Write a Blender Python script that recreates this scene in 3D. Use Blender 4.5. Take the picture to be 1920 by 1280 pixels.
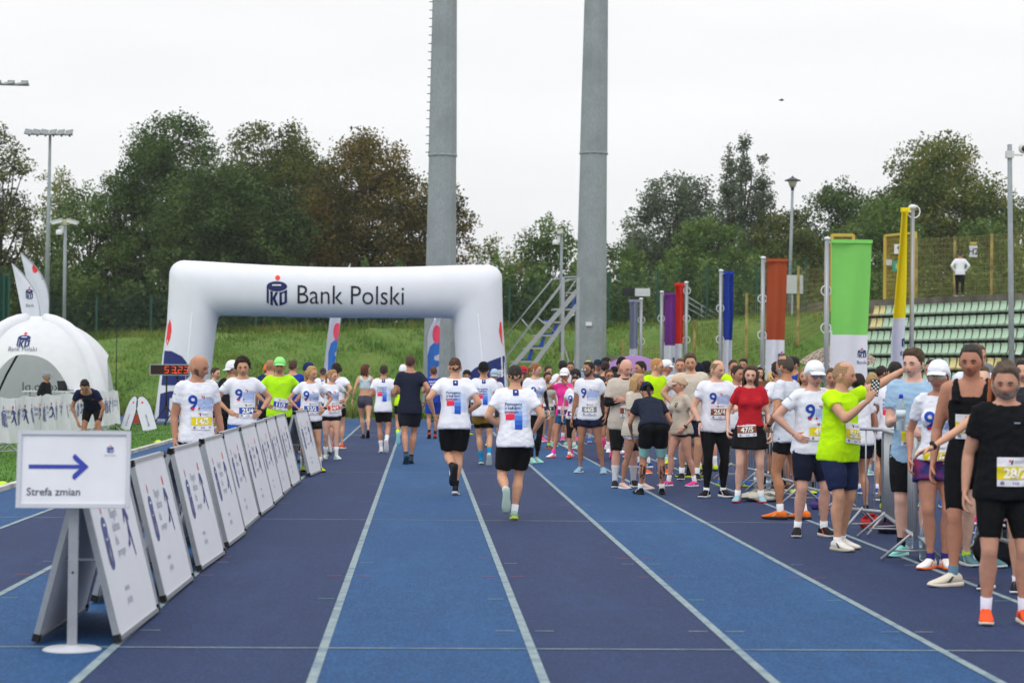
import bpy, bmesh, math, random
import numpy as np
from mathutils import Vector, Matrix
from mathutils.bvhtree import BVHTree
R = math.radians
for o in list(bpy.data.objects): bpy.data.objects.remove(o)
SC = bpy.context.scene
COL = SC.collection
rng = np.random.default_rng(7)
random.seed(7)

# ---------------------------------------------------------------- camera
FPX, CAMH = 3733.0, 1.64
YAW, PITCH, ROLL = R(-2.568), R(0.841), R(0.60)
CAMROT = Matrix.Rotation(YAW, 3, 'Z') @ Matrix.Rotation(R(90) + PITCH, 3, 'X') @ Matrix.Rotation(ROLL, 3, 'Z')
cd = bpy.data.cameras.new('camera'); cam = bpy.data.objects.new('camera', cd); COL.objects.link(cam)
cam.location = (0, 0, CAMH); cam.rotation_euler = CAMROT.to_euler()
cd.sensor_width = 36; cd.lens = FPX / 1920 * 36; cd.clip_start = 0.5; cd.clip_end = 2000
cd.dof.use_dof = True; cd.dof.focus_distance = 25.0; cd.dof.aperture_fstop = 3.2
SC.camera = cam
# ---------------------------------------------------------------- sky and light (bright overcast)
W = bpy.data.worlds.new('World'); SC.world = W; W.use_nodes = True
nt = W.node_tree; nt.nodes.clear()
wo = nt.nodes.new('ShaderNodeOutputWorld'); bg = nt.nodes.new('ShaderNodeBackground')
SUN_EL, SUN_AZ = R(52), R(205)
sky = nt.nodes.new('ShaderNodeTexSky'); sky.sky_type = 'NISHITA'; sky.sun_disc = False
sky.sun_elevation = SUN_EL; sky.sun_rotation = SUN_AZ; sky.air_density = 1.0; sky.dust_density = 2.0
hsv = nt.nodes.new('ShaderNodeHueSaturation'); hsv.inputs['Saturation'].default_value = 0.12; hsv.inputs['Value'].default_value = 1.0
nt.links.new(sky.outputs[0], hsv.inputs['Color'])
tc = nt.nodes.new('ShaderNodeTexCoord'); sep = nt.nodes.new('ShaderNodeSeparateXYZ')
nt.links.new(tc.outputs['Generated'], sep.inputs[0])
# overcast luminance rises from horizon to zenith (cloud deck)
mr = nt.nodes.new('ShaderNodeMapRange'); mr.inputs['From Min'].default_value = 0; mr.inputs['From Max'].default_value = 1
mr.inputs['To Min'].default_value = 9.0; mr.inputs['To Max'].default_value = 16.0
nt.links.new(sep.outputs['Z'], mr.inputs['Value'])
mp = nt.nodes.new('ShaderNodeMapping'); mp.inputs['Scale'].default_value = (1, 1, 5)
nt.links.new(tc.outputs['Generated'], mp.inputs[0])
cn = nt.nodes.new('ShaderNodeTexNoise'); cn.inputs['Scale'].default_value = 2.6; cn.inputs['Detail'].default_value = 4
nt.links.new(mp.outputs[0], cn.inputs['Vector'])
cr = nt.nodes.new('ShaderNodeMapRange'); cr.inputs['From Min'].default_value = .3; cr.inputs['From Max'].default_value = .7
cr.inputs['To Min'].default_value = 0.92; cr.inputs['To Max'].default_value = 1.05
nt.links.new(cn.outputs['Fac'], cr.inputs['Value'])
mm = nt.nodes.new('ShaderNodeMath'); mm.operation = 'MULTIPLY'
nt.links.new(mr.outputs[0], mm.inputs[0]); nt.links.new(cr.outputs[0], mm.inputs[1])
tint = nt.nodes.new('ShaderNodeVectorMath'); tint.operation = 'SCALE'; tint.inputs[0].default_value = (0.985, 0.995, 1.01)
nt.links.new(mm.outputs[0], tint.inputs['Scale'])
mixc = nt.nodes.new('ShaderNodeMixRGB'); mixc.inputs['Fac'].default_value = 0.82
nt.links.new(hsv.outputs[0], mixc.inputs[1]); nt.links.new(tint.outputs[0], mixc.inputs[2])
nt.links.new(mixc.outputs[0], bg.inputs['Color']); bg.inputs['Strength'].default_value = 0.11
nt.links.new(bg.outputs[0], wo.inputs[0])
sl = bpy.data.lights.new('sun', 'SUN'); sl.energy = 0.9; sl.angle = R(25); sl.color = (1, .97, .93)
so = bpy.data.objects.new('sun', sl); COL.objects.link(so)
# azimuth measured so that light comes from behind-left of the camera
sd = Vector((-math.sin(R(25)) * math.cos(SUN_EL), -math.cos(R(25)) * math.cos(SUN_EL), math.sin(SUN_EL)))
so.rotation_euler = sd.to_track_quat('Z', 'Y').to_euler()
SC.view_settings.view_transform = 'Standard'; SC.view_settings.look = 'None'
SC.view_settings.exposure = 0.0; SC.view_settings.gamma = 1.0; SC.view_settings.use_curve_mapping = False

# ---------------------------------------------------------------- pixel helpers (photo pixels -> real places)
def ray(px, py):
    return (CAMROT @ Vector(((px - 960) / FPX, (640 - py) / FPX, -1))).normalized()
def at(px, py, Y):
    r = ray(px, py); t = Y / r.y
    return Vector((r.x * t, Y, CAMH + r.z * t))
def ground(px, py, z=0.0):
    r = ray(px, py); t = (z - CAMH) / r.z
    return Vector((r.x * t, r.y * t, z))
# ---------------------------------------------------------------- materials
def lin(h):
    if isinstance(h, str):
        h = h.lstrip('#'); c = [int(h[i:i+2], 16) / 255 for i in (0, 2, 4)]
        return tuple(((x + .055) / 1.055) ** 2.4 if x > .04045 else x / 12.92 for x in c)
    return tuple(h)
MC = {}
def mat(name, color, rough=.7, var=.08, scale=12, bump=0.0, bscale=60, metal=0.0, spec=.3, sss=0.0, noise_det=3, trans=0.0, sheen=0.0):
    key = (name, color, rough, var, scale, bump, bscale, metal, trans)
    if key in MC: return MC[key]
    m = bpy.data.materials.new(name); m.use_nodes = True; n = m.node_tree; b = n.nodes['Principled BSDF']
    c = lin(color)
    b.inputs['Roughness'].default_value = rough; b.inputs['Metallic'].default_value = metal
    b.inputs['Specular IOR Level'].default_value = spec
    if sheen: b.inputs['Sheen Weight'].default_value = sheen
    if trans: b.inputs['Transmission Weight'].default_value = trans
    if sss:
        b.inputs['Subsurface Weight'].default_value = sss
        b.inputs['Subsurface Radius'].default_value = (.02, .008, .004)
    tc = n.nodes.new('ShaderNodeTexCoord')
    if var > 0:
        ns = n.nodes.new('ShaderNodeTexNoise'); ns.inputs['Scale'].default_value = scale; ns.inputs['Detail'].default_value = noise_det
        n.links.new(tc.outputs['Object'], ns.inputs['Vector'])
        mr = n.nodes.new('ShaderNodeMapRange'); mr.inputs['From Min'].default_value = .25; mr.inputs['From Max'].default_value = .75
        mr.inputs['To Min'].default_value = 1 - var; mr.inputs['To Max'].default_value = 1 + var
        n.links.new(ns.outputs['Fac'], mr.inputs['Value'])
        vm = n.nodes.new('ShaderNodeVectorMath'); vm.operation = 'SCALE'; vm.inputs[0].default_value = c
        n.links.new(mr.outputs[0], vm.inputs['Scale']); n.links.new(vm.outputs[0], b.inputs['Base Color'])
    else:
        b.inputs['Base Color'].default_value = (*c, 1)
    if bump > 0:
        n2 = n.nodes.new('ShaderNodeTexNoise'); n2.inputs['Scale'].default_value = bscale; n2.inputs['Detail'].default_value = 4
        n.links.new(tc.outputs['Object'], n2.inputs['Vector'])
        bp = n.nodes.new('ShaderNodeBump'); bp.inputs['Strength'].default_value = bump; bp.inputs['Distance'].default_value = .02
        n.links.new(n2.outputs['Fac'], bp.inputs['Height']); n.links.new(bp.outputs[0], b.inputs['Normal'])
    MC[key] = m
    return m
def fabric(c): return mat('fabric', c, .85, .05, 9, .25, 45, spec=.15)
def cloth(c):
    m = mat('thin_cloth', c, .8, .04, 5, .2, 30, spec=.15); n = m.node_tree
    if not any(x.type == 'BSDF_TRANSLUCENT' for x in n.nodes):
        t = n.nodes.new('ShaderNodeBsdfTranslucent'); t.inputs[0].default_value = (*lin(c), 1); mx = n.nodes.new('ShaderNodeMixShader'); mx.inputs[0].default_value = .30
        n.links.new(n.nodes['Principled BSDF'].outputs[0], mx.inputs[1]); n.links.new(t.outputs[0], mx.inputs[2]); n.links.new(mx.outputs[0], n.nodes['Material Output'].inputs[0])
    return m
def skinm(c): return mat('skin', c, .5, .09, 22, .12, 90, spec=.35, sss=.06)
def paint(c, r=.5): return mat('paint', c, r, .05, 6, 0)
def plain(c, r=.7): return mat('print', c, r, 0)
def steel(c='9aa0a5', r=.45): return mat('galvanised_steel', c, r, .10, 9, .1, 30, metal=.35, spec=.4)
# ---------------------------------------------------------------- mesh helpers
def tag(o, label=None, cat=None, group=None, kind=None):
    if label: o['label'] = label
    if cat: o['category'] = cat
    if group: o['group'] = group
    if kind: o['kind'] = kind
    return o
def link(name, me, parent=None, loc=None, rz=0):
    o = bpy.data.objects.new(name, me); COL.objects.link(o)
    if parent is not None: o.parent = parent
    if loc is not None: o.location = loc
    if rz: o.rotation_euler = (0, 0, rz)
    return o
def empty(name, loc=(0, 0, 0), rz=0, label=None, cat=None, group=None):
    o = bpy.data.objects.new(name, None); COL.objects.link(o); o.location = loc; o.rotation_euler = (0, 0, rz)
    o.empty_display_size = .1
    return tag(o, label, cat, group)
def setsmooth(me, on=True):
    me.polygons.foreach_set('use_smooth', [on] * len(me.polygons))
class MB:
    def __init__(s): s.v = []; s.f = []; s.mi = []; s.mats = []; s.sm = []
    def m(s, mt):
        if mt not in s.mats: s.mats.append(mt)
        return s.mats.index(mt)
    def add(s, V, F, mt=None, smooth=True):
        b = len(s.v); i = s.m(mt) if mt else 0
        s.v += [tuple(p) for p in V]; s.f += [tuple(b + k for k in f) for f in F]; s.mi += [i] * len(F); s.sm += [smooth] * len(F)
        return s
    def box(s, c, d, mt=None, rot=None):
        x, y, z = d[0] / 2, d[1] / 2, d[2] / 2
        P = [Vector((a, b, e)) for a in (-x, x) for b in (-y, y) for e in (-z, z)]
        if rot is not None: P = [rot @ p for p in P]
        P = [p + Vector(c) for p in P]
        return s.add(P, [(0, 1, 3, 2), (4, 6, 7, 5), (0, 4, 5, 1), (2, 3, 7, 6), (0, 2, 6, 4), (1, 5, 7, 3)], mt, False)
    def bar(s, a, b, w, h=None, mt=None, n=4, taper=1.0):
        a = Vector(a); b = Vector(b); d = (b - a); L = d.length
        if L < 1e-6: return s
        d /= L; h = h or w
        u = Vector((0, 0, 1)) if abs(d.z) < .9 else Vector((1, 0, 0))
        x = d.cross(u).normalized(); y = x.cross(d)
        V = []
        for q, p in enumerate((a, b)):
            k = taper if q else 1
            for i in range(n):
                t = 2 * math.pi * (i + .5) / n; f = 1 / math.cos(math.pi / n) if n == 4 else 1
                V.append(p + x * math.cos(t) * w / 2 * f * k + y * math.sin(t) * h / 2 * f * k)
        F = [(i, (i + 1) % n, n + (i + 1) % n, n + i) for i in range(n)] + [tuple(range(n))[::-1], tuple(range(n, 2 * n))]
        return s.add(V, F, mt, n > 6)
    def tube(s, pts, r, mt=None, n=8, caps=True):
        pts = [Vector(p) for p in pts]; rr = r if hasattr(r, '__len__') else [r] * len(pts)
        V = []; F = []; px = None
        for i, p in enumerate(pts):
            d = (pts[min(i + 1, len(pts) - 1)] - pts[max(i - 1, 0)]).normalized()
            if px is None:
                u = Vector((0, 0, 1)) if abs(d.z) < .9 else Vector((1, 0, 0)); px = d.cross(u).normalized()
            px = (px - d * px.dot(d)).normalized(); y = d.cross(px)
            V += [p + (px * math.cos(2 * math.pi * k / n) + y * math.sin(2 * math.pi * k / n)) * rr[i] for k in range(n)]
        for i in range(len(pts) - 1):
            F += [(i * n + k, i * n + (k + 1) % n, (i + 1) * n + (k + 1) % n, (i + 1) * n + k) for k in range(n)]
        if caps: F += [tuple(range(n))[::-1], tuple(range((len(pts) - 1) * n, len(pts) * n))]
        return s.add(V, F, mt, True)
    def loft(s, rings, mt=None, n=14, e=2.0, caps=True):
        """rings: (centre, axis x, axis y)"""
        V = []; F = []
        for c, ax, ay in rings:
            for k in range(n):
                t = 2 * math.pi * k / n; cx, sy = math.cos(t), math.sin(t)
                cx = math.copysign(abs(cx) ** (2 / e), cx); sy = math.copysign(abs(sy) ** (2 / e), sy)
                V.append(Vector(c) + Vector(ax) * cx + Vector(ay) * sy)
        m_ = len(rings)
        for i in range(m_ - 1):
            F += [(i * n + k, i * n + (k + 1) % n, (i + 1) * n + (k + 1) % n, (i + 1) * n + k) for k in range(n)]
        if caps: F += [tuple(range(n))[::-1], tuple(range((m_ - 1) * n, m_ * n))]
        return s.add(V, F, mt, True)
    def ell(s, c, r, mt=None, rot=None, nu=10, nv=7):
        V = []; F = []
        for j in range(nv + 1):
            ph = math.pi * j / nv
            for i in range(nu):
                t = 2 * math.pi * i / nu
                p = Vector((r[0] * math.sin(ph) * math.cos(t), r[1] * math.sin(ph) * math.sin(t), r[2] * math.cos(ph)))
                if rot is not None: p = rot @ p
                V.append(p + Vector(c))
        for j in range(nv):
            F += [(j * nu + i, (j + 1) * nu + i, (j + 1) * nu + (i + 1) % nu, j * nu + (i + 1) % nu) for i in range(nu)]
        return s.add(V, F, mt, True)
    def lathe(s, prof, mt=None, n=16, c=(0, 0, 0)):
        V = []; F = []
        for r_, z in prof:
            V += [(c[0] + r_ * math.cos(2 * math.pi * k / n), c[1] + r_ * math.sin(2 * math.pi * k / n), c[2] + z) for k in range(n)]
        for i in range(len(prof) - 1):
            F += [(i * n + k, i * n + (k + 1) % n, (i + 1) * n + (k + 1) % n, (i + 1) * n + k) for k in range(n)]
        F += [tuple(range(n))[::-1], tuple(range((len(prof) - 1) * n, len(prof) * n))]
        return s.add(V, F, mt, True)
    def mesh(s, name):
        me = bpy.data.meshes.new(name); me.from_pydata(s.v, [], s.f)
        for mt in s.mats: me.materials.append(mt)
        if s.mats: me.polygons.foreach_set('material_index', s.mi)
        me.polygons.foreach_set('use_smooth', s.sm); me.update()
        return me
    def build(s, name, parent=None, loc=None, rz=0, mt=None):
        if mt is not None: s.mats = [mt]; s.mi = [0] * len(s.f)
        return link(name, s.mesh(name), parent, loc, rz)
def fastmesh(name, V, Q, mt, smooth=False):
    me = bpy.data.meshes.new(name); V = np.ascontiguousarray(V, dtype=np.float32); Q = np.ascontiguousarray(Q, dtype=np.int32)
    k = Q.shape[1]
    me.vertices.add(len(V)); me.vertices.foreach_set('co', V.ravel())
    me.loops.add(Q.size); me.loops.foreach_set('vertex_index', Q.ravel())
    me.polygons.add(len(Q)); me.polygons.foreach_set('loop_start', np.arange(0, Q.size, k, dtype=np.int32))
    me.polygons.foreach_set('loop_total', np.full(len(Q), k, dtype=np.int32))
    me.update(calc_edges=True)
    if smooth: me.polygons.foreach_set('use_smooth', np.ones(len(Q), dtype=bool))
    if mt: me.materials.append(mt)
    return me
def bars_np(P0, P1, w):
    """many thin square bars -> verts, quads"""
    P0 = np.asarray(P0, float); P1 = np.asarray(P1, float); n = len(P0)
    d = P1 - P0; d /= np.linalg.norm(d, axis=1)[:, None]
    u = np.where((np.abs(d[:, 2]) < .9)[:, None], [[0, 0, 1.0]], [[1.0, 0, 0]])
    x = np.cross(d, u); x /= np.linalg.norm(x, axis=1)[:, None]; y = np.cross(d, x)
    off = [(x + y), (x - y), (-x - y), (-x + y)]
    V = np.stack([P0 + o * w / 2 for o in off] + [P1 + o * w / 2 for o in off], axis=1).reshape(-1, 3)
    b = np.arange(n)[:, None] * 8
    Q = np.concatenate([b + np.array([[k, (k + 1) % 4, 4 + (k + 1) % 4, 4 + k]]) for k in range(4)])
    return V, Q
# flat shapes (2D) used for printing on surfaces
def circle2(cx, cy, rx, ry=None, n=20, a0=0, a1=360):
    ry = ry or rx
    return [(cx + rx * math.cos(R(a0 + (a1 - a0) * i / n)), cy + ry * math.sin(R(a0 + (a1 - a0) * i / n))) for i in range(n + (0 if a1 - a0 == 360 else 1))]
def rect2(x0, y0, x1, y1): return [(x0, y0), (x1, y0), (x1, y1), (x0, y1)]
TXT = {}
def text2(s, size=1.0, bold=0.0, align='CENTER', sx=1.0):
    key = (s, bold)
    if key not in TXT:
        cu = bpy.data.curves.new('t', 'FONT'); cu.body = s; cu.size = 1.0; cu.offset = bold; cu.resolution_u = 3
        cu.align_x = 'LEFT'
        ob = bpy.data.objects.new('t', cu); me = ob.to_mesh()
        V = np.array([v.co[:2] for v in me.vertices]); F = [tuple(p.vertices) for p in me.polygons]
        ob.to_mesh_clear(); bpy.data.objects.remove(ob); bpy.data.curves.remove(cu)
        TXT[key] = (V, F)
    V, F = TXT[key]
    w = V[:, 0].max() - V[:, 0].min(); x0 = V[:, 0].min()
    U = V.copy(); U[:, 0] -= x0 + (w / 2 if align == 'CENTER' else 0)
    U[:, 0] *= sx
    return U * size, F
def subdiv2(poly, cell):
    bm = bmesh.new(); vs = [bm.verts.new((x, y, 0)) for x, y in poly]; bm.faces.new(vs)
    bmesh.ops.triangulate(bm, faces=bm.faces[:])
    xs = [p[0] for p in poly]; ys = [p[1] for p in poly]
    for ax, lo, hi in ((0, min(xs), max(xs)), (1, min(ys), max(ys))):
        k = int((hi - lo) / cell)
        for i in range(1, k + 1):
            co = [0, 0, 0]; co[ax] = lo + (hi - lo) * i / (k + 1); no = [0, 0, 0]; no[ax] = 1
            bmesh.ops.bisect_plane(bm, geom=bm.verts[:] + bm.edges[:] + bm.faces[:], plane_co=co, plane_no=no)
    bm.verts.index_update()
    V = [(v.co.x, v.co.y) for v in bm.verts]; F = [tuple(v.index for v in f.verts) for f in bm.faces]
    bm.free(); return np.array(V), F
CUT = {}
def cutVF(V, F, cell, key):
    if key in CUT: return CUT[key]
    bm = bmesh.new(); vs = [bm.verts.new((x, y, 0)) for x, y in V]
    for f in F:
        try: bm.faces.new([vs[i] for i in f])
        except ValueError: pass
    for ax in (0, 1):
        lo, hi = float(V[:, ax].min()), float(V[:, ax].max()); k = int((hi - lo) / cell)
        for i in range(1, k + 1):
            co = [0, 0, 0]; co[ax] = lo + (hi - lo) * i / (k + 1); no = [0, 0, 0]; no[ax] = 1
            bmesh.ops.bisect_plane(bm, geom=bm.verts[:] + bm.edges[:] + bm.faces[:], plane_co=co, plane_no=no)
    bm.verts.index_update(); r = (np.array([(v.co.x, v.co.y) for v in bm.verts]), [tuple(v.index for v in f.verts) for f in bm.faces]); bm.free(); CUT[key] = r
    return r
class Decal:
    """collects flat shapes and lays them on a surface"""
    def __init__(s, org, xa, ya, n, bvh=None, reach=.6):
        s.o = Vector(org); s.x = Vector(xa); s.y = Vector(ya); s.n = Vector(n); s.bvh = bvh; s.mb = MB(); s.reach = reach
    def put(s, V, F, mt, off=.004, dx=0, dy=0, sc=1.0, rot=0, mirror=False):
        c, sn = math.cos(rot), math.sin(rot); P = []
        for x, y in V:
            x *= sc; y *= sc
            if mirror: x = -x
            x, y = c * x - sn * y + dx, sn * x + c * y + dy
            p = s.o + s.x * x + s.y * y
            if s.bvh:
                h = s.bvh.ray_cast(p + s.n * s.reach, -s.n, s.reach * 2)
                if h[0] is not None: p = h[0]
                else:
                    h = s.bvh.find_nearest(p)
                    if h[0] is not None: p = h[0]
            P.append(p + s.n * off)
        s.mb.add(P, F, mt, False)
    def poly(s, poly, mt, off=.004, cell=.03, **k):
        V, F = subdiv2(poly, cell); s.put(V, F, mt, off, **k)
    def text(s, t, size, mt, dx=0, dy=0, bold=0, off=.006, align='CENTER', sx=1.0, mirror=False, rot=0):
        V, F = text2(t, size, bold, align, sx)
        if s.bvh and size > .045: V, F = cutVF(V, F, max(.02, size * .14), (t, size, bold, align, round(sx, 3)))
        s.put(V, F, mt, off, dx, dy, rot=rot, mirror=mirror)
    def bank_logo(s, h, dx, dy, off=.006, cell=.05, navy=None, red=None, white=None, sx=1.0):
        """round money-box emblem with three letters"""
        navy = navy or plain('1d2a66'); red = red or plain('e8383a'); white = white or plain('eceef4')
        def P(poly, mt, o): s.poly([(dx + (x - .5) * h * sx, dy + (y - .5) * h) for x, y in poly], mt, o, cell)
        P(circle2(.52, .92, .095, .085, 18), red, off)
        P(circle2(.5, .64, .40, .165, 26), navy, off)
        P(rect2(.32, .66, .66, .70), white, off + .002)
        P([(.10, .12), (.19, .07), (.19, .50), (.10, .64)], navy, off)
        P([(.245, .04), (.345, .02), (.345, .47), (.245, .49)], navy, off)
        P([(.345, .22), (.45, .02), (.56, .02), (.44, .25), (.55, .45), (.45, .46), (.345, .28)], navy, off)
        P([(.60, .02), (.70, .04), (.70, .46), (.60, .45)], navy, off)
        P([(.80, .07), (.90, .12), (.90, .54), (.80, .49)], navy, off)
        P([(.70, .04), (.80, .07), (.80, .14), (.70, .12)], navy, off)
        P([(.70, .40), (.80, .43), (.80, .49), (.70, .46)], navy, off)
    def runner_logo(s, h, dx, dy, off=.006, cell=.05, sx=1.0):
        navy = plain('4a5288'); red = plain('e8383a')
        def P(poly, mt): s.poly([(dx + x * h * sx, dy + y * h) for x, y in poly], mt, off, cell)
        P(circle2(.05, .42, .09, .09, 12), red)
        P([(-.12, .3), (.12, .27), (.2, -.05), (.05, -.12), (.0, .1)], navy)
        P([(-.12, .3), (-.34, .08), (-.28, .03), (-.05, .2)], navy)
        P([(.05, -.12), (.2, -.05), (.34, -.48), (.26, -.5)], navy)
        P([(.05, -.12), (-.1, -.3), (-.4, -.34), (-.4, -.28), (-.15, -.2), (.0, .0)], navy)
        P([(.12, .27), (.36, .1), (.32, .04), (.12, .16)], navy)
    def build(s, name, parent):
        o = s.mb.build(name, parent) if s.mb.f else None; s.mb = MB(); return o
def bvh_of(me):
    return BVHTree.FromPolygons([v.co.copy() for v in me.vertices], [tuple(p.vertices) for p in me.polygons])
# ---------------------------------------------------------------- people
def V3(*a): return Vector(a)
class Fig:
    """a posed human figure; all lengths are for a height of 1.75 and scaled by s"""
    def __init__(f, H=1.75, sex='m', girth=1.0, belly=0.0, lean=0.0, lean2=None, side=0.0, twist=0.0, pel=(0, 0), pz=None, feet=None, sh=1.0):
        f.s = s = H / 1.75; f.sex = sex; f.g = girth; f.belly = belly; f.H = H; f.shw = sh * (0.93 if sex == 'f' else 1.0)
        feet = feet or {}
        f.ft = {}
        for sd, nm in ((1, 'L'), (-1, 'R')):
            d = dict(x=sd * .11, y=0.0, z=.082, yaw=sd * 8, pitch=0, pole=None); d.update(feet.get(nm, {})); f.ft[sd] = d
        z = pz if pz is not None else .51 * 1.75
        lg = (.2365 + .2345) * 1.75
        if pz is None:
            for sd in (1, -1):
                d = f.ft[sd]
                if d['z'] < .13:
                    hx = sd * .09 + pel[0]; dx = d['x'] - hx; dy = d['y'] - pel[1]
                    zz = d['z'] + math.sqrt(max(.01, (lg * .998) ** 2 - dx * dx - dy * dy)); z = min(z, zz)
        f.P = V3(pel[0], pel[1], z) * s
        l2 = lean if lean2 is None else lean2
        f.sp = []; p = f.P.copy()
        for i in range(-6, 45):
            h = i / 100; t = min(1, max(0, h / .3))
            a = R(lean + (l2 - lean) * t); b = R(side * t); tw = R(twist * t)
            up = V3(math.sin(b), -math.sin(a) * math.cos(b), math.cos(a) * math.cos(b))
            x = V3(math.cos(tw), math.sin(tw), 0); x = (x - up * x.dot(up)).normalized(); y = up.cross(x)
            f.sp.append([h, None, x, y, up])
        k0 = 6; f.sp[k0][1] = p
        for i in range(k0 + 1, len(f.sp)): f.sp[i][1] = f.sp[i - 1][1] + f.sp[i][4] * .01 * H
        for i in range(k0 - 1, -1, -1): f.sp[i][1] = f.sp[i + 1][1] - f.sp[i][4] * .01 * H
        # legs
        f.leg = {}
        for sd in (1, -1):
            d = f.ft[sd]; hip = f.P + f.fr(0)[1] * sd * .052 * H
            ank = V3(d['x'], d['y'], d['z']) * s
            pole = Vector(d['pole']) if d['pole'] else V3(sd * .12 + (d['x'] - sd * .11) * .3, -1, .05)
            knee, ank = f.ik(hip, ank, .2365 * H, .2345 * H, pole)
            f.leg[sd] = (hip, knee, ank)
        f.arm = {}
    def fr(f, h):
        i = min(len(f.sp) - 2, max(0, (h + .06) * 100)); j = int(i); t = i - j
        a = f.sp[j]; b = f.sp[j + 1]
        return (a[1].lerp(b[1], t), a[2], a[3], a[4])
    @staticmethod
    def ik(a, c, l1, l2, pole):
        d = c - a; L = d.length; M = (l1 + l2) * .999
        if L > M: c = a + d * (M / L); d = c - a; L = M
        d = d / L; k = (l1 * l1 - l2 * l2 + L * L) / (2 * L); h = math.sqrt(max(0, l1 * l1 - k * k))
        p = Vector(pole); p = (p - d * p.dot(d))
        p = p.normalized() if p.length > 1e-4 else V3(0, 1, 0)
        return a + d * k + p * h, c
    def setarm(f, sd, spec):
        H, s = f.H, f.s
        c, x, y, u = f.fr(.305); sh = c + x * sd * .0955 * H * f.shw
        pre = {
            'down': dict(w=(.25, -.04, .865), p=(.3, 1, 0), curl=.5),
            'hip': dict(w=(.205, -.05, 1.03), p=(1, .45, -.1), d=(-.55, -.7, -.38), n=(-.75, .6, 0), curl=.35),
            'hipb': dict(w=(.215, .05, 1.03), p=(1, .6, -.1), d=(-.5, .6, -.3), n=(-.75, -.6, 0), curl=.3),
            'run': dict(w=(.15, -.24, 1.16), p=(.55, 1, -.5), curl=1.25),
            'runb': dict(w=(.26, .0, 1.02), p=(.7, 1, .25), curl=1.25),
            'chest': dict(w=(.10, -.20, 1.22), p=(.8, .3, -.6), d=(-.95, -.15, .15), n=(0, 1, 0), curl=.3),
            'belly': dict(w=(.14, -.22, 1.08), p=(.8, .5, -.6), d=(-.9, -.3, .1), n=(0, 1, 0), curl=.5),
            'face': dict(w=(.08, -.20, 1.50), p=(.9, -.2, -.8), d=(-.3, .4, .7), n=(-.2, .8, 0), curl=.5),
            'cross': dict(w=(-.02, -.22, 1.16), p=(.8, .2, -.6), d=(-.95, .1, .1), n=(0, 1, 0), curl=.6),
        }
        if isinstance(spec, str): spec = pre[spec]
        d = dict(pre['down']); d = {k: v for k, v in d.items() if k in ('p', 'curl')}; d.update(spec)
        w = V3(d['w'][0] * sd, d['w'][1], d['w'][2]) * s if not d.get('abs') else Vector(d['w']) * s
        pole = V3(d['p'][0] * sd, d['p'][1], d['p'][2])
        el, wr = f.ik(sh, w, .172 * H, .152 * H, pole)
        if 'd' in d: hd = V3(d['d'][0] * sd, d['d'][1], d['d'][2]).normalized()
        else: hd = (wr - el).normalized()
        n = V3(d['n'][0] * sd, d['n'][1], d['n'][2]) if 'n' in d else V3(-sd, -.25, 0)
        n = (n - hd * n.dot(hd)).normalized()
        f.arm[sd] = (sh, el, wr, hd, n, d['curl'], d.get('spread', .12))
    # ---- volumes
    def prof(f, h):
        m = f.sex == 'm'
        tb = [(-.045, .060, .045), (-.02, .088, .060), (.0, .098 if m else .102, .066), (.04, .094 if m else .098, .064), (.10, .083 if m else .072, .057),
              (.17, .090 if m else .078, .061), (.23, .094 if m else .083, .064), (.275, .099 if m else .088, .060), (.305, .093 if m else .085, .049), (.325, .066, .040), (.342, .040, .036)]
        for (a, wa, da), (b, wb, db) in zip(tb, tb[1:]):
            if h <= b:
                t = max(0, (h - a) / (b - a)); w = wa + (wb - wa) * t; d = da + (db - da) * t; break
        else: w, d = tb[-1][1:]
        g = f.g if h < .28 else 1 + (f.g - 1) * .5
        sw = f.shw if h > .2 else 1
        return w * g * sw * f.H, d * g * f.H
    def torso(f, mb, h0, h1, e=0.0, ee=2.3, minw=None, top=None, flare=0, hemx=False, hemb=0.0):
        hs = [h0 + (h1 - h0) * i / 12 for i in range(13)]; rings = []
        for h in hs:
            c, x, y, u = f.fr(h); w, d = f.prof(max(h, .005) if hemx else h)
            k = math.exp(-((h - .09) / .085) ** 2); b = f.belly * k * f.H
            if minw and h < .24:
                t = 1 - max(0, (h - .14) / .10) if h > .14 else 1
                w = w + max(0, minw[0] * f.H - w) * t; d = d + max(0, minw[1] * f.H - d) * t
            w += e * f.s; d += e * f.s
            if hemx: q = min(1, max(0, 1 - h / .19)); w += (.017 + hemb * .6) * q; d += (.026 + hemb * .6) * q; c = c + y * .005 * q
            if top and h > top[0]:
                q = min(1, (h - top[0]) / .03); w = w + (top[1] * f.H - w) * q
            if flare: q = max(0, 1 - (h - h0) / .12); w += flare * q; d += flare * .8 * q
            rings.append((c - y * b * .5, x * (w + b * .3), y * (d + b * .45)))
        mb.loft(rings, None, 20, ee)
    def limb(f, mb, a, b, prof, e=0, t0=0, t1=1, off=None, n=12, fl=1.0, k=1.0):
        """prof: list of (t, radius/H, back offset/H)"""
        d = (b - a); L = d.length; dd = d / L
        back = off if off is not None else V3(0, 1, 0); back = (back - dd * back.dot(dd)).normalized(); x = dd.cross(back)
        ts = sorted(set([t0, t1] + [p[0] for p in prof if t0 < p[0] < t1])); rings = []
        for t in ts:
            for (ta, ra, oa), (tb, rb, ob) in zip(prof, prof[1:]):
                if t <= tb: break
            q = min(1, max(0, (t - ta) / (tb - ta))); r = (ra + (rb - ra) * q) * f.H * k + e * f.s; o = (oa + (ob - oa) * q) * f.H
            r *= 1 + (fl - 1) * (t - t0) / max(.01, t1 - t0)
            rings.append((a + d * t + back * o, x * r, back * r))
        mb.loft(rings, None, n)
    THIGH = [(0, .054, 0), (.25, .0525, -.002), (.5, .047, -.005), (.8, .035, -.003), (1, .0310, -.003)]
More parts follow.
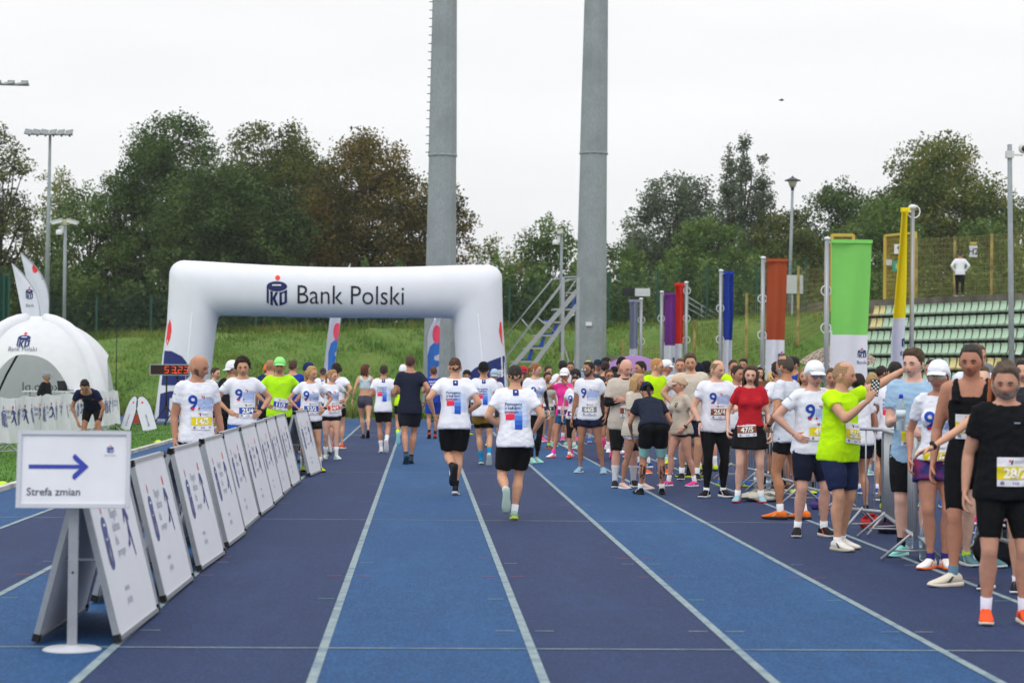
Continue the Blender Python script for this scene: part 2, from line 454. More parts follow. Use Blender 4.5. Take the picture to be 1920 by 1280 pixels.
    CALF = [(0, .0315, 0), (.1, .0305, .003), (.28, .0350, .011), (.5, .0295, .009), (.75, .0205, .003), (1, .0185, 0)]
    UARM = [(0, .0325, 0), (.3, .031, 0), (.6, .0275, 0), (1, .0232, 0)]
    FARM = [(0, .0225, 0), (.2, .0245, 0), (.5, .021, 0), (.85, .0155, 0), (1, .0145, 0)]
    def kback(f, sd):
        hip, knee, ank = f.leg[sd]; m = (hip + ank) / 2 - knee
        b = m.normalized() * min(1, m.length / .05) + f.fr(0)[2] * .35
        fo = f.footframe(sd)[0]; return b.normalized() - fo * .4
    def footframe(f, sd):
        hip, knee, ank = f.leg[sd]; d = f.ft[sd]; yw = R(d['yaw'])
        fo = V3(math.sin(yw), -math.cos(yw), 0)
        p = R(d['pitch'])  # positive = toes down
        fwd = fo * math.cos(p) - V3(0, 0, 1) * math.sin(p); up = V3(0, 0, 1) * math.cos(p) + fo * math.sin(p)
        return fwd, up, fwd.cross(up)
    def body(f):
        mb = MB(); H = f.H; lk = .55 + .45 * f.g; lk *= .94 if f.sex == 'f' else 1
        f.torso(mb, -.045, .342)
        for sd in (1, -1):
            hip, knee, ank = f.leg[sd]; bk = f.kback(sd)
            f.limb(mb, hip, knee, f.THIGH, 0, -.12, 1, bk, k=lk * (1.06 if f.sex == 'f' else 1)); mb.ell(knee, [.0325 * H * lk] * 3)
            f.limb(mb, knee, ank, f.CALF, 0, 0, 1.02, bk, k=lk); mb.ell(ank, [.021 * H] * 3)
            c, x, y, u = f.fr(0); mb.ell(c + x * sd * .045 * H + y * .032 * H - u * .012 * H, (.048 * H * f.g, .043 * H, .055 * H))
            sh, el, wr, hd, n, cu, spd = f.arm[sd]; ak = (.5 + .5 * f.g) * (.82 if f.sex == 'f' else 1)
            ob = f.fr(.3)[2]
            f.limb(mb, sh, el, f.UARM, 0, -.05, 1, ob, k=ak); mb.ell(sh, [.0335 * H * ak] * 3); mb.ell(el, [.0235 * H * ak] * 3)
            f.limb(mb, el, wr, f.FARM, 0, 0, 1.0, ob, k=ak)
            c2 = f.fr(.322)[0]; mb.tube([c2 + f.fr(.3)[1] * sd * .03 * H, sh + f.fr(.3)[3] * .012 * H], [.030 * H, .026 * H], None, 10)
            if f.sex == 'f':
                c, x, y, u = f.fr(.225); mb.ell(c + x * sd * .043 * H - y * .048 * H, (.040 * H, .034 * H, .038 * H))
        c, x, y, u = f.fr(.30)
        mb.tube([c, f.fr(.335)[0], f.headc - V3(0, 0, .01)], [.047 * H, .036 * H * (1 if f.sex == 'm' else .84), .034 * H * (1 if f.sex == 'm' else .84)], None, 14)
        return mb
    def sethead(f, yaw=0, pitch=0, roll=0):
        c, x, y, u = f.fr(.335); f.hyaw = yaw
        nd = (u * .8 + V3(0, 0, 1) * .5).normalized() - y * .02
        Rh = Matrix.Rotation(R(yaw), 3, 'Z') @ Matrix.Rotation(R(pitch), 3, 'X') @ Matrix.Rotation(R(roll), 3, 'Y')
        fd = Rh @ V3(0, -1, 0)
        f.headc = c + nd * .0755 * f.H + V3(fd.x, fd.y, 0) * .016 + (Rh @ V3(0, 0, 1)) * .012 * f.H
        f.hR = Rh
    # ---- clothes
    def tee(f, hem=-.03, sl=.55, e=.014, loose=1.0, tank=False, flare=0, long=False, crop=False):
        mb = MB(); H = f.H
        top = .337
        f.torso(mb, hem, top if not tank else .285, e, 2.4, None if (loose < .5 or crop) else ((.077 if f.sex == 'm' else .069) * (.5 + .5 * loose) * (.4 + .6 * f.g), .066 * f.g), (.262, .080) if tank else None, flare, hemx=not crop, hemb=f.hemb)
        if f.sex == 'f':
            for sd in (1, -1):
                c, x, y, u = f.fr(.225); mb.ell(c + x * sd * .040 * H - y * .05 * H, (.043 * H + e, .038 * H + e, .042 * H + e))
        if not tank:
            for sd in (1, -1):
                sh, el, wr, hd, n, cu, spd = f.arm[sd]; ak = (.5 + .5 * f.g) * (.84 if f.sex == 'f' else 1); ob = f.fr(.3)[2]
                f.limb(mb, sh, el, f.UARM, e * .8, -.08, sl if not long else 1.0, ob, fl=1.0 if long else 1.16, k=ak); mb.ell(sh, [.0335 * H * ak + e * .6] * 3)
                if long: f.limb(mb, el, wr, f.FARM, e * .8, 0, .95, ob, k=ak); mb.ell(el, [.0235 * H * ak + e * .9] * 3)
                c2 = f.fr(.318)[0]; mb.tube([c2 + f.fr(.3)[1] * sd * .035 * H, sh + f.fr(.3)[3] * .014 * H], [.030 * H + e * .5, .027 * H + e * .7], None, 10)
        else:
            for sd in (1, -1):
                c2, x, y, u = f.fr(.26); c3 = f.fr(.328)[0]; mb.tube([c2 + x * sd * .060 * H - y * .058 * H, f.fr(.30)[0] + x * sd * .062 * H - y * .042 * H, c3 + x * sd * .060 * H + u * .014, f.fr(.30)[0] + x * sd * .060 * H + y * .040 * H, c2 + x * sd * .056 * H + y * .058 * H], .021 * H, None, 8)
        return mb
    def shorts(f, hem=.6, e=.012, loose=0.0, top=.075):
        mb = MB(); H = f.H; lk = (.55 + .45 * f.g)
        f.torso(mb, -.045, top, e)
        for sd in (1, -1):
            hip, knee, ank = f.leg[sd]; bk = f.kback(sd)
            f.limb(mb, hip, knee, f.THIGH, e + loose * .6, -.12, min(hem, 1.0), bk, k=lk, fl=1 + loose * 4.5)
            c, x, y, u = f.fr(0); mb.ell(c + x * sd * .045 * H + y * .032 * H - u * .012 * H, (.048 * H * f.g + e, .043 * H + e, .055 * H + e))
            if hem > 1.0:
                mb.ell(knee, [.0325 * H * lk + e] * 3)
                f.limb(mb, knee, ank, f.CALF, e, 0, hem - 1.0, bk, k=lk)
        return mb
    def skirt(f, drop=.16, e=.016):
        mb = MB(); rings = []
        for h in (.075, .05, .02, 0, -.04, -.08, -drop):
            c, x, y, u = f.fr(max(h, -.05)); c = c + u * (min(0, h + .05)) * f.H; w, d = f.prof(max(h, 0)); q = max(0, -h) * .22 * f.H
            rings.append((c, x * (w + e + q), y * (d + e + q + .01)))
        mb.loft(rings, None, 24, 2.2)
        for i in range(0): pass
        return mb

def hand_mesh(mb, wr, d, n, sd, curl, spread, s, mt):
    t = n.cross(d) * sd
    k = 1.0 * s
    rings = []
    for q, wd, th in ((-.02, .024, .020), (.0, .026, .018), (.03, .036, .017), (.06, .041, .015), (.085, .040, .012), (.095, .036, .010)):
        rings.append((wr + d * q * k, t * wd * k, n * th * k))
    mb.loft(rings, mt, 10)
    for i, (o, L) in enumerate(((.030, .070), (.010, .079), (-.010, .073), (-.029, .057))):
        p = wr + d * .085 * k + t * o * k; dirn = (d + t * (o / .03) * spread).normalized(); a = 0; pts = [p - d * .012 * k, p]
        for j, fr_ in enumerate((.42, .32, .26)):
            a += curl * (.45, .75, .55)[j] * (1 + .08 * i); dd = dirn * math.cos(a) + n * math.sin(a); p = p + dd * L * fr_ * k; pts.append(p)
        mb.tube(pts, [.0095 * k, .0095 * k, .0088 * k, .008 * k, .0062 * k], mt, 6)
    p = wr + d * .022 * k + t * .026 * k; pts = [p]
    dd = (d * .62 + t * (.62 - .25 * min(1, curl)) + n * (.25 + .35 * min(1, curl))).normalized(); p = p + dd * .042 * k; pts.append(p)
    dd = (dd * .8 + n * .35 * min(1.2, curl) + d * .3).normalized(); p = p + dd * .032 * k; pts.append(p)
    dd = (dd + n * .3 * curl).normalized(); p = p + dd * .024 * k; pts.append(p)
    mb.tube(pts, [.013 * k, .0115 * k, .010 * k, .0075 * k], mt, 6)
    return wr + d * .075 * k + n * .028 * k      # where something gripped would be

# ---- head
NU, NV = 36, 26
def head_surface(sex='m', fat=0):
    P = np.zeros((NV + 1, NU, 3)); D = np.zeros((NV + 1, NU, 3))
    for j in range(NV + 1):
        ph = math.pi * j / NV
        for i in range(NU):
            t = 2 * math.pi * i / NU
            # denser towards the front (-y)
            D[j, i] = (math.sin(ph) * math.sin(t), -math.sin(ph) * math.cos(t), math.cos(ph))
    x, y, z = D[..., 0], D[..., 1], D[..., 2]
    a, b, c = (.0765, .098, .118) if sex == 'm' else (.073, .094, .113)
    tf = np.where(z > 0, np.clip(1 - z * z, 1e-4, 1) ** -.13, 1.0); x = x * tf; y = y * tf
    low = np.clip(-z, 0, 1); X = a * x * (1 - (.30 - .12 * fat) * low ** 1.3 * np.where(y < .2, 1, .5)) * (1 + .04 * np.exp(-((z + .1) / .3) ** 2))
    Yf = -b * np.abs(y) ** .88 * (1 - .10 * low); Yb = b * y * (1 - .42 * low ** 1.2)
    Y = np.where(y < 0, Yf, Yb); Z = c * z
    Z = np.where(z < 0, Z * (1 + .04 * np.clip(-y, 0, 1)), Z)
    fr = np.clip(-y, 0, 1) ** .5 * (y < 0)
    def g(xc, zc, sx, sz): return np.exp(-((X - xc) / sx) ** 2 - ((Z - zc) / sz) ** 2) * fr
    Y = Y - .0075 * g(0, -.100, .020, .016)                       # chin
    nose = np.exp(-(X / .0115) ** 2) * fr * np.clip((.012 - Z) / .045, 0, 1) * (1 / (1 + np.exp(-(Z + .047) / .003)))
    Y = Y - .024 * nose - .010 * np.exp(-(X / .018) ** 2 - ((Z + .040) / .010) ** 2) * fr
    for sx in (-.031, .031): Y = Y + .0095 * g(sx, -.004, .017, .013)
    Y = Y - .0045 * g(0, .020, .048, .011)
    Y = Y - .0055 * g(0, -.066, .020, .009) + .002 * g(0, -.082, .022, .005)
    for sx in (-.045, .045): Y = Y - .004 * g(sx, -.035, .018, .018)
    P[..., 0], P[..., 1], P[..., 2] = X, Y, Z
    return P, D
HS = {k: head_surface(*k) for k in (('m', 0), ('f', 0), ('m', 1))}
def grid_faces():
    F = []
    for j in range(NV):
        for i in range(NU): F.append((j * NU + i, (j + 1) * NU + i, (j + 1) * NU + (i + 1) % NU, j * NU + (i + 1) % NU))
    return F
GF = grid_faces()
def sstep(a, b, x):
    t = np.clip((x - a) / (b - a), 0, 1); return t * t * (3 - 2 * t)
def wnoise(P, f, seed):
    r = np.random.default_rng(seed); o = np.zeros(P.shape[:-1])
    for k in range(6):
        w = r.normal(size=3) * f; o += np.sin(P @ w + r.uniform(0, 6.28) + 1.3 * np.sin(P @ (r.normal(size=3) * f * .6)))
    return o / 3.5
def az_of(D): return np.degrees(np.arctan2(np.abs(D[..., 0]), -D[..., 1]))   # 0 front .. 180 back
def build_head(f, sk, hs='short', hc='3a2a1c', beard=None, cap=None, glasses=None, det=1, seed=0, parent=None, mouth='9a5248'):
    """returns head MB in figure space (joined into the body) and adds hair, cap, glasses as children"""
    s = .5 + .5 * f.s; s *= 1.06; key = (f.sex, 1 if (f.sex == 'm' and f.g > 1.12) else 0); P, D = HS[key]
    T = lambda A: [f.headc + f.hR @ (Vector(p) * s) for p in np.asarray(A).reshape(-1, 3)]
    mb = MB(); skm = skinm(sk); mb.add(T(P), GF, skm)
    # lips / brows painted by face (they are skin and hair colour, part of the head)
    cen = P.reshape(-1, 3)
    lip = skinm(mouth); brow = mat('eyebrow', hc, .8, 0)
    li, bi = mb.m(lip), mb.m(brow)
    c0 = np.array(lin(sk)); stub = mb.m(skinm(tuple(np.round(c0 * (.74 if f.sex == 'm' and hs != 'bald' else .80), 4)))) if f.sex == 'm' else None
    lid_shade = mb.m(skinm(tuple(np.round(c0 * np.array((.80, .72, .70)), 4)))); flush_ = mb.m(skinm(tuple(np.round(c0 * np.array((1.0, .84, .80)), 4))))
    ky = cen_ = P.reshape(-1, 3)
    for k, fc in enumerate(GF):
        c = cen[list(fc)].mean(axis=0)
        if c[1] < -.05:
            if abs(abs(c[0]) - .031) < .017 and -.016 < c[2] < .010: mb.mi[k] = lid_shade  # redder skin round the eyes, with eye-socket shade painted into its colour
            elif abs(abs(c[0]) - .042) < .015 and -.045 < c[2] < -.02: mb.mi[k] = flush_
            elif abs(c[0]) < .014 and -.052 < c[2] < -.03: mb.mi[k] = flush_
            elif stub is not None and (c[2] < -.074 or (-.060 < c[2] < -.051 and abs(c[0]) < .026) or (c[2] < -.05 and abs(c[0]) > .03)): mb.mi[k] = stub
            if abs(c[0]) < .024 and -.072 < c[2] < -.060: mb.mi[k] = li
    ew = mat('eye_white', 'a89c94', .3, 0); ei = mat('iris', '1c1614', .2, 0)
    for sx in (-1, 1):
        mb.ell(f.headc + f.hR @ (V3(sx * .031, -.0805, -.004) * s), (.0105 * s, .008 * s, .0038 * s), ew, f.hR, 8, 5)
        mb.ell(f.headc + f.hR @ (V3(sx * .031, -.0865, -.004) * s), (.0058 * s, .0045 * s, .0040 * s), ei, f.hR, 6, 4)
        q = [f.headc + f.hR @ (V3(sx * a_, b_, c_) * s) for a_, b_, c_ in ((.013, -.095, .013), (.031, -.0930, .0175), (.047, -.080, .012))]
        mb.tube(q, [.0038 * s, .0055 * s, .0028 * s], brow, 5)
        q = [f.headc + f.hR @ (V3(sx * a_, b_, c_) * s) for a_, b_, c_ in ((.018, -.0885, .0015), (.031, -.0885, .0045), (.044, -.080, .001))]
        mb.tube(q, [.0022 * s, .0028 * s, .0018 * s], skm, 4)
        # ear
        er = f.hR @ Matrix.Rotation(R(18 * sx), 3, 'Z')
        mb.ell(f.headc + f.hR @ (V3(sx * .079, .012, -.010) * s), (.0075 * s, .019 * s, .031 * s), skm, er, 8, 6)
        mb.ell(f.headc + f.hR @ (V3(sx * .083, .006, -.012) * s), (.004 * s, .010 * s, .017 * s), lip, er, 6, 4)
    az = az_of(D); z = D[..., 2]
    def shell(mask, thick, amp, fr, low=-.005, extra=None):
        n = wnoise(P, fr, seed) ; t = mask * thick * (1 + amp * n) + (1 - mask) * low
        Nn = D.copy(); Q = P + Nn * t[..., None]
        if extra is not None: Q = Q + extra
        return Q
    # hairline height against angle from the front
    hl = np.interp(az, [0, 30, 52, 70, 84, 92, 100, 180], [.64, .62, .54, .16, -.20, -.12, -.12, -.46])
    hm = mat('hair', hc, .65, .28, 70, .5, 130, spec=.3)
    capfull = cap is not None
    if hs == 'bald': pass
    elif hs in ('short', 'buzz', 'curly', 'long', 'pony', 'bun', 'tuft', 'braid', 'receding', 'top'):
        th, am, fr = {'short': (.011, .5, 85), 'buzz': (.005, .4, 90), 'curly': (.028, .45, 95), 'long': (.017, .25, 30), 'pony': (.011, .2, 40), 'bun': (.011, .2, 40),
                      'tuft': (.020, .4, 70), 'braid': (.012, .2, 40), 'receding': (.004, .3, 90), 'top': (.020, .55, 75)}[hs]
        mask = sstep(hl - .05, hl + .07, z)
        if hs == 'receding': mask = mask * np.where(az < 100, sstep(.88, .70, z) + 0 * z, 1) * (1 - sstep(.62, .85, z) * (az < 120))
        mask = mask * np.clip(.86 + .3 * wnoise(P, 120, seed + 2), 0, 1)
        if hs in ('top', 'short', 'tuft', 'buzz'):  # shorter sides, fuller top
            th = th * (.30 + .70 * sstep(.0, .75, z)) ; 
        if capfull: mask = mask * sstep(.45, .25, z) * .8
        q = MB(); q.add(T(shell(mask, th, am, fr)), GF, hm)
        if hs == 'long':
            for i, a in enumerate(range(62, 299, 14)):
                t = R(a); x0, y0 = .080 * math.sin(t), -.090 * math.cos(t)
                pts = []; L = .20 + .03 * math.sin(i * 2.1 + seed)
                for k in range(6):
                    zz = .055 - k * L / 5; sp = 1.02 + .07 * math.sin(k * 1.1 + i) * .6 + .05 * (k > 2)
                    pts.append((x0 * sp * (1 - .3 * max(0, -zz - .05) / .1 * (abs(x0) < .04)), y0 * sp + .006, zz))
                q.tube([f.headc + f.hR @ (Vector(p) * s) for p in pts], [.016 * s, .021 * s, .021 * s, .019 * s, .015 * s, .006 * s], hm, 7)
        if hs in ('pony', 'braid'):
            pts = [(0, .088, .035), (.0, .118, .03), (.006, .135, -.03), (.008, .132, -.10), (.0, .120, -.17), (0, .115, -.21)]
            if hs == 'pony': q.tube([f.headc + f.hR @ (Vector(p) * s) for p in pts], [.014 * s, .022 * s, .026 * s, .022 * s, .015 * s, .004 * s], hm, 8)
            else:
                for k in range(9):
                    q.ell(f.headc + f.hR @ (V3(.010 * (-1) ** k, .118, .03 - k * .026) * s), (.020 * s, .018 * s, .020 * s), hm, None, 8, 6)
        if hs == 'bun': q.ell(f.headc + f.hR @ (V3(0, .108, .03) * s), (.034 * s, .028 * s, .032 * s), hm, None, 10, 7)
        if hs == 'curly':
            r = np.random.default_rng(seed + 5); Pf = P.reshape(-1, 3); Df = D.reshape(-1, 3); mk = mask.ravel()
            for k in np.nonzero(mk > .8)[0]:
                if r.random() < .34: q.ell(f.headc + f.hR @ (Vector(Pf[k] + Df[k] * .022) * s), [r.uniform(.010, .018) * s] * 3, hm, None, 6, 4)
        ob = q.build('hair', parent)
    if beard:
        bm_ = sstep(-.46, -.62, z + .12 * sstep(25, 60, az) * -1 + 0) * sstep(95, 75, az); lipgap = np.exp(-(P[..., 0] / .019) ** 2 - ((P[..., 2] + .066) / .006) ** 2) * (P[..., 1] < 0)
        mous = np.exp(-(P[..., 0] / .024) ** 2 - ((P[..., 2] + .054) / .006) ** 2) * (P[..., 1] < 0)
        sideb = sstep(62, 72, az) * sstep(96, 86, az) * sstep(.0, -.1, z)
        bm_ = bm_ * np.clip(.75 + .5 * wnoise(P, 60, seed), 0, 1) * sstep(-1.0, -.9, z + .0); mk = np.clip(np.maximum(np.maximum(bm_, mous * 1.1), sideb) - lipgap * 1.4, 0, 1)
        MB().add(T(shell(mk, beard[1], .3, 80, -.006)), GF, mat('beard', beard[0], .85, .5, 60, .6, 150)).build('beard', parent)
    if cap:
        cc, back = cap[0], cap[1]; cm = fabric(cc); dirn = 1 if back else -1
        cl = np.interp(az, [0, 60, 100, 180], [.38, .30, .02, -.12] if not back else [.28, .22, .1, .05])
        mk = sstep(cl - .03, cl + .03, z); Q = P + D * (mk * .021 - (1 - mk) * .012)[..., None]
        Q[..., 2] = np.where(z > .1, Q[..., 2] + .010 * mk * sstep(.1, .8, z), Q[..., 2])
        q = MB(); q.add(T(Q), GF, cm); co = q.build('cap', parent)
        q = MB(); n = 13; V = []; F = []
        zb = .046 if not back else .030
        for lay, dz in enumerate((0, -.005)):
            for k in range(n):
                t = R(-62 + 124 * k / (n - 1)); r0x, r0y = .082, .093
                inner = V3(r0x * math.sin(t), dirn * r0y * math.cos(t), zb + dz)
                ext = .078 * math.cos(t) ** .6 if math.cos(t) > 0 else 0
                outer = V3(r0x * math.sin(t) * 1.03, dirn * (r0y * math.cos(t) + ext), zb + dz - .022 + .012 * (1 - math.sin(t) ** 2) - .03 * (1 if back else .35) * ext / .078)
                V += [inner, outer]
        for lay in (0, 1):
            for k in range(n - 1):
                b = lay * 2 * n + 2 * k; F.append((b, b + 1, b + 3, b + 2))
        for k in range(n - 1): b = 2 * k; F.append((b + 1, b + 1 + 2 * n, b + 3 + 2 * n, b + 3))
        q.add([f.headc + f.hR @ (p * s) for p in V], F, cm); q.build('visor', co)
    if glasses:
        q = MB(); gm = mat('glasses_frame', glasses[0], .3, 0); lens = mat('lens', glasses[1], .08, 0, spec=.8) if glasses[1] else None
        for sx in (-1, 1):
            c = V3(sx * .032, -.103, -.004); pts = [c + V3(.024 * math.cos(R(a)), .006 * abs(math.cos(R(a))) * 1, .0165 * math.sin(R(a))) for a in range(0, 361, 30)]
            q.tube([f.headc + f.hR @ (p * s) for p in pts], .0022 * s, gm, 4)
            if lens: q.ell(f.headc + f.hR @ (c * s), (.022 * s, .003 * s, .0155 * s), lens, f.hR, 10, 5)
            q.bar(f.headc + f.hR @ (V3(sx * .055, -.098, .0) * s), f.headc + f.hR @ (V3(sx * .080, .005, -.002) * s), .004 * s, .006 * s, gm)
        q.bar(f.headc + f.hR @ (V3(-.01, -.105, 0) * s), f.headc + f.hR @ (V3(.01, -.105, 0) * s), .003 * s, .003 * s, gm)
        q.build('glasses', parent)
    return mb

def build_shoe(f, sd, col, sole, parent, lace=None, toe=None):
    hip, knee, ank = f.leg[sd]; fw, up, si = f.footframe(sd); s = f.s * (1.0 if f.sex == 'f' else 1.07)
    O = ank - up * .082 * f.s
    def pt(x, y, z): return O + fw * x * s + si * y * s + up * z * s
    rings = []
    for x, w, zt in ((-.068, .018, .060), (-.058, .028, .085), (-.035, .034, .098), (-.01, .036, .102), (.03, .037, .098), (.07, .041, .078), (.11, .045, .062), (.15, .044, .050), (.18, .034, .042), (.198, .016, .034)):
        zb = .016; rings.append((pt(x, 0, (zt + zb) / 2), si * w * s, up * (zt - zb) / 2 * s))
    q = MB(); q.loft(rings, fabric(col), 14, 2.5)
    sh = q.build('shoe', parent)
    rings = []
    for x, w, zt, zb in ((-.078, .020, .030, .014), (-.066, .033, .036, .004), (-.03, .038, .036, 0), (.03, .037, .034, 0), (.09, .046, .032, 0), (.14, .048, .030, .003), (.18, .038, .030, .010), (.203, .018, .030, .019)):
        rings.append((pt(x, 0, (zt + zb) / 2), si * w * s, up * (zt - zb) / 2 * s))
    MB().loft(rings, mat('rubber', sole, .7, .05, 30), 14, 4).build('sole', sh)
    lc = lace or 'c8c8c8'; q = MB(); lm = plain(lc)
    for k in range(5):
        x = .035 + k * .017; zt = np.interp(x, [.03, .07, .11, .15], [.098, .078, .062, .050]); q.bar(pt(x, -.019, zt - .006), pt(x + .004, .019, zt - .006), .0055, .0055, lm)
    for y in (-1, 1):   # side stripe
        q.add([pt(.02, y * .0385, .075), pt(.035, y * .0395, .075), pt(.085, y * .0455, .036), pt(.05, y * .042, .036)], [(0, 1, 2, 3)], plain(toe or lc))
    q.build('lace', sh)
QUEUE = []
def remesh_later(name, mb, vox, parent, mt, smooth=3, wr=0.0, seed=0, extra=None, after=None):
    QUEUE.append(dict(name=name, mb=mb, vox=vox, parent=parent, mt=mt, smooth=smooth, wr=wr, seed=seed, extra=extra, after=after))
def flush():
    tmp = []
    for q in QUEUE:
        me = q['mb'].mesh('tmp'); ob = bpy.data.objects.new('tmp', me); COL.objects.link(ob)
        m = ob.modifiers.new('r', 'REMESH'); m.mode = 'VOXEL'; m.voxel_size = q['vox']; m.adaptivity = 0
        m2 = ob.modifiers.new('s', 'SMOOTH'); m2.iterations = q['smooth']; m2.factor = .5
        tmp.append(ob)
    dg = bpy.context.evaluated_depsgraph_get()
    for q, ob in zip(QUEUE, tmp):
        me = bpy.data.meshes.new_from_object(ob.evaluated_get(dg), depsgraph=dg); me.name = q['name']
        n = len(me.vertices); co = np.empty(n * 3, np.float32); me.vertices.foreach_get('co', co); co = co.reshape(-1, 3)
        if q['wr']:
            no = np.empty(n * 3, np.float32); me.vertices.foreach_get('normal', no); no = no.reshape(-1, 3)
            r = np.random.default_rng(q['seed'] + 11); d = np.zeros(n)
            for k in range(7):
                w = r.normal(size=3) * (15, 15, 36) ; w2 = r.normal(size=3) * 11
                v = np.sin(co @ w + 2.2 * np.sin(co @ w2 + r.uniform(0, 6)) + r.uniform(0, 6)); d += (1 - np.abs(v)) ** 2 - .35
            co = co + no * (d * q['wr'] / 3.0)[:, None].astype(np.float32); me.vertices.foreach_set('co', co.ravel())
        if q['extra'] is not None:     # join head and hands
            npoly = len(me.polygons); lt = np.empty(npoly, np.int32); me.polygons.foreach_get('loop_total', lt)
            li = np.empty(len(me.loops), np.int32); me.loops.foreach_get('vertex_index', li)
            quads = li.reshape(-1, 4) if (lt == 4).all() else None
            ex = q['extra']; ok = quads is not None
            V = [tuple(p) for p in co]; F = [tuple(p) for p in (quads.tolist() if ok else [list(p.vertices) for p in me.polygons])]
            nb = len(V); mats = [q['mt']] + [m for m in ex.mats if m is not q['mt']]
            mi = [0] * len(F) + [mats.index(ex.mats[k]) for k in ex.mi]
            me2 = bpy.data.meshes.new(q['name']); me2.from_pydata(V + ex.v, [], F + [tuple(nb + k for k in t) for t in ex.f])
            for m in mats: me2.materials.append(m)
            me2.polygons.foreach_set('material_index', mi); bpy.data.meshes.remove(me); me = me2
        else:
            me.materials.clear(); me.materials.append(q['mt'])
        me.polygons.foreach_set('use_smooth', [True] * len(me.polygons)); me.update()
        o = link(q['name'], me, q['parent'])
        if q['after']: q['after'](o)
    for ob in tmp:
        me = ob.data; bpy.data.objects.remove(ob); bpy.data.meshes.remove(me)
    QUEUE.clear()

WHT = 'e6e8f2'
def front_print(f, o, kind, bv):
    c, x, y, u = f.fr(.22)
    d = Decal(c, x, u, -y, bv)
    if kind == 'nine':
        d.poly(rect2(-.02, -.075, .17, .03), plain('a9bbe4'), .004); d.poly(rect2(-.02, -.11, .17, -.075), plain('c3d0ee'), .004)
        d.text('9', .21, plain('1b45a8'), -.075, -.075, .018, .007); d.poly(circle2(-.01, -.068, .011, None, 10), plain('e01b3c'), .008)
        d.poly([(-.10, -.085), (-.07, -.085), (-.055, -.06), (-.085, -.06)], plain('d01a44'), .009)
        d.poly(circle2(.025, .055, .010, None, 8), plain('e8383a'), .006); d.poly(rect2(.04, .030, .05, .06), plain('2a3570'), .006); d.poly(rect2(.06, .045, .15, .049), plain('8d93b5'), .006); d.poly(rect2(.06, .034, .13, .038), plain('8d93b5'), .006)
    elif kind == 'leaf':
        d.poly(circle2(.06, .045, .032, .036, 14), plain('2c4438'), .005); d.poly([(.045, .025), (.052, .02), (.078, .066), (.07, .07)], plain('cfc8be'), .007)
    elif kind == 'stripes':
        for k in range(3): d.poly([(.055 + k * .016, .02), (.067 + k * .016, .02), (.062 + k * .016 - .004, .035 + k * .013), (.055 + k * .016 - .006, .032 + k * .013)], plain('e8e8e8'), .005)
    elif kind == 'flame':
        for k, (a, b, cc) in enumerate(((-.14, .06, 'e0602c'), (.10, .07, 'd8843c'), (-.10, .085, 'c82858'), (.14, .05, 'b02a5c'), (-.16, .02, '8a2060'), (.16, .01, '8a2060'))): d.poly([(a - .03, b - .02), (a + .035, b - .01), (a + .03, b + .02), (a - .02, b + .015)], plain(cc), .005 + .001 * k)
    elif kind == 'dash': d.poly(rect2(.03, .085, .07, .091), plain('9fb4c4'), .005)
    if kind != 'back': d.build('chest_print', o)
def back_print(f, o, kind, bv):
    c, x, y, u = f.fr(.20)
    d = Decal(c, -x, u, y, bv); K = 1.25
    if kind == 'one':
        navy = plain('1c2f7c')
        d.poly(rect2(-.032, .155, .032, .225), navy, .005); d.poly(circle2(0, .198, .012, None, 8), plain('dfe3f2'), .007)
        cols = ['c8d6f1', 'a9c2ec', '7fa4e2', '4f82d6', '2b62c6', '1d4fb6']
        d.poly(rect2(-.13, -.06, .14, .045), plain('ccd8f1'), .004); d.poly(rect2(-.11, .045, .13, .10), plain('d9e2f5'), .004); d.poly(rect2(-.06, .10, .12, .125), plain('e0e6f5'), .004)
        for k, cc in enumerate(cols): d.poly(rect2(-.015, .03 - k * .050, .068, .081 - k * .050), plain(cc), .0055)
        d.poly(rect2(-.115, -.115, -.017, -.05), plain('e0284f'), .006); d.poly(rect2(-.115, -.05, -.017, -.02), plain('f0a0b4'), .006)
        d.poly(rect2(.070, -.19, .14, -.06), plain('b7cbef'), .005); d.poly(rect2(-.05, -.21, -.015, -.115), plain('cddaf2'), .0045)
        for k, t in enumerate(('Pomagamy', 'z każdym', 'krokiem')): d.text(t, .044, plain('2c3560'), -.12, .045 - k * .043, .010, .0085, 'LEFT')
    elif kind == 'team':
        w = plain('dfe6f5'); d.text('KACPER', .06, w, 0, .12, .02, .006); d.text('BIEGA', .06, w, 0, .055, .02, .006); d.text('8', .2, w, 0, -.11, .02, .006)
    elif kind == 'vege':
        w = plain('b9cde8'); d.text('vege', .085, w, 0, .075, .02, .006); d.text('ALBINS', .06, w, 0, .01, .01, .006); d.text('team', .03, w, 0, -.03, .01, .006)
    d.build('back_print', o)
def sleeve_print(f, o, sd, bv):
    sh, el = f.arm[sd][0], f.arm[sd][1]; u = (sh - el).normalized(); n = f.fr(.3)[1] * sd; n = (n - u * n.dot(u)).normalized(); x = n.cross(u) * -1
    x = u.cross(n)
    d = Decal(sh - u * .075 * f.s, x, u, n, bv, .2)
    if sd > 0:
        d.text('t', .05, plain('1c86d8'), -.03, -.012, .02, .005); d.text('♥' if False else 'v', .05, plain('e0218a'), 0, -.012, .03, .005); d.text('n', .05, plain('1c86d8'), .03, -.012, .02, .005)
    else: d.bank_logo(.045, -.03, .005, .005, .03, plain('3a4470'), plain('e8383a'), plain('e6e8f2')); d.poly(rect2(.0, -.005, .05, .004), plain('8d93b5'), .005)
    d.build('sleeve_print', o)
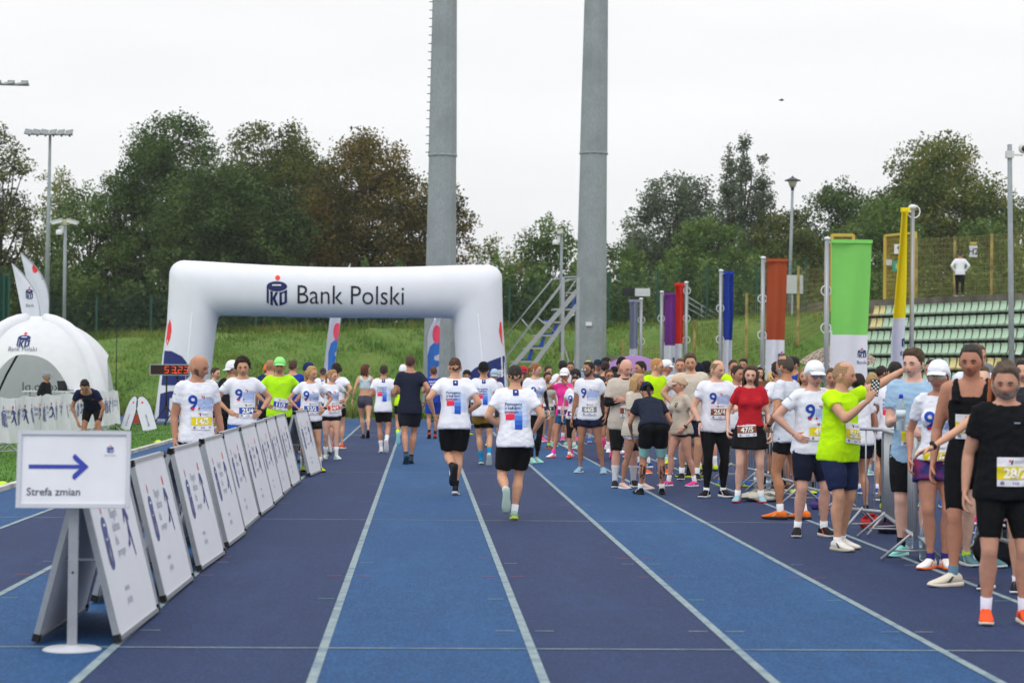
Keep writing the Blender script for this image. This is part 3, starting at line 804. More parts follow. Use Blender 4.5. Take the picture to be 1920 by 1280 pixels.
def bib(f, root, bv, num, band, h=.115, dx=0, tilt=0, hit=None, w=.235, hh=.19, txt='f4f2e4', belt=False):
    c, x, y, u = f.fr(h); xx = x * math.cos(R(tilt)) + u * math.sin(R(tilt)); uu = u * math.cos(R(tilt)) - x * math.sin(R(tilt))
    d = Decal(c + x * dx, xx, uu, -y, bv, .7); off = .013
    d.poly(rect2(-w / 2, -hh / 2, w / 2, hh / 2), plain('e4e4ea'), off, .022); b = d.build('bib', root)
    d = Decal(c + x * dx, xx, uu, -y, bv, .7)
    d.poly(rect2(-w / 2, -hh / 2 + .045, w / 2, -hh / 2 + .13), plain(band), off + .0025, .022)
    sz = .088; V, F = text2(num, sz, .035, 'CENTER'); wd = V[:, 0].max() - V[:, 0].min(); sx = min(1.0, (w - .03) / wd)
    d.text(num, sz, plain(txt), 0, -hh / 2 + .058, .035, off + .006, sx=sx)
    d.poly(circle2(-.035, hh / 2 - .022, .008, None, 8), plain('e8383a'), off + .003); d.poly([(-.03, hh / 2 - .045), (-.018, hh / 2 - .045), (-.012, hh / 2 - .015), (-.024, hh / 2 - .02)], plain('2a3058'), off + .003)
    d.poly(rect2(-.005, hh / 2 - .026, .08, hh / 2 - .021), plain('a9abbb'), off + .003); d.poly(rect2(-.005, hh / 2 - .036, .06, hh / 2 - .032), plain('a9abbb'), off + .003)
    d.text('t', .03, plain('1c86d8'), -.012, -hh / 2 + .012, .03, off + .004); d.text('v', .03, plain('e0218a'), .004, -hh / 2 + .012, .03, off + .004); d.text('n', .03, plain('1c86d8'), .02, -hh / 2 + .012, .03, off + .004)
    d.bank_logo(.03, -.085, -hh / 2 + .023, off + .004, .03, plain('5a6080'), plain('5a6080'), plain('e4e4ea')); d.poly(rect2(.075, -hh / 2 + .014, .10, -hh / 2 + .03), plain('9aa0bb'), off + .003)
    d.build('bib_print', b)

PEOPLE = []
def person(label, px, ytop, foot=None, d=None, rz=0, H=None, sex='m', girth=1.0, belly=0.0, skin='d3a58b', hair='short', hc='3a2a1c', beard=None, cap=None,
           glasses=None, head=(0, 0, 0), lean=3, lean2=None, side=0, twist=0, feet=None, pel=(0, 0), pz=None, L='down', Rr='down',
           top='tee', tc=WHT, hem=-.03, sl=.58, te=.010, loose=1.0, fp=None, bp=None, slp=False, bibn=None, bot='shorts', bc='15161a', bl=.55, bloose=.008,
           be=.012, shoe=('d8d8d8', 'e8e8e8'), sock=None, sockh=.10, under=None, watch=None, seed=None, dX=0, group=None, sh=1.0, trim=None, shoe2=None, flare=0, mouth='a3635a', tattoo=False, usl=None, bmat=None):
    if foot is not None: g = ground(px, foot); Y = g.y
    else: Y = d
    base = at(px, 800, Y); X = base.x + dX
    if H is None: H = at(px, ytop, Y).z
    H = max(1.45, min(1.96, H)) ; seed = seed if seed is not None else len(PEOPLE) * 7 + 3
    root = empty('person', (X, Y, 0), R(rz), label, 'person', group)
    rr_ = random.Random(seed * 13 + 5)
    if feet is None:
        fwd = rr_.uniform(-.13, .13); feet = dict(L=dict(x=.10 + rr_.uniform(-.02, .05), y=fwd, yaw=8 + rr_.uniform(-8, 20)), R=dict(x=-.10 - rr_.uniform(-.02, .05), y=-fwd * .5, yaw=-8 - rr_.uniform(-8, 20)))
        pel = (pel[0] + rr_.uniform(-.035, .035), pel[1]); side = side + rr_.uniform(-2.5, 2.5); twist = twist + rr_.uniform(-7, 7)
        head = (head[0], head[1], head[2] + rr_.uniform(-5, 5))
    if L == 'down': L = dict(w=(.25 + rr_.uniform(-.01, .05), rr_.uniform(-.16, .0), .865 + rr_.uniform(0, .06)), p=(rr_.uniform(.3, 1), 1, 0))
    if Rr == 'down': Rr = dict(w=(.25 + rr_.uniform(-.01, .05), rr_.uniform(-.16, .0), .865 + rr_.uniform(0, .06)), p=(rr_.uniform(.3, 1), 1, 0))
    if shoe == ('d8d8d8', 'e8e8e8'): shoe = rr_.choice([('d8d8d8', 'e8e8e8', '3a6ab0'), ('1c1d22', 'dcdcdc'), ('e8582c', 'e8e4da', '1a1a1c'), ('2c58a8', 'e0e4e8', 'c8dc30'), ('e84a8c', 'e8e8e8'), ('9ad0c8', 'e4e4e0'), ('c8dc30', '2a2a2c'), ('6a6e78', 'd8d8d4', 'e87040')])
    if bc == '15161a': bc = rr_.choice(['15161a', '15161a', '1a2036', '2a2c34'])
    if sock is None and bot != 'tights' and bot != 'trousers' and rr_.random() < .6: sock, sockh = rr_.choice(['d8dae0', 'e4e6ea', '1b1c20', '9aa0a8']), rr_.choice([.07, .10, .16])
    hemb_ = bloose * .8 if bot == 'shorts' else 0
    f = Fig(H, sex, girth, belly, lean, lean2, side, twist, pel, pz, feet, sh); f.hemb = hemb_
    f.sethead(*head); f.setarm(1, L); f.setarm(-1, Rr)
    sk = skinm(skin); vox = min(.030, max(.0135, Y * .00084))
    hd = build_head(f, skin, hair, hc, beard, cap, glasses, 1, seed, root, mouth)
    grips = {}
    for sd in (1, -1):
        a = f.arm[sd]; grips[sd] = hand_mesh(hd, a[2], a[3], a[4], sd, a[5], a[6], f.s, sk)
    def after_body(o):
        if not tattoo: return
        bv = bvh_of(o.data); tm = plain('3c3430'); bn = f.fr(0)[2]; bn = V3(bn.x, bn.y, 0).normalized()
        for sd in (1, -1):
            hip, knee, ank = f.leg[sd]; m_ = knee.lerp(ank, .42); d_ = Decal(m_, (-1, 0, 0), (0, 0, 1), bn, bv, .12); r_ = random.Random(sd + 5)
            for k in range(9): a, b = r_.uniform(-.028, .028), -.085 + k * .021; d_.poly(circle2(a, b, r_.uniform(.012, .022), r_.uniform(.008, .014), 7), tm, .003, .012)
            d_.poly([(-.03, -.09), (-.022, -.09), (-.018, .09), (-.03, .08)], tm, .003, .02); d_.poly([(.02, -.08), (.028, -.08), (.032, .07), (.024, .09)], tm, .003, .02); d_.build('tattoo', o)
    remesh_later('body', f.body(), vox, root, sk, 3, 0, seed, hd, after_body)
    if usl:
        q = MB(); ak = (.5 + .5 * girth) * (.84 if sex == 'f' else 1); ob = f.fr(.3)[2]
        for sd in (1, -1):
            a = f.arm[sd]; f.limb(q, a[0], a[1], f.UARM, .005, .3, 1, ob, k=ak); f.limb(q, a[1], a[2], f.FARM, .005, 0, .93, ob, k=ak); q.ell(a[1], [.0235 * H * ak + .005] * 3)
        remesh_later('undershirt', q, vox, root, fabric(usl), 2, .001, seed)
    if usl and sex == 'm': q = MB(); q.tube([f.fr(.325)[0], f.fr(.335)[0], f.fr(.352)[0] - f.fr(.335)[2] * .006], [.052 * H, .044 * H, .040 * H], None, 16); q.build('roll_neck', root, mt=fabric(usl))
    # clothes
    def after_top(o):
        bv = bvh_of(o.data)
        if fp: front_print(f, o, fp, bv)
        if bp: back_print(f, o, bp, bv)
        if slp: sleeve_print(f, o, slp if slp in (1, -1) else 1, bv)
        if bibn and len(bibn) < 6 or (bibn and bibn[5] == 'top'):
            num, band, h, dx, tilt = (list(bibn) + [0] * 5)[:5]; bib(f, root, bv, num, band, h or .12, dx, tilt)
    tnm = {'tee': 't_shirt', 'tank': 'tank_top', 'long': 'jacket', 'crop': 'sports_top'}[top]
    if top == 'tee': mbt = f.tee(hem, sl, te, loose, flare=flare)
    elif top == 'tank': mbt = f.tee(hem, sl, te * .8, loose * .6, tank=True)
    elif top == 'long': mbt = f.tee(hem, 1, te + .01, loose, long=True)
    else: mbt = f.tee(.15, sl, .006, 0, tank=True, crop=True)
    remesh_later(tnm, mbt, vox, root, fabric(tc), 2, (.0085 if Y < 30 else .0075) if top != 'crop' else .001, seed, None, after_top)
    def after_bot(o):
        if bibn and len(bibn) >= 6 and bibn[5] == 'bot': bib(f, root, bvh_of(o.data), bibn[0], bibn[1], bibn[2], bibn[3], bibn[4])
    if bot == 'shorts': remesh_later('shorts', f.shorts(bl, be, bloose), vox, root, bmat or fabric(bc), 2, .005, seed + 1, None, after_bot)
    elif bot == 'tights': remesh_later('leggings', f.shorts(bl, .004, 0), vox, root, fabric(bc), 3, .0015, seed + 1, None, after_bot)
    elif bot == 'skirt':
        remesh_later('skirt', f.skirt(bl), vox, root, fabric(bc), 2, .004, seed + 1, None, after_bot)
    elif bot == 'trousers': remesh_later('trousers', f.shorts(1.93, .016, .004), vox, root, fabric(bc), 2, .008, seed + 1, None, after_bot)
    if under:   # (colour, hem, e) close-fitting layer under the shorts
        remesh_later('undershorts', f.shorts(under[1], under[2] if len(under) > 2 else .006, 0, .02), vox, root, fabric(under[0]), 3, .001, seed + 2)
    for sd in (1, -1):
        hip, knee, ank = f.leg[sd]; q = MB(); sc = shoe2 if (shoe2 and sd == -1) else shoe
        build_shoe(f, sd, sc[0], sc[1], root, sc[2] if len(sc) > 2 else None, sc[3] if len(sc) > 3 else None)
        if sock:
            a = (knee - ank).normalized(); q2 = MB(); hh = sockh * f.s; L_ = (knee - ank).length; lk = .55 + .45 * f.g
            bk = f.kback(sd); f.limb(q2, knee, ank, f.CALF, .0035, 1 - hh / L_, 1.05, bk, k=lk); q2.build('sock', root, mt=fabric(sock))
    if watch:
        for sd, cc in (watch if isinstance(watch, list) else [watch]):
            sh_, el, wr, hdv, n, cu, spd = f.arm[sd]; a = (wr - el).normalized(); p = wr - a * .035 * f.s
            q = MB(); q.tube([p - a * .012, p + a * .012], .0275 * f.s, mat('watch_strap', cc, .5, 0), 12); pn = -n
            q.ell(p + pn * .026, (.020, .020, .020), mat('watch_strap', cc, .5, 0), None, 8, 6); q.build('watch', root)
    if trim: 
        pass
    M = Matrix.Translation((X, Y, 0)) @ Matrix.Rotation(R(rz), 4, 'Z')
    f.M = M; f.root = root; f.grip = {k: M @ v for k, v in grips.items()}
    PEOPLE.append(f); return f
# ================================================================ SETTING
def noise_mat(name, c1, c2, scale, rough=.9, bump=.3, bscale=200, c3=None, s3=3, mapping=None, spec=.25, dist=.01):
    m = bpy.data.materials.new(name); m.use_nodes = True; n = m.node_tree; b = n.nodes['Principled BSDF']
    tc = n.nodes.new('ShaderNodeTexCoord'); src = tc.outputs['Object']
    if mapping:
        mp = n.nodes.new('ShaderNodeMapping'); mp.inputs['Scale'].default_value = mapping; n.links.new(src, mp.inputs[0]); src = mp.outputs[0]
    n1 = n.nodes.new('ShaderNodeTexNoise'); n1.inputs['Scale'].default_value = scale; n1.inputs['Detail'].default_value = 6; n1.inputs['Roughness'].default_value = .65
    n.links.new(src, n1.inputs['Vector'])
    rp = n.nodes.new('ShaderNodeValToRGB'); rp.color_ramp.elements[0].position = .35; rp.color_ramp.elements[1].position = .65
    rp.color_ramp.elements[0].color = (*lin(c1), 1); rp.color_ramp.elements[1].color = (*lin(c2), 1)
    n.links.new(n1.outputs['Fac'], rp.inputs[0]); out = rp.outputs[0]
    if c3:
        n3 = n.nodes.new('ShaderNodeTexNoise'); n3.inputs['Scale'].default_value = s3; n3.inputs['Detail'].default_value = 5
        n.links.new(tc.outputs['Object'], n3.inputs['Vector'])
        r3 = n.nodes.new('ShaderNodeMapRange'); r3.inputs['From Min'].default_value = .45; r3.inputs['From Max'].default_value = .68; r3.inputs['To Max'].default_value = .8
        n.links.new(n3.outputs['Fac'], r3.inputs['Value'])
        mx = n.nodes.new('ShaderNodeMixRGB'); mx.inputs[2].default_value = (*lin(c3), 1)
        n.links.new(r3.outputs[0], mx.inputs[0]); n.links.new(out, mx.inputs[1]); out = mx.outputs[0]
    n.links.new(out, b.inputs['Base Color']); b.inputs['Roughness'].default_value = rough; b.inputs['Specular IOR Level'].default_value = spec
    if bump:
        n2 = n.nodes.new('ShaderNodeTexNoise'); n2.inputs['Scale'].default_value = bscale; n2.inputs['Detail'].default_value = 3
        n.links.new(tc.outputs['Object'], n2.inputs['Vector'])
        bp = n.nodes.new('ShaderNodeBump'); bp.inputs['Strength'].default_value = bump; bp.inputs['Distance'].default_value = dist
        n.links.new(n2.outputs['Fac'], bp.inputs['Height']); n.links.new(bp.outputs[0], b.inputs['Normal'])
    return m
def track_mat(name, base, dark, lite):
    """rubber granules: fine grain, long worn streaks, damp patches"""
    m = noise_mat(name, dark, base, 90, .78, .6, 110, None, 3, None, .3, .008)
    n = m.node_tree; b = n.nodes['Principled BSDF']; tc = [x for x in n.nodes if x.type == 'TEX_COORD'][0]
    src = b.inputs['Base Color'].links[0].from_socket
    for sc, mapg, lo, hi, colr, f in ((1.0, (1.2, .22, 1), .5, .75, lite, .35), (1.0, (.5, .35, 1), .48, .62, dark, .30), (9, (1, .35, 1), .5, .8, lite, .35), (45, (1, .6, 1), .50, .64, lite, .6), (60, (1, .5, 1), .52, .68, '0a1428', .6)):
        mp = n.nodes.new('ShaderNodeMapping'); mp.inputs['Scale'].default_value = mapg; n.links.new(tc.outputs['Object'], mp.inputs[0])
        ns = n.nodes.new('ShaderNodeTexNoise'); ns.inputs['Scale'].default_value = sc; ns.inputs['Detail'].default_value = 7; ns.inputs['Roughness'].default_value = .7
        n.links.new(mp.outputs[0], ns.inputs['Vector'])
        r_ = n.nodes.new('ShaderNodeMapRange'); r_.inputs['From Min'].default_value = lo; r_.inputs['From Max'].default_value = hi; r_.inputs['To Max'].default_value = f
        n.links.new(ns.outputs['Fac'], r_.inputs['Value'])
        mx = n.nodes.new('ShaderNodeMixRGB'); mx.inputs[2].default_value = (*lin(colr), 1)
        n.links.new(r_.outputs[0], mx.inputs[0]); n.links.new(src, mx.inputs[1]); src = mx.outputs[0]
    n.links.new(src, b.inputs['Base Color'])
    return m
TL = track_mat('track_light_blue', '134a7e', '0d3862', '306a9e')
TD = track_mat('track_dark_blue', '172d5a', '102146', '304a78')
LINE = noise_mat('line_paint', '74868c', '98a6a8', 70, .8, .3, 110, '5d7488', 6)
GRASS = noise_mat('grass', '426124', '59782f', 1.9, .95, .4, 30, '647636', .6)
TURF = noise_mat('turf', '3d6420', '54802c', 3, .95, .6, 60, '486e24', .6)
CONC = noise_mat('concrete', '8a877c', 'a39f92', 2.5, .9, .3, 40, '6f6c60', 1.2)
def struct(o): return tag(o, kind='structure')
def sheet(name, x0, x1, y0, y1, z, mt):
    return struct(MB().add([(x0, y0, z), (x1, y0, z), (x1, y1, z), (x0, y1, z)], [(0, 1, 2, 3)], mt, False).build(name))
sheet('ground', -600, 600, -60, 900, -.03, GRASS)
sheet('pavement', 8.3, 60, -30, 120, -.016, CONC)
KX = -5.44
def strips(name, x0, x1, mt, y1=66.0, z=.004): sheet(name, x0, x1, -25, y1, z, mt)
sheet('infield', -60, KX, -25, 58, -.008, TURF)
sheet('track_apron', -60, KX - .1, 58, 66.2, .004, TL)
for i in range(8): strips('track_lane', KX + 1.22 * i, KX + 1.22 * (i + 1), TL if i % 2 == 0 else TD)
strips('track_lane', KX + 1.22 * 8, 8.6, TD)
for i in range(1, 9):
    x = KX + 1.22 * i; sheet('lane_line', x - .027, x + .027, -25, 66, .008, LINE)
# cross lines (the relay and hurdle marks)
for y in (11.72, 21.72, 31.72): sheet('cross_line', KX, 4.32 + 1.2, y - .014, y + .014, .0085, LINE)
sheet('cross_line', KX - 20, 5, 49.5, 49.62, .0085, LINE)
sheet('cross_line', KX - 20, 5, 53.0, 53.1, .0085, noise_mat('line_red', '9a5a62', 'b08088', 18, .8, .1))
RED = noise_mat('mark_red', 'a04a52', '8c4a60', 18, .8, .1)
q = MB(); GRN = noise_mat('mark_green', '5f8f78', '6f9c88', 18, .8, .1)
for i in range(1, 9):
    lx = KX + 1.22 * i; r_ = random.Random(i)
    for y, c, w in ((12.42, LINE, .12), (14.15, GRN, .11), (15.72, RED, .11), (16.8, LINE, .11), (17.3, RED, .10), (24.2, LINE, .13), (24.6, RED, .13), (28.4, LINE, .13)):
        y += i * .02
        for sd in (-1, 1):
            if r_.random() < .25: continue
            x = lx + sd * (.045 + w / 2 + r_.uniform(0, .02))
            q.add([(x - w / 2, y - .010, .009), (x + w / 2, y - .010, .009), (x + w / 2, y + .010, .009), (x - w / 2, y + .010, .009)], [(0, 1, 2, 3)], c, False)
struct(q.build('track_mark'))
# curved break line of the bend beyond the straight
q = MB(); c = [( -30 + 35 * math.cos(R(a)) * 1.0, 46 + 17 * math.sin(R(a))) for a in range(0, 62, 3)]
for (a, b) in zip(c, c[1:]):
    for r_, m_ in ((0, LINE), (-1.3, LINE)):
        q.add([(a[0] + r_, a[1] + r_, .0095), (a[0] + r_ + .06, a[1] + r_ + .06, .0095), (b[0] + r_ + .06, b[1] + r_ + .06, .0095), (b[0] + r_, b[1] + r_, .0095)], [(0, 1, 2, 3)], m_, False)
struct(q.build('bend_line'))
KERB = noise_mat('kerb_paint', 'b9b8b2', 'd0cfca', 8, .7, .2, 60, '8f8e86', 2)
for k in range(22):
    y0 = -6 + k * 3.0; o = MB().box((KX - .05, y0 + 1.49, .03), (.10, 2.975, .07), KERB).build('kerb'); struct(o)
# grass bank and the ground beyond it
def zbank(X, Y):
    yb = np.interp(X, [-60, 2, 4.5, 8.5, 11.5, 14, 17, 60], [66.2, 66.2, 74, 77, 78, 78, 80, 96])
    hm = np.interp(X, [-60, -14, -3, 8, 15, 20, 60], [2.5, 2.75, 3.25, 3.6, 4.1, 4.6, 5.2])
    t = np.clip((Y - yb) / np.interp(X, [-60, 8, 14, 60], [14, 14, 9, 9]), 0, 1); return hm * (t * t * (3 - 2 * t)) * 1.0
gx = np.linspace(-60, 60, 241); gy = np.concatenate([np.linspace(66.1, 110, 150), np.linspace(112, 420, 30)])
GX, GY = np.meshgrid(gx, gy); GZ = zbank(GX, GY)
lump = (np.sin(GX * 1.9 + 1.3 * np.sin(GY * 1.1)) + np.sin(GX * .7 - GY * 1.6 + 2)) * .03 + rng.normal(size=GX.shape) * .016
GZ = GZ + np.where(GZ > .05, lump, 0) - .012
V = np.stack([GX, GY, GZ], -1).reshape(-1, 3); nx = len(gx); ny = len(gy)
ii, jj = np.meshgrid(np.arange(nx - 1), np.arange(ny - 1)); b = (jj * nx + ii).ravel()
Q = np.stack([b, b + 1, b + nx + 1, b + nx], 1)
struct(link('grass_bank', fastmesh('grass_bank', V, Q, GRASS, True)))
def leafmat(name, c1, c2, c3, rough=.6):
    m = bpy.data.materials.new(name); m.use_nodes = True; n = m.node_tree; b = n.nodes['Principled BSDF']
    g = n.nodes.new('ShaderNodeNewGeometry'); tc = n.nodes.new('ShaderNodeTexCoord')
    ns = n.nodes.new('ShaderNodeTexNoise'); ns.inputs['Scale'].default_value = .55; ns.inputs['Detail'].default_value = 3; n.links.new(tc.outputs['Object'], ns.inputs['Vector'])
    ad = n.nodes.new('ShaderNodeMath'); ad.operation = 'MULTIPLY_ADD'; ad.inputs[1].default_value = .55; n.links.new(g.outputs['Random Per Island'], ad.inputs[0])
    sb = n.nodes.new('ShaderNodeMath'); sb.operation = 'MULTIPLY_ADD'; sb.inputs[1].default_value = 2.0; sb.inputs[2].default_value = -.72; n.links.new(ns.outputs['Fac'], sb.inputs[0])
    n.links.new(sb.outputs[0], ad.inputs[2])
    rp = n.nodes.new('ShaderNodeValToRGB'); e = rp.color_ramp.elements
    e[0].position = .1; e[0].color = (*lin(c1), 1); e[1].position = .95; e[1].color = (*lin(c3), 1); k = e.new(.5); k.color = (*lin(c2), 1)
    n.links.new(ad.outputs[0], rp.inputs[0]); n.links.new(rp.outputs[0], b.inputs['Base Color']); b.inputs['Roughness'].default_value = rough; b.inputs['Specular IOR Level'].default_value = .2
    # leaves let some light through
    tr = n.nodes.new('ShaderNodeBsdfTranslucent'); n.links.new(rp.outputs[0], tr.inputs[0]); mx = n.nodes.new('ShaderNodeMixShader'); mx.inputs[0].default_value = .32
    out = n.nodes['Material Output']; n.links.new(b.outputs[0], mx.inputs[1]); n.links.new(tr.outputs[0], mx.inputs[2]); n.links.new(mx.outputs[0], out.inputs[0])
    return m
def blades(name, X, Y, Z, h, w, mt):
    n = len(X); a = rng.uniform(0, 6.28, n); lx = rng.normal(0, .35, n) * h; ly = rng.normal(0, .35, n) * h
    V = np.empty((n, 3, 3)); V[:, 0] = np.stack([X - np.cos(a) * w, Y - np.sin(a) * w, Z], 1); V[:, 1] = np.stack([X + np.cos(a) * w, Y + np.sin(a) * w, Z], 1)
    V[:, 2] = np.stack([X + lx, Y + ly, Z + h], 1)
    return tag(link(name, fastmesh(name, V.reshape(-1, 3), np.arange(3 * n).reshape(-1, 3), mt)), kind='stuff')
GB = leafmat('grass_blades', '426222', '5e7e2d', '86924a')
n = 150000; bx = rng.uniform(-22, 22, n); by = 66.2 + 26 * rng.uniform(0, 1, n) ** 1.1; bz = zbank(bx, by); k = bz > .06
cl = (np.sin(bx * 1.7 + np.sin(by * 2.3)) + np.sin(by * 1.2 - bx * .6) > rng.uniform(-2.4, .6, n)); k &= cl
hh = rng.uniform(.06, .17, n) * (1 + 1.0 * (np.sin(bx * .9 + by * .7) > .8)); tag(blades('bank_grass', bx[k], by[k], bz[k] - .02, hh[k], .02, GB), 'rough tufted green grass covering the bank behind the arch', 'grass')
n = 26000; bx = rng.uniform(-12, KX - .1, n); by = 22 + 36 * rng.uniform(0, 1, n)
tag(blades('infield_grass', bx, by, np.zeros(n) - .008, rng.uniform(.02, .045, n), .010, leafmat('turf_blades', '3a6320', '52802c', '6a9038')), 'short mown grass of the infield left of the kerb', 'grass')
# weeds along the foot and the top edge
WM = leafmat('weeds', '2a4418', '4a5f24', '7e8040'); n = 9000; bx = rng.uniform(-20, 18, n); top = rng.uniform(0, 1, n) < .6
yb_ = np.interp(bx, [-60, 2, 4.5, 8.5, 11.5, 14, 17, 60], [66.2, 66.2, 74, 77, 78, 78, 80, 96]); by = np.where(top, yb_ + rng.uniform(12.5, 15.5, n), yb_ + rng.uniform(.2, 1.5, n))
tag(blades('bank_weeds', bx, by, zbank(bx, by) - .03, rng.uniform(.15, .45, n), .03, WM), 'taller weeds fringing the foot and crest of the grass bank', 'weeds')

# ---------------------------------------------------------------- trees
BARK = noise_mat('bark', '2c2620', '463c32', 6, .95, .6, 30)
NLEAF = 0
def tree(label, px, top, Y, half, base_frac, cols, dens=1.0, leaf=.20, clumps=70, shape='round', seed=0, z0=3.6, gap=0, bias=0, name='tree', group='trees beyond the fence'):
    """px, top: photo pixels of the crown's axis and its tip; half: half width in pixels"""
    r = np.random.default_rng(seed + 100); P = at(px, 600, Y); tip = at(px, top, Y).z; hw = half * 1.12 / FPX * Y
    root = empty(name, (P.x, Y, z0), 0, label, 'tree', group); H = tip - z0; cb = H * base_frac
    q = MB(); tr = max(.12, H * .018)
    q.tube([(0, 0, -.5), (0.1, 0, H * .2), (-.15, .1, H * .4), (.1, 0, H * .6), (0, 0, H * .75)], [tr * 1.1, tr * .8, tr * .5, tr * .25, .03], None, 8)
    C = []; ch = (H - cb) / 2
    for k in range(clumps):
        for _ in range(30):
            p = r.uniform(-1, 1, 3); rr = np.linalg.norm(p)
            if rr > 1 or rr < .25: continue
            if shape == 'column': ok = True; p[2] *= 1
            elif shape == 'broad': ok = abs(p[2]) < .95
            else: ok = True
            if ok: break
        if shape == 'column': w = hw * (1 - .75 * max(0, p[2]) ** 1.5) * (1 - .3 * max(0, -p[2])); c = np.array([p[0] * w, p[1] * w, cb + ch * (1 + p[2])])
        elif shape == 'broad': w = hw * (1.05 - .25 * abs(p[2])); c = np.array([p[0] * w, p[1] * w * .8, cb + ch * (1 + p[2] * .92)])
        else: w = hw * (1.0 if p[2] < .1 else 1.0 - .25 * p[2]); c = np.array([p[0] * w, p[1] * w * .85, cb + ch * (1 + p[2] * .92)])
        C.append((c, r.uniform(.55, 1.15) * (.62 if shape == 'column' else 1)))
    for c, rad in C[::max(1, len(C) // 26)]:
        s_ = np.array([0, 0, max(.5, c[2] * .55)]); m_ = (s_ + c) / 2 + r.normal(size=3) * .25
        q.tube([s_, m_, c], [tr * .38, tr * .22, .02], None, 5)
    q.build('trunk', root, mt=BARK)
    csize = hw * .24 if shape != 'column' else hw * .42
    csize = min(max(csize, .7), 1.15); VV = []
    for c, rad in C:
        n = int(330 * dens * rad ** 2 * (csize / 1.1) ** 2); n = max(60, min(n, 760))
        u = r.normal(size=(n, 3)); u /= np.linalg.norm(u, axis=1)[:, None]; rr = r.uniform(.0, 1, n)[:, None] ** .45
        sub = r.normal(size=(7, 3)) * .6; pos = u * rr * csize * rad * np.array([1, 1, .75]) + sub[r.integers(0, 7, n)] * csize * .30 + c
        a = r.normal(size=(n, 3)); a /= np.linalg.norm(a, axis=1)[:, None]; b_ = np.cross(a, r.normal(size=(n, 3))); b_ /= np.linalg.norm(b_, axis=1)[:, None] + 1e-6
        s1 = (leaf * r.uniform(.5, 1.25, n))[:, None]; s2 = s1 * r.uniform(.45, .9, n)[:, None]
        VV.append(np.stack([pos - a * s1 * .5, pos + b_ * s2 * .45, pos + a * s1 * .6, pos - b_ * s2 * .45], 1))
    V = np.concatenate(VV).reshape(-1, 3); Q = np.arange(len(V)).reshape(-1, 4)
    global NLEAF; NLEAF += len(Q); link('crown', fastmesh('crown', V, Q, cols), root)
    return root
LG = dict(
    dark=leafmat('leaf_dark', '22381a', '40592c', '688240'), deep=leafmat('leaf_deep', '1e3218', '3a5028', '5e7438'), olive=leafmat('leaf_olive', '2c3a18', '4c5a28', '747c3c'),
    rust=leafmat('leaf_rust', '363a1c', '5a5828', '847038'), pale=leafmat('leaf_pale', '4a5630', '6d7a40', '929a5c'), grey=leafmat('leaf_grey', '36443a', '54644c', '78846c'),
    mid=leafmat('leaf_mid', '304820', '4e6c32', '748846'), yel=leafmat('leaf_yellowing', '30441c', '546830', '8a8840'))
TREES = [
    ('dark olive tree cut off by the left edge of the photo', 0, 225, 118, 66, .05, 'olive', 1.0, 60, 'round'),
    ('slender pale tree behind the left floodlight mast', 108, 296, 124, 56, .05, 'pale', .7, 50, 'round'),
    ('low light-green tree left of the tallest dark tree', 168, 330, 112, 75, .0, 'mid', 1.0, 60, 'broad'),
    ('medium green tree directly left of the tallest dark green tree', 228, 300, 114, 62, .0, 'dark', .9, 60, 'round'),
    ('tallest dark green tree above the white dome tent and arch corner', 322, 205, 116, 112, .05, 'dark', 1.05, 120, 'round'),
    ('dark brownish-green tree between the tallest tree and the rust one', 500, 206, 120, 125, .05, 'olive', 1.05, 120, 'round'),
    ('broad dark tree low behind the left half of the arch', 430, 300, 108, 135, .0, 'deep', 1.1, 110, 'broad'),
    ('rust-brown autumn tree behind the arch centre', 690, 236, 112, 128, .04, 'rust', 1.0, 130, 'round'),
    ('rust-tinged tree showing right of the left floodlight column', 830, 330, 114, 62, .05, 'rust', .8, 50, 'round'),
    ('small pale green tree just right of the arch', 918, 425, 110, 52, .0, 'pale', .55, 34, 'round'),
    ('open-crowned green tree beside the camera mast right of the arch', 1028, 388, 112, 66, .0, 'mid', .8, 60, 'round'),
    ('low green tree at the right foot of the right floodlight column', 1172, 440, 112, 45, .0, 'mid', .8, 30, 'broad'),
    ('grey-green airy tree left of the poplars', 1268, 298, 116, 92, .0, 'grey', .95, 120, 'round'),
    ('tall narrow poplar, left one of the group', 1368, 262, 122, 30, .0, 'grey', 1.5, 80, 'column'),
    ('tall narrow poplar in the middle of the poplar group', 1392, 256, 124, 31, .0, 'grey', 1.5, 84, 'column'),
    ('narrower poplar at the right end of the poplar group', 1430, 292, 123, 27, .0, 'grey', 1.5, 66, 'column'),
    ('dark sparse tree right of the path lamp', 1568, 322, 118, 90, .0, 'deep', .95, 100, 'round'),
    ('large rounded tree turning yellow behind the gate and sector sign', 1752, 250, 112, 135, .04, 'yel', 1.05, 130, 'round'),
    ('green tree filling the gap between the path lamp and the large rounded tree', 1650, 352, 106, 95, .02, 'mid', 1.0, 80, 'broad'),
    ('dark tree at the right edge behind the camera pole', 1915, 345, 115, 60, .02, 'dark', 1.0, 50, 'round'),
    ('low spreading green tree at the foot of the poplar group', 1335, 395, 109, 90, .0, 'mid', 1.0, 80, 'broad'),
    ('dark olive tree between the poplars and the path lamp', 1462, 378, 113, 62, .0, 'olive', 1.0, 60, 'broad'),
    ('green tree behind the sector sign and right fence', 1845, 392, 106, 70, .0, 'mid', 1.0, 60, 'broad'),
    ('low dark tree behind the brown banner', 1500, 425, 108, 80, .0, 'olive', 1.0, 60, 'broad'),
]
for i, (lb, px, tp, Y, hw, bf, cc, dn, ncl, shp) in enumerate(TREES):
    tree(lb, px, tp, Y, hw, bf, LG[cc], dn * .95, .19 if shp != 'column' else .16, int(ncl * 2.0), shp, i * 3)
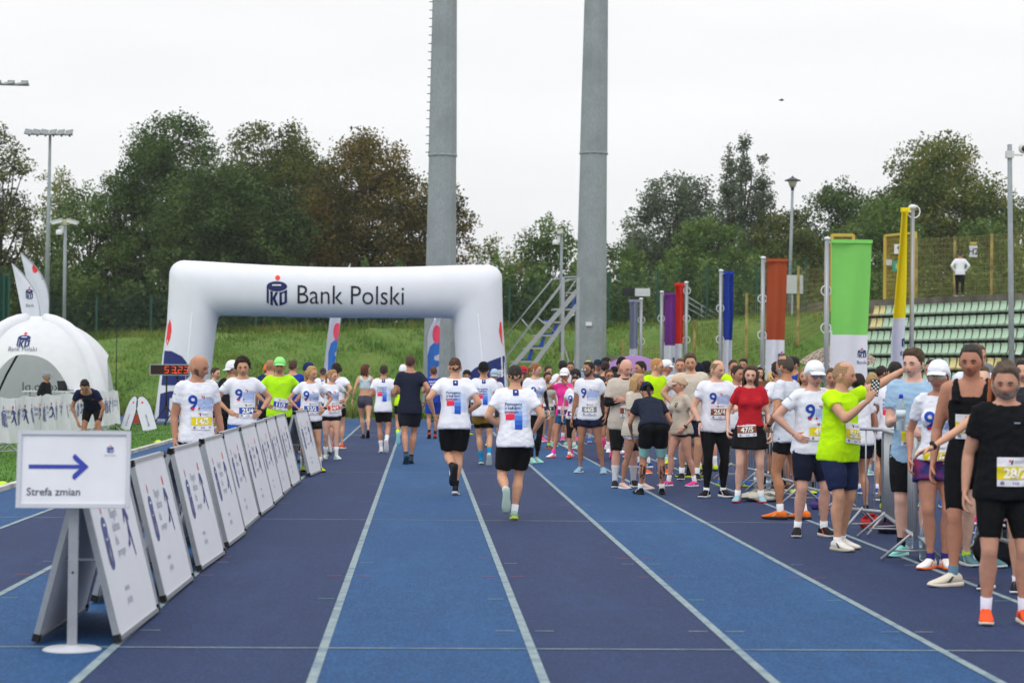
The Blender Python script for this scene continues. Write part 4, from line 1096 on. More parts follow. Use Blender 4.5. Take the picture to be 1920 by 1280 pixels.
# thicket filling the space under the trees, behind the fence
def thicket(name, label, pts, mt, n, seed):
    r = np.random.default_rng(seed); VV = []
    for (px, top, Y, hw) in pts:
        P = at(px, 600, Y); zt = at(px, top, Y).z; w = hw / FPX * Y
        m_ = int(n * hw / 60); pos = np.stack([P.x + r.uniform(-w, w, m_), Y + r.uniform(-2.0, 2.5, m_), np.zeros(m_)], 1)
        hgt = (zt - 3.0) * (.72 + .28 * np.sin(pos[:, 0] * 2.3 + seed) * np.cos(pos[:, 0] * 5.1)); pos[:, 2] = 3.0 + hgt * r.uniform(0, 1, m_) ** .75
        a = r.normal(size=(m_, 3)); a /= np.linalg.norm(a, axis=1)[:, None]; b_ = np.cross(a, r.normal(size=(m_, 3))); b_ /= np.linalg.norm(b_, axis=1)[:, None] + 1e-6
        s1 = r.uniform(.14, .34, m_)[:, None]; VV.append(np.stack([pos - a * s1 * .5, pos + b_ * s1 * .3, pos + a * s1 * .5, pos - b_ * s1 * .3], 1))
    V = np.concatenate(VV).reshape(-1, 3); return tag(link(name, fastmesh(name, V, np.arange(len(V)).reshape(-1, 4), mt)), label, 'bushes', kind='stuff')
thicket('thicket', 'dark undergrowth behind the fence left of and under the arch', [(x, 500 - 25 * math.sin(x * .02), 102 + 2 * math.sin(x), 62) for x in range(-20, 960, 60)], LG['deep'], 3600, 5)
thicket('thicket', 'mixed green undergrowth behind the fence right of the floodlight columns', [(x, 478 + 16 * math.sin(x * .05), 103 + 2 * math.sin(x), 50) for x in range(960, 1960, 55)], LG['mid'], 3200, 6)
# ---------------------------------------------------------------- wire fences
def wires(name, parent, p0, p1, z0, z1, pitch, hp, w, mt, z0b=None, z1b=None):
    """welded mesh between two posts"""
    p0 = Vector(p0); p1 = Vector(p1); L = (p1 - p0).length; n = max(2, int(L / pitch)); A = []; B = []
    z0b = z0 if z0b is None else z0b; z1b = z1 if z1b is None else z1b
    for k in range(1, n):
        t = k / n; p = p0.lerp(p1, t); za = z0 + (z0b - z0) * t; zb_ = z1 + (z1b - z1) * t; A.append((p.x, p.y, za)); B.append((p.x, p.y, zb_))
    k = 0.0; m_ = max(2, int((z1 - z0) / hp))
    for j in range(m_ + 1):
        t = j / m_; A.append((p0.x, p0.y, z0 + (z1 - z0) * t)); B.append((p1.x, p1.y, z0b + (z1b - z0b) * t))
    V, Q = bars_np(A, B, w); return tag(link(name, fastmesh(name, V, Q, mt), parent), kind='stuff')
GF_ = paint('1c3c34'); GP = paint('1f4a3e'); YF = paint('a89c60'); YP = paint('bda868')
fr = empty('mesh_fence', (0, 0, 0), 0, 'long dark green welded mesh fence along the top of the bank', 'fence')
pxs = [92, 181, 283, 385, 480, 575, 668, 760, 862, 955, 1050, 1141, 1232, 1325, 1418, 1510]
pp = [at(x, 600, 92) for x in pxs]
for i, p in enumerate(pp):
    zt = at(pxs[i], 560 if False else 562, 92).z; zt = float(zbank(np.array(p.x), np.array(92.0)))
    h = 2.05 + .5 * (pxs[i] > 1000)
    MB().bar((p.x, 92, zt - .2), (p.x, 92, zt + h + .08), .09, .09, GP).build('post', fr)
    if i:
        q0 = pp[i - 1]; za = float(zbank(np.array(q0.x), np.array(92.0))); h0 = 2.05 + .5 * (pxs[i - 1] > 1000)
        wires('wire_panel', fr, (q0.x, 92, 0), (p.x, 92, 0), za, za + h0, .11, .2, .013, GF_, zt, zt + h)
# ================================================================ STRUCTURES AND THINGS
GALV = noise_mat('galvanised_mast', '838b90', '959da1', 22, .55, .08, 40, '7b8388', 1.2, (1, 1, .35), .4)
SIGNW = paint('dfe1e8', .45); ALU = mat('aluminium', 'a9adb2', .35, .08, 20, 0, metal=.6); BLK = paint('17181a', .6); NAVY = plain('1d2a66'); REDP = plain('e8383a'); WHP = plain('e9ebf2')
# ---- two big floodlight columns
def column(label, Y, ptop, pbot, seam, pegs):
    xt = at(ptop[0], 0, Y); xb = at(pbot[0], 500, Y); k = (xt - xb) / (xt.z - xb.z)
    def c(z): return xb + k * (z - xb.z)
    z0 = 0.0; base = c(z0); root = empty('floodlight_column', (base.x, Y, 0), 0, label, 'floodlight mast', 'floodlight columns')
    rt = ptop[1] / 2 / FPX * Y; rb = pbot[1] / 2 / FPX * Y; sl = (rb - rt) / (xt.z - xb.z)
    def rad(z): return max(.18, rb - sl * (z - xb.z))
    zs = at(pbot[0], seam, Y).z
    def sect(a, b, dr):
        q = MB(); n = 12; zz = [a, b]
        V = []
        for z in zz:
            p = c(z) - base
            V += [(p.x + (rad(z) + dr) * math.cos(2 * math.pi * (i + .3) / n), (rad(z) + dr) * math.sin(2 * math.pi * (i + .3) / n), z) for i in range(n)]
        q.add(V, [(i, (i + 1) % n, n + (i + 1) % n, n + i) for i in range(n)] + [tuple(range(n, 2 * n))], GALV, False); return q
    sect(-.3, zs, .0).build('lower_shaft', root); sect(zs - .03, 33, .018).build('upper_shaft', root)
    q = MB(); z = zs
    p = c(zs) - base
    q.lathe([(rad(zs) + .012, -.05), (rad(zs) + .03, -.02), (rad(zs) + .03, .02), (rad(zs) + .015, .05)], GALV, 12, (p.x, 0, zs)); q.build('joint_collar', root)
    if pegs:
        for k_ in range(40):
            z = zs + .1 + k_ * .29; p = c(z) - base
            MB().bar((p.x - rad(z) + .02, -.1, z), (p.x - rad(z) - .12, -.1, z), .025, .025, BLK).build('step_peg', root)
    q = MB(); p = c(32.5) - base
    for r_ in range(3): q.box((p.x, 0, 30 + r_ * 1.2), (5, .12, .12), GALV)
    q.build('lamp_rack', root)
    q = MB()
    for r_ in range(3):
        for m_ in range(6): q.box((p.x - 2.2 + m_ * .88, -.25, 30.35 + r_ * 1.2), (.6, .35, .5), steel('6d7276'), Matrix.Rotation(R(-30), 3, 'X'))
    q.build('lamp', root)
    q = MB(); q.box((0, -rb - .02, 2.2), (.25, .05, .6), GALV); q.box((-.1, -rb - .04, 3.4), (.22, .06, .14), SIGNW); q.build('access_hatch', root)
column('tall grey tapered steel column with small rungs, rising behind the arch', 69, (834, 44), (827, 57.5), 292, True)
column('tall grey tapered steel column without rungs, right of the blue-seat steps', 74, (1118, 44), (1109.5, 57.5), 288, False)
# ---- inflatable arch
ARCHW = mat('inflatable_white', 'dcdfe8', .5, .03, 2, .12, 12, spec=.3)
AY = 60.0; aroot = empty('inflatable_arch', (at(630, 800, AY).x, AY, 0), 0, 'big white inflatable arch with a bank name across its beam', 'arch'); AX = aroot.location.x
zt = 4.82; zb_ = 3.20
def ax(px, py): return at(px, py, AY).x - AX
LO, LI, RO, RI = ax(317, 500), ax(408, 600), ax(943, 500), ax(850, 600)
LOb, LIb, ROb, RIb = ax(289, 800), ax(384, 800), ax(958, 800), ax(862, 800)
q = MB(); dp = .78; rings = []
def rg(p, xx, h=1.0): rings.append((p, xx, V3(0, dp * h, 0)))
def legring(t, a0, b0, a1, b1, zz, fl=1):   # t from bottom
    o = a0 + (a1 - a0) * t; i_ = b0 + (b1 - b0) * t; rg(V3((o + i_) / 2, 0, zz), V3((i_ - o) / 2 * fl, 0, 0))
legring(0, LOb, LIb, LO, LI, 0.0, .93); 
for z in (.15, .8, 1.6, 2.4, 2.9): legring(z / 3.2, LOb, LIb, LO, LI, z)
def mitre(xo, xi, zo, zi): rg(V3((xo + xi) / 2, 0, (zo + zi) / 2), V3((xi - xo) / 2, 0, (zi - zo) / 2))
mitre(LO + .01, LI + .02, 3.9, 3.15)
mitre(LO + .10, LI + .10, zt - .02 + .04, zb_ + .03) if False else None
for k in range(7): a_ = R(15 * k); mitre(LO + .02 + .42 * (1 - math.cos(a_)), LI + .10 + .04 * k, zt + .02 - .42 * (1 - math.sin(a_)), zb_ + .0)
n_ = 9
for k in range(n_ + 1):
    t = k / n_; x0 = LO + 1.0; x1 = LI + .6; xa = x0 + (RO - 1.0 - x0) * t; xb_ = x1 + (RI - .6 - x1) * t; sag = -.13 * math.sin(math.pi * t)
    rg(V3((xa + xb_) / 2, 0, (zt + sag + zb_ + sag * .2) / 2), V3((xb_ - xa) / 2, 0, (zb_ - zt - sag * .8) / 2))
[mitre(RO - .02 - .42 * (1 - math.cos(R(15 * k))), RI - .10 - .04 * k, zt - .42 * (1 - math.sin(R(15 * k))), zb_) for k in range(6, -1, -1)]; mitre(RO - .01, RI - .02, 3.9, 3.15)
for z in (2.9, 2.4, 1.6, .8, .15):
    t = z / 3.2; o = ROb + (RO - ROb) * t; i_ = RIb + (RI - RIb) * t; rg(V3((o + i_) / 2, 0, z), V3(-(o - i_) / 2 * -1 * -1, 0, 0) * 1)
t = 0; rg(V3((ROb + RIb) / 2, 0, 0), V3(-(ROb - RIb) / 2 * .93, 0, 0))
q.loft(rings, ARCHW, 28, 2.35); arch = q.build('inflated_tube', aroot); abv = bvh_of(arch.data)
dcl = Decal((0, 0, 0), (1, 0, 0), (0, 0, 1), (0, -1, 0), abv, 3)
def ap(px, py): p = at(px, py, AY - .7); return (p.x - AX, p.z)
cx, cz = ap(519.5, 545); dcl.bank_logo(.92, cx, cz, .012, .06, plain('18225a'), plain('ea4040'), plain('e6e8ee'), .82)
dcl.build('emblem', aroot); x0, zz0 = ap(558, 569); x1, _ = ap(757, 569); V, F = text2('Bank Polski', 1.0, -.006, 'LEFT'); wd = V[:, 0].max()
sz = .80; dcl.text('Bank Polski', sz, plain('151c26'), x0, zz0, -.004, .014, 'LEFT', (x1 - x0) / wd / sz)
dcl.build('lettering', aroot)
def arc_print(sgn, pts, mt, off=.012): dcl.poly([ap(*p) for p in pts], mt, off, .12)
NV_ = plain('22306e')
arc_print(1, [(317, 598), (320, 607), (321, 620), (318, 635), (312, 648), (309, 640), (312, 610)], REDP)
arc_print(1, [(306, 657), (322, 658), (342, 668), (356, 686), (357, 703), (346, 715), (330, 722), (301, 722)], NV_)
arc_print(1, [(299, 738), (318, 733), (338, 732), (338, 742), (318, 746), (316, 800), (295, 800)], NV_)
arc_print(1, [(327, 755), (337, 752), (336, 800), (327, 800)], NV_)
dcl.build('left_leg_print', aroot)
arc_print(-1, [(938, 602), (941, 604), (945, 650), (940, 640), (936, 620)], REDP)
arc_print(-1, [(947, 666), (920, 676), (890, 690), (868, 712), (864, 740), (900, 742), (952, 745), (950, 690)], NV_)
arc_print(-1, [(920, 698), (926, 694), (948, 692), (949, 706), (926, 708), (920, 704)], plain('dfe2ea'), .016)
arc_print(-1, [(866, 755), (952, 752), (955, 800), (866, 800)], NV_)
dcl.build('right_leg_print', aroot)
for a, b in (((360, 586), (345, 735)), ((896, 588), (912, 690))):
    p = at(*a, AY - .95); g = at(b[0], b[1], AY - 2.2)
    gg = Vector((g.x + (g.x - p.x) * .3, AY - 2.6, 0.02)); o = MB().tube([p - aroot.location, gg - aroot.location], .005, WHP, 5).build('tether', aroot)
# ---- race clock
p = ground(318, 800); cr_ = empty('race_clock', (at(318, 692, 57).x, 57, 0), R(6), 'red digital race clock reading 53.23 on a black tripod', 'clock')
zc = at(318, 693, 57).z; q = MB(); q.box((0, 0, zc), (1.12, .16, .32), ALU); q.build('housing', cr_)
q = MB(); q.box((0, -.082, zc), (1.06, .02, .26), mat('dark_panel', '2a1412', .3, 0)); q.build('panel', cr_)
LED = bpy.data.materials.new('red_led'); LED.use_nodes = True; b_ = LED.node_tree.nodes['Principled BSDF']; b_.inputs['Emission Color'].default_value = (1, .10, .03, 1); b_.inputs['Emission Strength'].default_value = 2.2; b_.inputs['Base Color'].default_value = (.6, .05, .02, 1)
q = MB(); SEG = {'5': 'acdfg', '3': 'abcdg', '2': 'abged'}
def digit(ch, x0, z0, w, h, th):
    S = {'a': ((0, h), (w, h)), 'b': ((w, h), (w, h / 2)), 'c': ((w, h / 2), (w, 0)), 'd': ((0, 0), (w, 0)), 'e': ((0, 0), (0, h / 2)), 'f': ((0, h / 2), (0, h)), 'g': ((0, h / 2), (w, h / 2))}
    for k in SEG[ch]:
        (xa, za), (xb, zb2) = S[k]; sh_ = .12
        q.bar((x0 + xa + za * sh_, -.096, z0 + za), (x0 + xb + zb2 * sh_, -.096, z0 + zb2), th, .008, LED)
for ch, xx in zip('5323', (-.14, .05, .235, .40)): digit(ch, xx, zc - .085, .10, .17, .03)
q.box((.185, -.096, zc - .09), (.03, .01, .03), LED); q.build('digits', cr_)
q = MB()
for sx in (-.08, .22):
    q.tube([(sx, .02, zc - .15), (sx, .02, .35)], .025, BLK, 8)
    for a in (0, 120, 240): q.tube([(sx, .02, .55), (sx + .42 * math.cos(R(a + 30)), .02 + .42 * math.sin(R(a + 30)), .0)], .016, BLK, 6)
q.build('tripod', cr_)
# ---- feather flags
def feather(label, px, top, bot, Y, w, lean, mirror, bp_, group=None, angle=0, tilt=0):
    P0 = at(px, bot, Y); T = at(px, top, Y); H = T.z; root = empty('feather_flag', (P0.x, Y, 0), R(angle), label, 'flag', group); zb = max(.4, P0.z) if False else .5
    q = MB(); n = 14; m_ = -1 if mirror else 1; F = []; V = []
    pole = [(lean * (z / H) ** 2 * 1.0 + tilt * z / H, 0, z) for z in np.linspace(0, H * .995, 12)]
    q.tube(pole, [.022] * 6 + [.014] * 6, ALU, 6); q.build('pole', root)
    for k in range(n + 1):
        t = k / n; z = zb + (H - zb) * t; xe = lean * (z / H) ** 2 + tilt * z / H; ww = w * (1 - max(0, (t - .72) / .28) ** 1.8) * (.82 + .18 * t)
        for j in range(7): V.append((xe + m_ * ww * j / 6, .03 * math.sin(j * .9 + z * 2), z))
    for k in range(n):
        for j in range(6): F.append((k * 7 + j, k * 7 + j + 1, k * 7 + j + 8, k * 7 + j + 7))
    q = MB(); q.add(V, F, cloth('dcdeea')); q.add([(x, y + .006, z) for x, y, z in V], F, cloth('dcdeea')); cl = q.build('cloth', root)
    bv = bvh_of(cl.data); D_ = Decal((lean * .5 + tilt * .5 + m_ * w * .5, 0, 0), (1, 0, 0), (0, 0, 1), (0, -1, 0), bv, .6)
    bp_(D_, H, w); D_.build('flag_print', root)
    MB().box((0, 0, .03), (.5, .5, .05), BLK).build('base', root)
def big_print(D_, H, w):
    c1 = plain('2f6fc0'); zz = 1 if False else 4.0 * w / .42; z0_ = H * (.30 if H > 4 else .40)
    D_.y = V3(0, 0, 1); D_.o = D_.o + V3(0, 0, z0_ - zz * .10)
    D_.poly(circle2(w * .28, zz * .46, w * .34, .30, 18, 0, 360), plain('e84a6a'), .01, .12)
    D_.poly([(-w * .5, zz * .08), (-w * .12, zz * .08), (-w * .12, zz * .16), (w * .5, zz * .20), (w * .5, zz * .24), (w * .1, zz * .25), (w * .1, zz * .28), (w * .5, zz * .30), (w * .5, zz * .41), (w * .15, zz * .40), (-w * .25, zz * .36), (-w * .45, zz * .28)], c1, .009, .12)
def small_print(D_, H, w): D_.bank_logo(w * .55, -.03, H * .52, .01, .1); D_.text('Bank Polski', w * .17, plain('5d6277'), 0, H * .52 - w * .48, 0, .01)
feather('tilted white feather flag with a blue figure, seen under the arch beam', 618, 492, 700, 64, .38, .28, True, big_print, 'feather flags behind the arch', 0, .35)
feather('white feather flag in front of the left floodlight column', 822, 585, 700, 63, .40, .05, True, big_print, 'feather flags behind the arch')
def bent_feather(label, dxp, dyp, Y, red):
    B = at(73 + dxp, 597, Y); T = at(20 + dxp, 494 + dyp, Y); root = empty('feather_flag', (B.x, Y, 0), 0, label, 'flag', 'feather flags behind the tent'); H = T.z; zv = H - 1.62; k_ = Y / 56
    def xe(z): t = max(0, (z - zv) / (H - zv)); return -.80 * k_ * t ** 2.5
    MB().tube([(xe(z), 0, z) for z in list(np.linspace(0, zv, 5)) + list(np.linspace(zv + .1, H, 12))], .016, ALU, 6).build('pole', root)
    V = []; F = []; n = 26
    for i in range(n + 1):
        z = .8 + (H - .8) * i / n; t = max(0, (z - zv) / (H - zv)); xl = -.45 * k_ - .35 * k_ * t; xr = xe(z)
        if xl > xr: xl = xr - .01
        for j in range(7): V.append((xl + (xr - xl) * j / 6, .03 * math.sin(j * .8 + z * 2), z))
    for i in range(n):
        for j in range(6): F.append((i * 7 + j, i * 7 + j + 1, i * 7 + j + 8, i * 7 + j + 7))
    c_ = MB().add(V, F, cloth('e2e4f0')).build('cloth', root); bv = bvh_of(c_.data); D_ = Decal((-.28 * k_, 0, 0), (1, 0, 0), (0, 0, 1), (0, -1, 0), bv, .6)
    if red: D_.poly(circle2(-.12, H - .45, .09, .17, 14), REDP, .01, .1); D_.text('BANK', .16, NAVY, .05, H - .62, .02, .01, rot=R(-75))
    else: D_.bank_logo(.36, -.02, H - .82, .01, .08, None, None, None, .7); D_.text('Bank', .12, plain('5d6277'), 0, H - 1.2, 0, .01)
    D_.build('flag_print', root); MB().box((0, 0, .03), (.5, .5, .05), BLK).build('base', root)
bent_feather('near white feather flag rising behind the dome tent', 2, 0, 56, False)
bent_feather('further white feather flag with red emblem peeking over the one behind the tent', 18, -20, 62, True)
# ---- folding advertising boards
PANEL = mat('board_panel', 'e0e2e9', .45, .03, 3, 0)
def board(Y0, X, label, flip=1, rz=0, w=1.52, h=1.0, lean=14):
    root = empty('a_frame_board', (X, Y0, 0), rz, label, 'advertising board', 'advertising boards along the lane'); a = R(lean)
    hx = math.sin(a) * h; top = math.cos(a) * h
    for sd, nm in ((1, 'front_panel'), (-1, 'back_panel')):
        # panel from foot (sd*hx/..) to apex
        u = Vector((-sd * math.sin(a), 0, math.cos(a))); n = Vector((sd * math.cos(a), 0, math.sin(a))); f0 = Vector((sd * hx, 0, .02))
        q = MB(); rot = Matrix((n, Vector((0, 1, 0)), u)).transposed()
        q.box(f0 + u * h / 2 + Vector((0, w / 2, 0)), (.012, w - .05, h - .05), PANEL, rot); pn = q.build(nm, root)
        q = MB()
        for zz, dd in ((.012, 0), (h - .012, 0)): q.box(f0 + u * zz + Vector((0, w / 2, 0)), (.034, w - .08, .026), ALU, rot)
        for yy in (.014, w - .014): q.box(f0 + u * h / 2 + Vector((0, yy, 0)), (.036, .028, h - .08), ALU, rot)
        q.build('edge_frame', pn)
        capm = MB().box((0, 0, 0), (.042, .05, .046), BLK, rot).mesh('corner_cap')
        for zz in (.022, h - .022):
            for yy in (.02, w - .02): link('corner_cap', capm, pn, f0 + u * zz + Vector((0, yy, 0)))
        D_ = Decal(f0 + u * 0 + Vector((0, w / 2, 0)) + n * .007, (0, 1 * sd, 0), u, n)
        D_.bank_logo(.42, -.40, .60, .002, 5, plain('565e92'), plain('e08a90'), plain('d8dbe2'), .46); D_.build('emblem', pn)
        g_ = plain('a8abbb')
        for k, t in enumerate(('Biegnę', 'dobrze', 'dla')): D_.text(t, .085, g_, -.14, .70 - k * .085, .012, .002, 'LEFT')
        D_.text('pomagam', .07, g_, -.14, .46, .012, .002, 'LEFT')
        D_.build('slogan', pn); D_.runner_logo(.42, .36, .62, .002, 5, .62); D_.build('runner_emblem', pn)
        D_.text('www.', .07, plain('9a9daf'), -.20, .24, .0, .002, 'LEFT'); D_.text('pkobp', .07, plain('9a9daf'), -.20, .165, .0, .002, 'LEFT')
        D_.build('address_print', pn)
    q = MB(); q.bar((-hx * .52, .25, .48), (hx * .52, .25, .48), .014, .014, ALU); q.bar((-hx * .52, w - .25, .48), (hx * .52, w - .25, .48), .014, .014, ALU); q.build('spreader', root)
BX = -2.005; BY = [11.84, 13.87, 16.0, 18.15, 19.95, 21.95, 23.7, 25.5, 27.25]
blab = ['nearest to the arrow sign, partly hidden by it', 'second from the arrow sign', 'third from the arrow sign', 'fourth from the arrow sign', 'in front of the bald man with the yellow bib',
        'in front of the man with blue shorts, left of him', 'in front of the man with blue shorts, just right of him', 'left of the man in the neon yellow shirt', 'right below the man in the neon yellow shirt', 'ending the long row, left of the woman with bib 32/2']
for k in range(9):
    board(BY[k], BX + .004 * ((k * 37) % 7 - 3), 'white folding advertising board ' + blab[k], 1, R((-1.2 if k < 4 else -.4) + .5 * math.sin(k * 2.2)), 1.54 if k < 4 else (BY + [28.9])[k + 1] - BY[k] - .07)
board(30.2, -1.93, 'white folding advertising board ' + blab[9], 1, R(-4), 1.5)
board(34.5, -1.98, 'white folding advertising board just behind the woman with bib 32/2', 1, R(1.5))
board(38.0, -1.98, 'last white folding advertising board, behind the legs of the woman with bib 24/4', 1, R(1))
# ---- arrow sign on a post
sp = ground(135, 1218); sg = empty('direction_sign', (sp.x, sp.y, 0), R(4), 'white framed sign with a blue arrow and the words Strefa zmian on a grey post', 'sign')
q = MB(); q.box((0, 0, .45), (.055, .035, .86), steel('a3a7ad', .4)); q.ell((.0, -.02, .45), (.007, .005, .007), BLK, None, 8, 5); q.build('post', sg)
q = MB(); q.lathe([(.165, 0), (.17, .006), (.15, .016), (.05, .024), (.04, .03)], paint('b9bcc4', .5), 28); q.build('base', sg)
RT = Matrix.Rotation(R(-8), 3, 'X'); c0 = V3(0, -.035, 1.04)
c0.z = (at(135, 806, sp.y).z + at(135, 952, sp.y).z) / 2; PW, PH = .640, .445
q = MB(); q.box(c0, (PW - .02, .012, PH - .02), SIGNW, RT); pn = q.build('sign_panel', sg)
q = MB()
for sx in (-1, 1): q.box(c0 + RT @ V3(sx * (PW / 2 - .011), -.004, 0), (.024, .026, PH), paint('c4c7d0', .35), RT)
for sz_ in (-1, 1): q.box(c0 + RT @ V3(0, -.004, sz_ * (PH / 2 - .011)), (PW - .048, .026, .024), paint('c4c7d0', .35), RT)
q.build('frame', sg)
D_ = Decal(c0 + RT @ V3(0, -.0065, 0), RT @ V3(1, 0, 0), RT @ V3(0, 0, 1), RT @ V3(0, -1, 0)); AR = plain('3a47a8')
D_.poly(rect2(-.255, .003, .05, .027), AR, .002, 1); 
D_.poly([(.085, .015), (.005, .09), (-.008, .075), (-.004, .058), (.045, .015)], AR, .0022, 1); D_.poly([(.085, .015), (.045, .015), (-.004, -.03), (-.008, -.048), (.005, -.062)], AR, .0024, 1)
D_.poly(rect2(.03, .004, .06, .026), AR, .0021, 1)
D_.text('Strefa zmian', .062, plain('4a4f63'), -.262, -.150, .010, .002, 'LEFT'); D_.bank_logo(.048, .205, .118, .002, 1, plain('3c4a92'), plain('e05060'), plain('dfe1e8')); D_.text('Bank Polski', .014, plain('8a8fa0'), .205, .077, 0, .002)
D_.build('sign_print', pn)
# ---- dome tent
TY = 53.0; tc_ = at(66, 740, TY); tent = empty('dome_tent', (tc_.x, TY, 0), R(0), 'white inflatable dome tent with a bank emblem over its arched opening', 'tent'); TW = cloth('f0f1f6')
Rt = 2.32; Ht = at(66, 598, TY).z
def dome(th, ph, r=Rt, h=Ht):   # th azimuth, ph 0 top .. 1 ground
    e = math.sin(R(90) * ph) ** .92; return V3(r * e * math.cos(th), r * e * math.sin(th), h * math.cos(R(90) * ph) ** .85)
def phmax(th):
    v = 1.0
    for c_ in (R(-84), R(6)):
        d_ = abs((th - c_ + math.pi) % (2 * math.pi) - math.pi) / R(33)
        if d_ < 1: v = min(v, .58 + .42 * d_ ** 3.2)
    return v
q = MB(); nt_, np_ = 144, 20; V = [];
for j in range(np_ + 1):
    for i in range(nt_):
        th = 2 * math.pi * i / nt_; p = dome(th, j / np_ * phmax(th)); V.append(p * (1 + .018 * math.cos(th * 8) * (j / np_)))
F = []
legs_a = [R(-35), R(55), R(145), R(235)]
def openq(i, j):
    th = 2 * math.pi * (i + .5) / nt_; ph = (j + .5) / np_
    for c_ in (R(-80), R(10)):
        d_ = (th - c_ + math.pi) % (2 * math.pi) - math.pi
        if abs(d_) < R(34) and ph > .56 + .22 * (abs(d_) / R(34)) ** 2.5: return True
    return False
for j in range(np_):
    for i in range(nt_):
        F.append((j * nt_ + i, (j + 1) * nt_ + i, (j + 1) * nt_ + (i + 1) % nt_, j * nt_ + (i + 1) % nt_))
q.add(V, F, TW); shell = q.build('canopy', tent)
q = MB()
for la in legs_a: q.tube([dome(la, t, Rt * 1.02, Ht * 1.0) for t in np.linspace(.08, 1, 14)], [.17 + .06 * t for t in np.linspace(0, 1, 14)], TW, 14)
q.ell((0, 0, Ht - .12), (.55, .55, .20), TW, None, 18, 8); q.build('inflated_leg', tent)
sb = bvh_of(shell.data); D_ = Decal((0, 0, 0), (1, 0, 0), (0, 0, 1), (0, -1, 0), sb, 4)
D_.bank_logo(.40, 0, at(66, 637, TY - 1.6).z, .03, .06); D_.text('Bank Polski', .16, plain('6a6f86'), 0, at(66, 655, TY - 1.6).z - .04, 0, .03); D_.build('canopy_print', tent)
D2 = Decal((0, 0, 0), (-1, 0, 0), (0, 0, 1), (0, -1, 0), None); zw = at(90, 733, TY + 1.5).z
pts_ = text2('www.pkobp.pl', .34, 0, 'CENTER'); Vw = []
for (x, y) in pts_[0]:
    px_ = -x + .25; th = math.atan2(math.sqrt(max(.1, 2.15 ** 2 - px_ ** 2)), px_); Vw.append((2.15 * math.cos(th), 2.15 * math.sin(th) - .02, zw + y))
MB().add(Vw, pts_[1], plain('6f7488'), False).build('wall_print', tent)
q = MB(); q.tube([(-1.2, 1.1, .9), (-1.0, 1.2, 1.4), (-.7, 1.3, 2.0), (-.35, 1.3, 2.45)], .03, BLK, 6); q.build('strap', tent)
# ---- banner-covered crowd barrier (left)
def crowd_barrier(label, a, b, z1=1.08, group='steel crowd barriers', bars=18, hook=True, footL=True, mid=None):
    a = Vector(a); b = Vector(b); d = (b - a); L = d.length; ang = math.atan2(d.y, d.x); root = empty('crowd_barrier', (a.x, a.y, 0), ang, label, 'barrier', group)
    q = MB(); r_ = .019; G = steel('a8adb1', .4)
    q.tube([(0, 0, .22), (0, 0, z1 - .09), (.03, 0, z1 - .03), (.09, 0, z1), (L - .09, 0, z1), (L - .03, 0, z1 - .03), (L, 0, z1 - .09), (L, 0, .22)], r_, G, 8); q.tube([(0, 0, .24), (L, 0, .24)], r_, G, 8); q.build('frame', root)
    me = MB().tube([(0, 0, .25), (0, 0, z1 - .01)], .008, G, 6).mesh('upright')
    for k in range(1, bars): link('upright', me, root, (L * k / bars, 0, 0))
    for x in (.22, L - .22):
        q = MB(); q.tube([(x, -.27, .02), (x, 0, .26), (x, .27, .02)], .016, G, 6); q.tube([(x, -.18, .10), (x, .18, .10)], .010, G, 6); q.build('foot', root)
    if hook:
        q = MB(); q.tube([(-.02, 0, .50), (-.06, 0, .50), (-.075, 0, .54), (-.06, 0, .575), (-.035, 0, .56)], .008, G, 6); q.build('hook', root)
    return root
fx = -7.40
for k in range(6): crowd_barrier('steel crowd barrier under the white banner cloth, ' + ['nearest the camera', 'second in the row', 'third in the row', 'fourth, behind the bending man', 'fifth in the row', 'last at its right end'][k], (fx - .03, 34.0 + k * 2.45, 0), (fx - .03, 34.0 + k * 2.45 + 2.35, 0), 1.02, 'barriers under the banner cloth', 14, False)
for k in range(6):
    y0 = 33.8 + k * 2.47; y1 = y0 + 2.46; n, m_ = 50, 16; V = []; F = []
    for i in range(n + 1):
        for j in range(m_ + 1):
            t = i / n; u_ = j / m_; y = y0 + (y1 - y0) * t; z = 1.07 - u_ * (.80 - .0 * k) - .02 * math.sin(t * 9 + k)
            fold = .05 * u_ * (math.sin(t * 22 + k * 1.7) + .6 * math.sin(t * 41 + k)) + .03 * math.sin(t * 7 + u_ * 3 + k); V.append((fx + .05 + fold * .8 + .04 * u_, y + .03 * u_ * math.sin(t * 15), z))
    for i in range(n):
        for j in range(m_): F.append((i * (m_ + 1) + j, i * (m_ + 1) + j + 1, (i + 1) * (m_ + 1) + j + 1, (i + 1) * (m_ + 1) + j))
    q = MB().add(V, F, fabric('e2e4e8')); c_ = q.build('banner_cloth'); tag(c_, 'white printed cloth banner hung over the left barrier, ' + ['nearest piece, cut by the photo edge', 'second piece from the near end', 'third piece, left of the bending man', 'fourth piece, behind the bending man', 'fifth piece, right of the bending man', 'last piece at the far right end'][k], 'banner', 'cloth banners on the left barriers')
    bv = bvh_of(c_.data); D_ = Decal((fx, (y0 + y1) / 2, 0), (0, 1, 0), (0, 0, 1), (1, 0, 0), bv, .8)
    for s_ in (-.82, .32): 
        D_.bank_logo(.38, s_, .74, .012, .05, plain('6a729c'), plain('e0808a'), None, .7); D_.build('emblem', c_); D_.text('Biegnę', .10, plain('8a8ea2'), s_ + .24, .80, .01, .012, 'LEFT'); D_.text('dobrze', .10, plain('8a8ea2'), s_ + .24, .70, .01, .012, 'LEFT'); D_.build('slogan', c_); D_.runner_logo(.36, s_ + .66, .74, .012, .05); D_.build('runner_emblem', c_)
    D_.build('banner_print', c_)
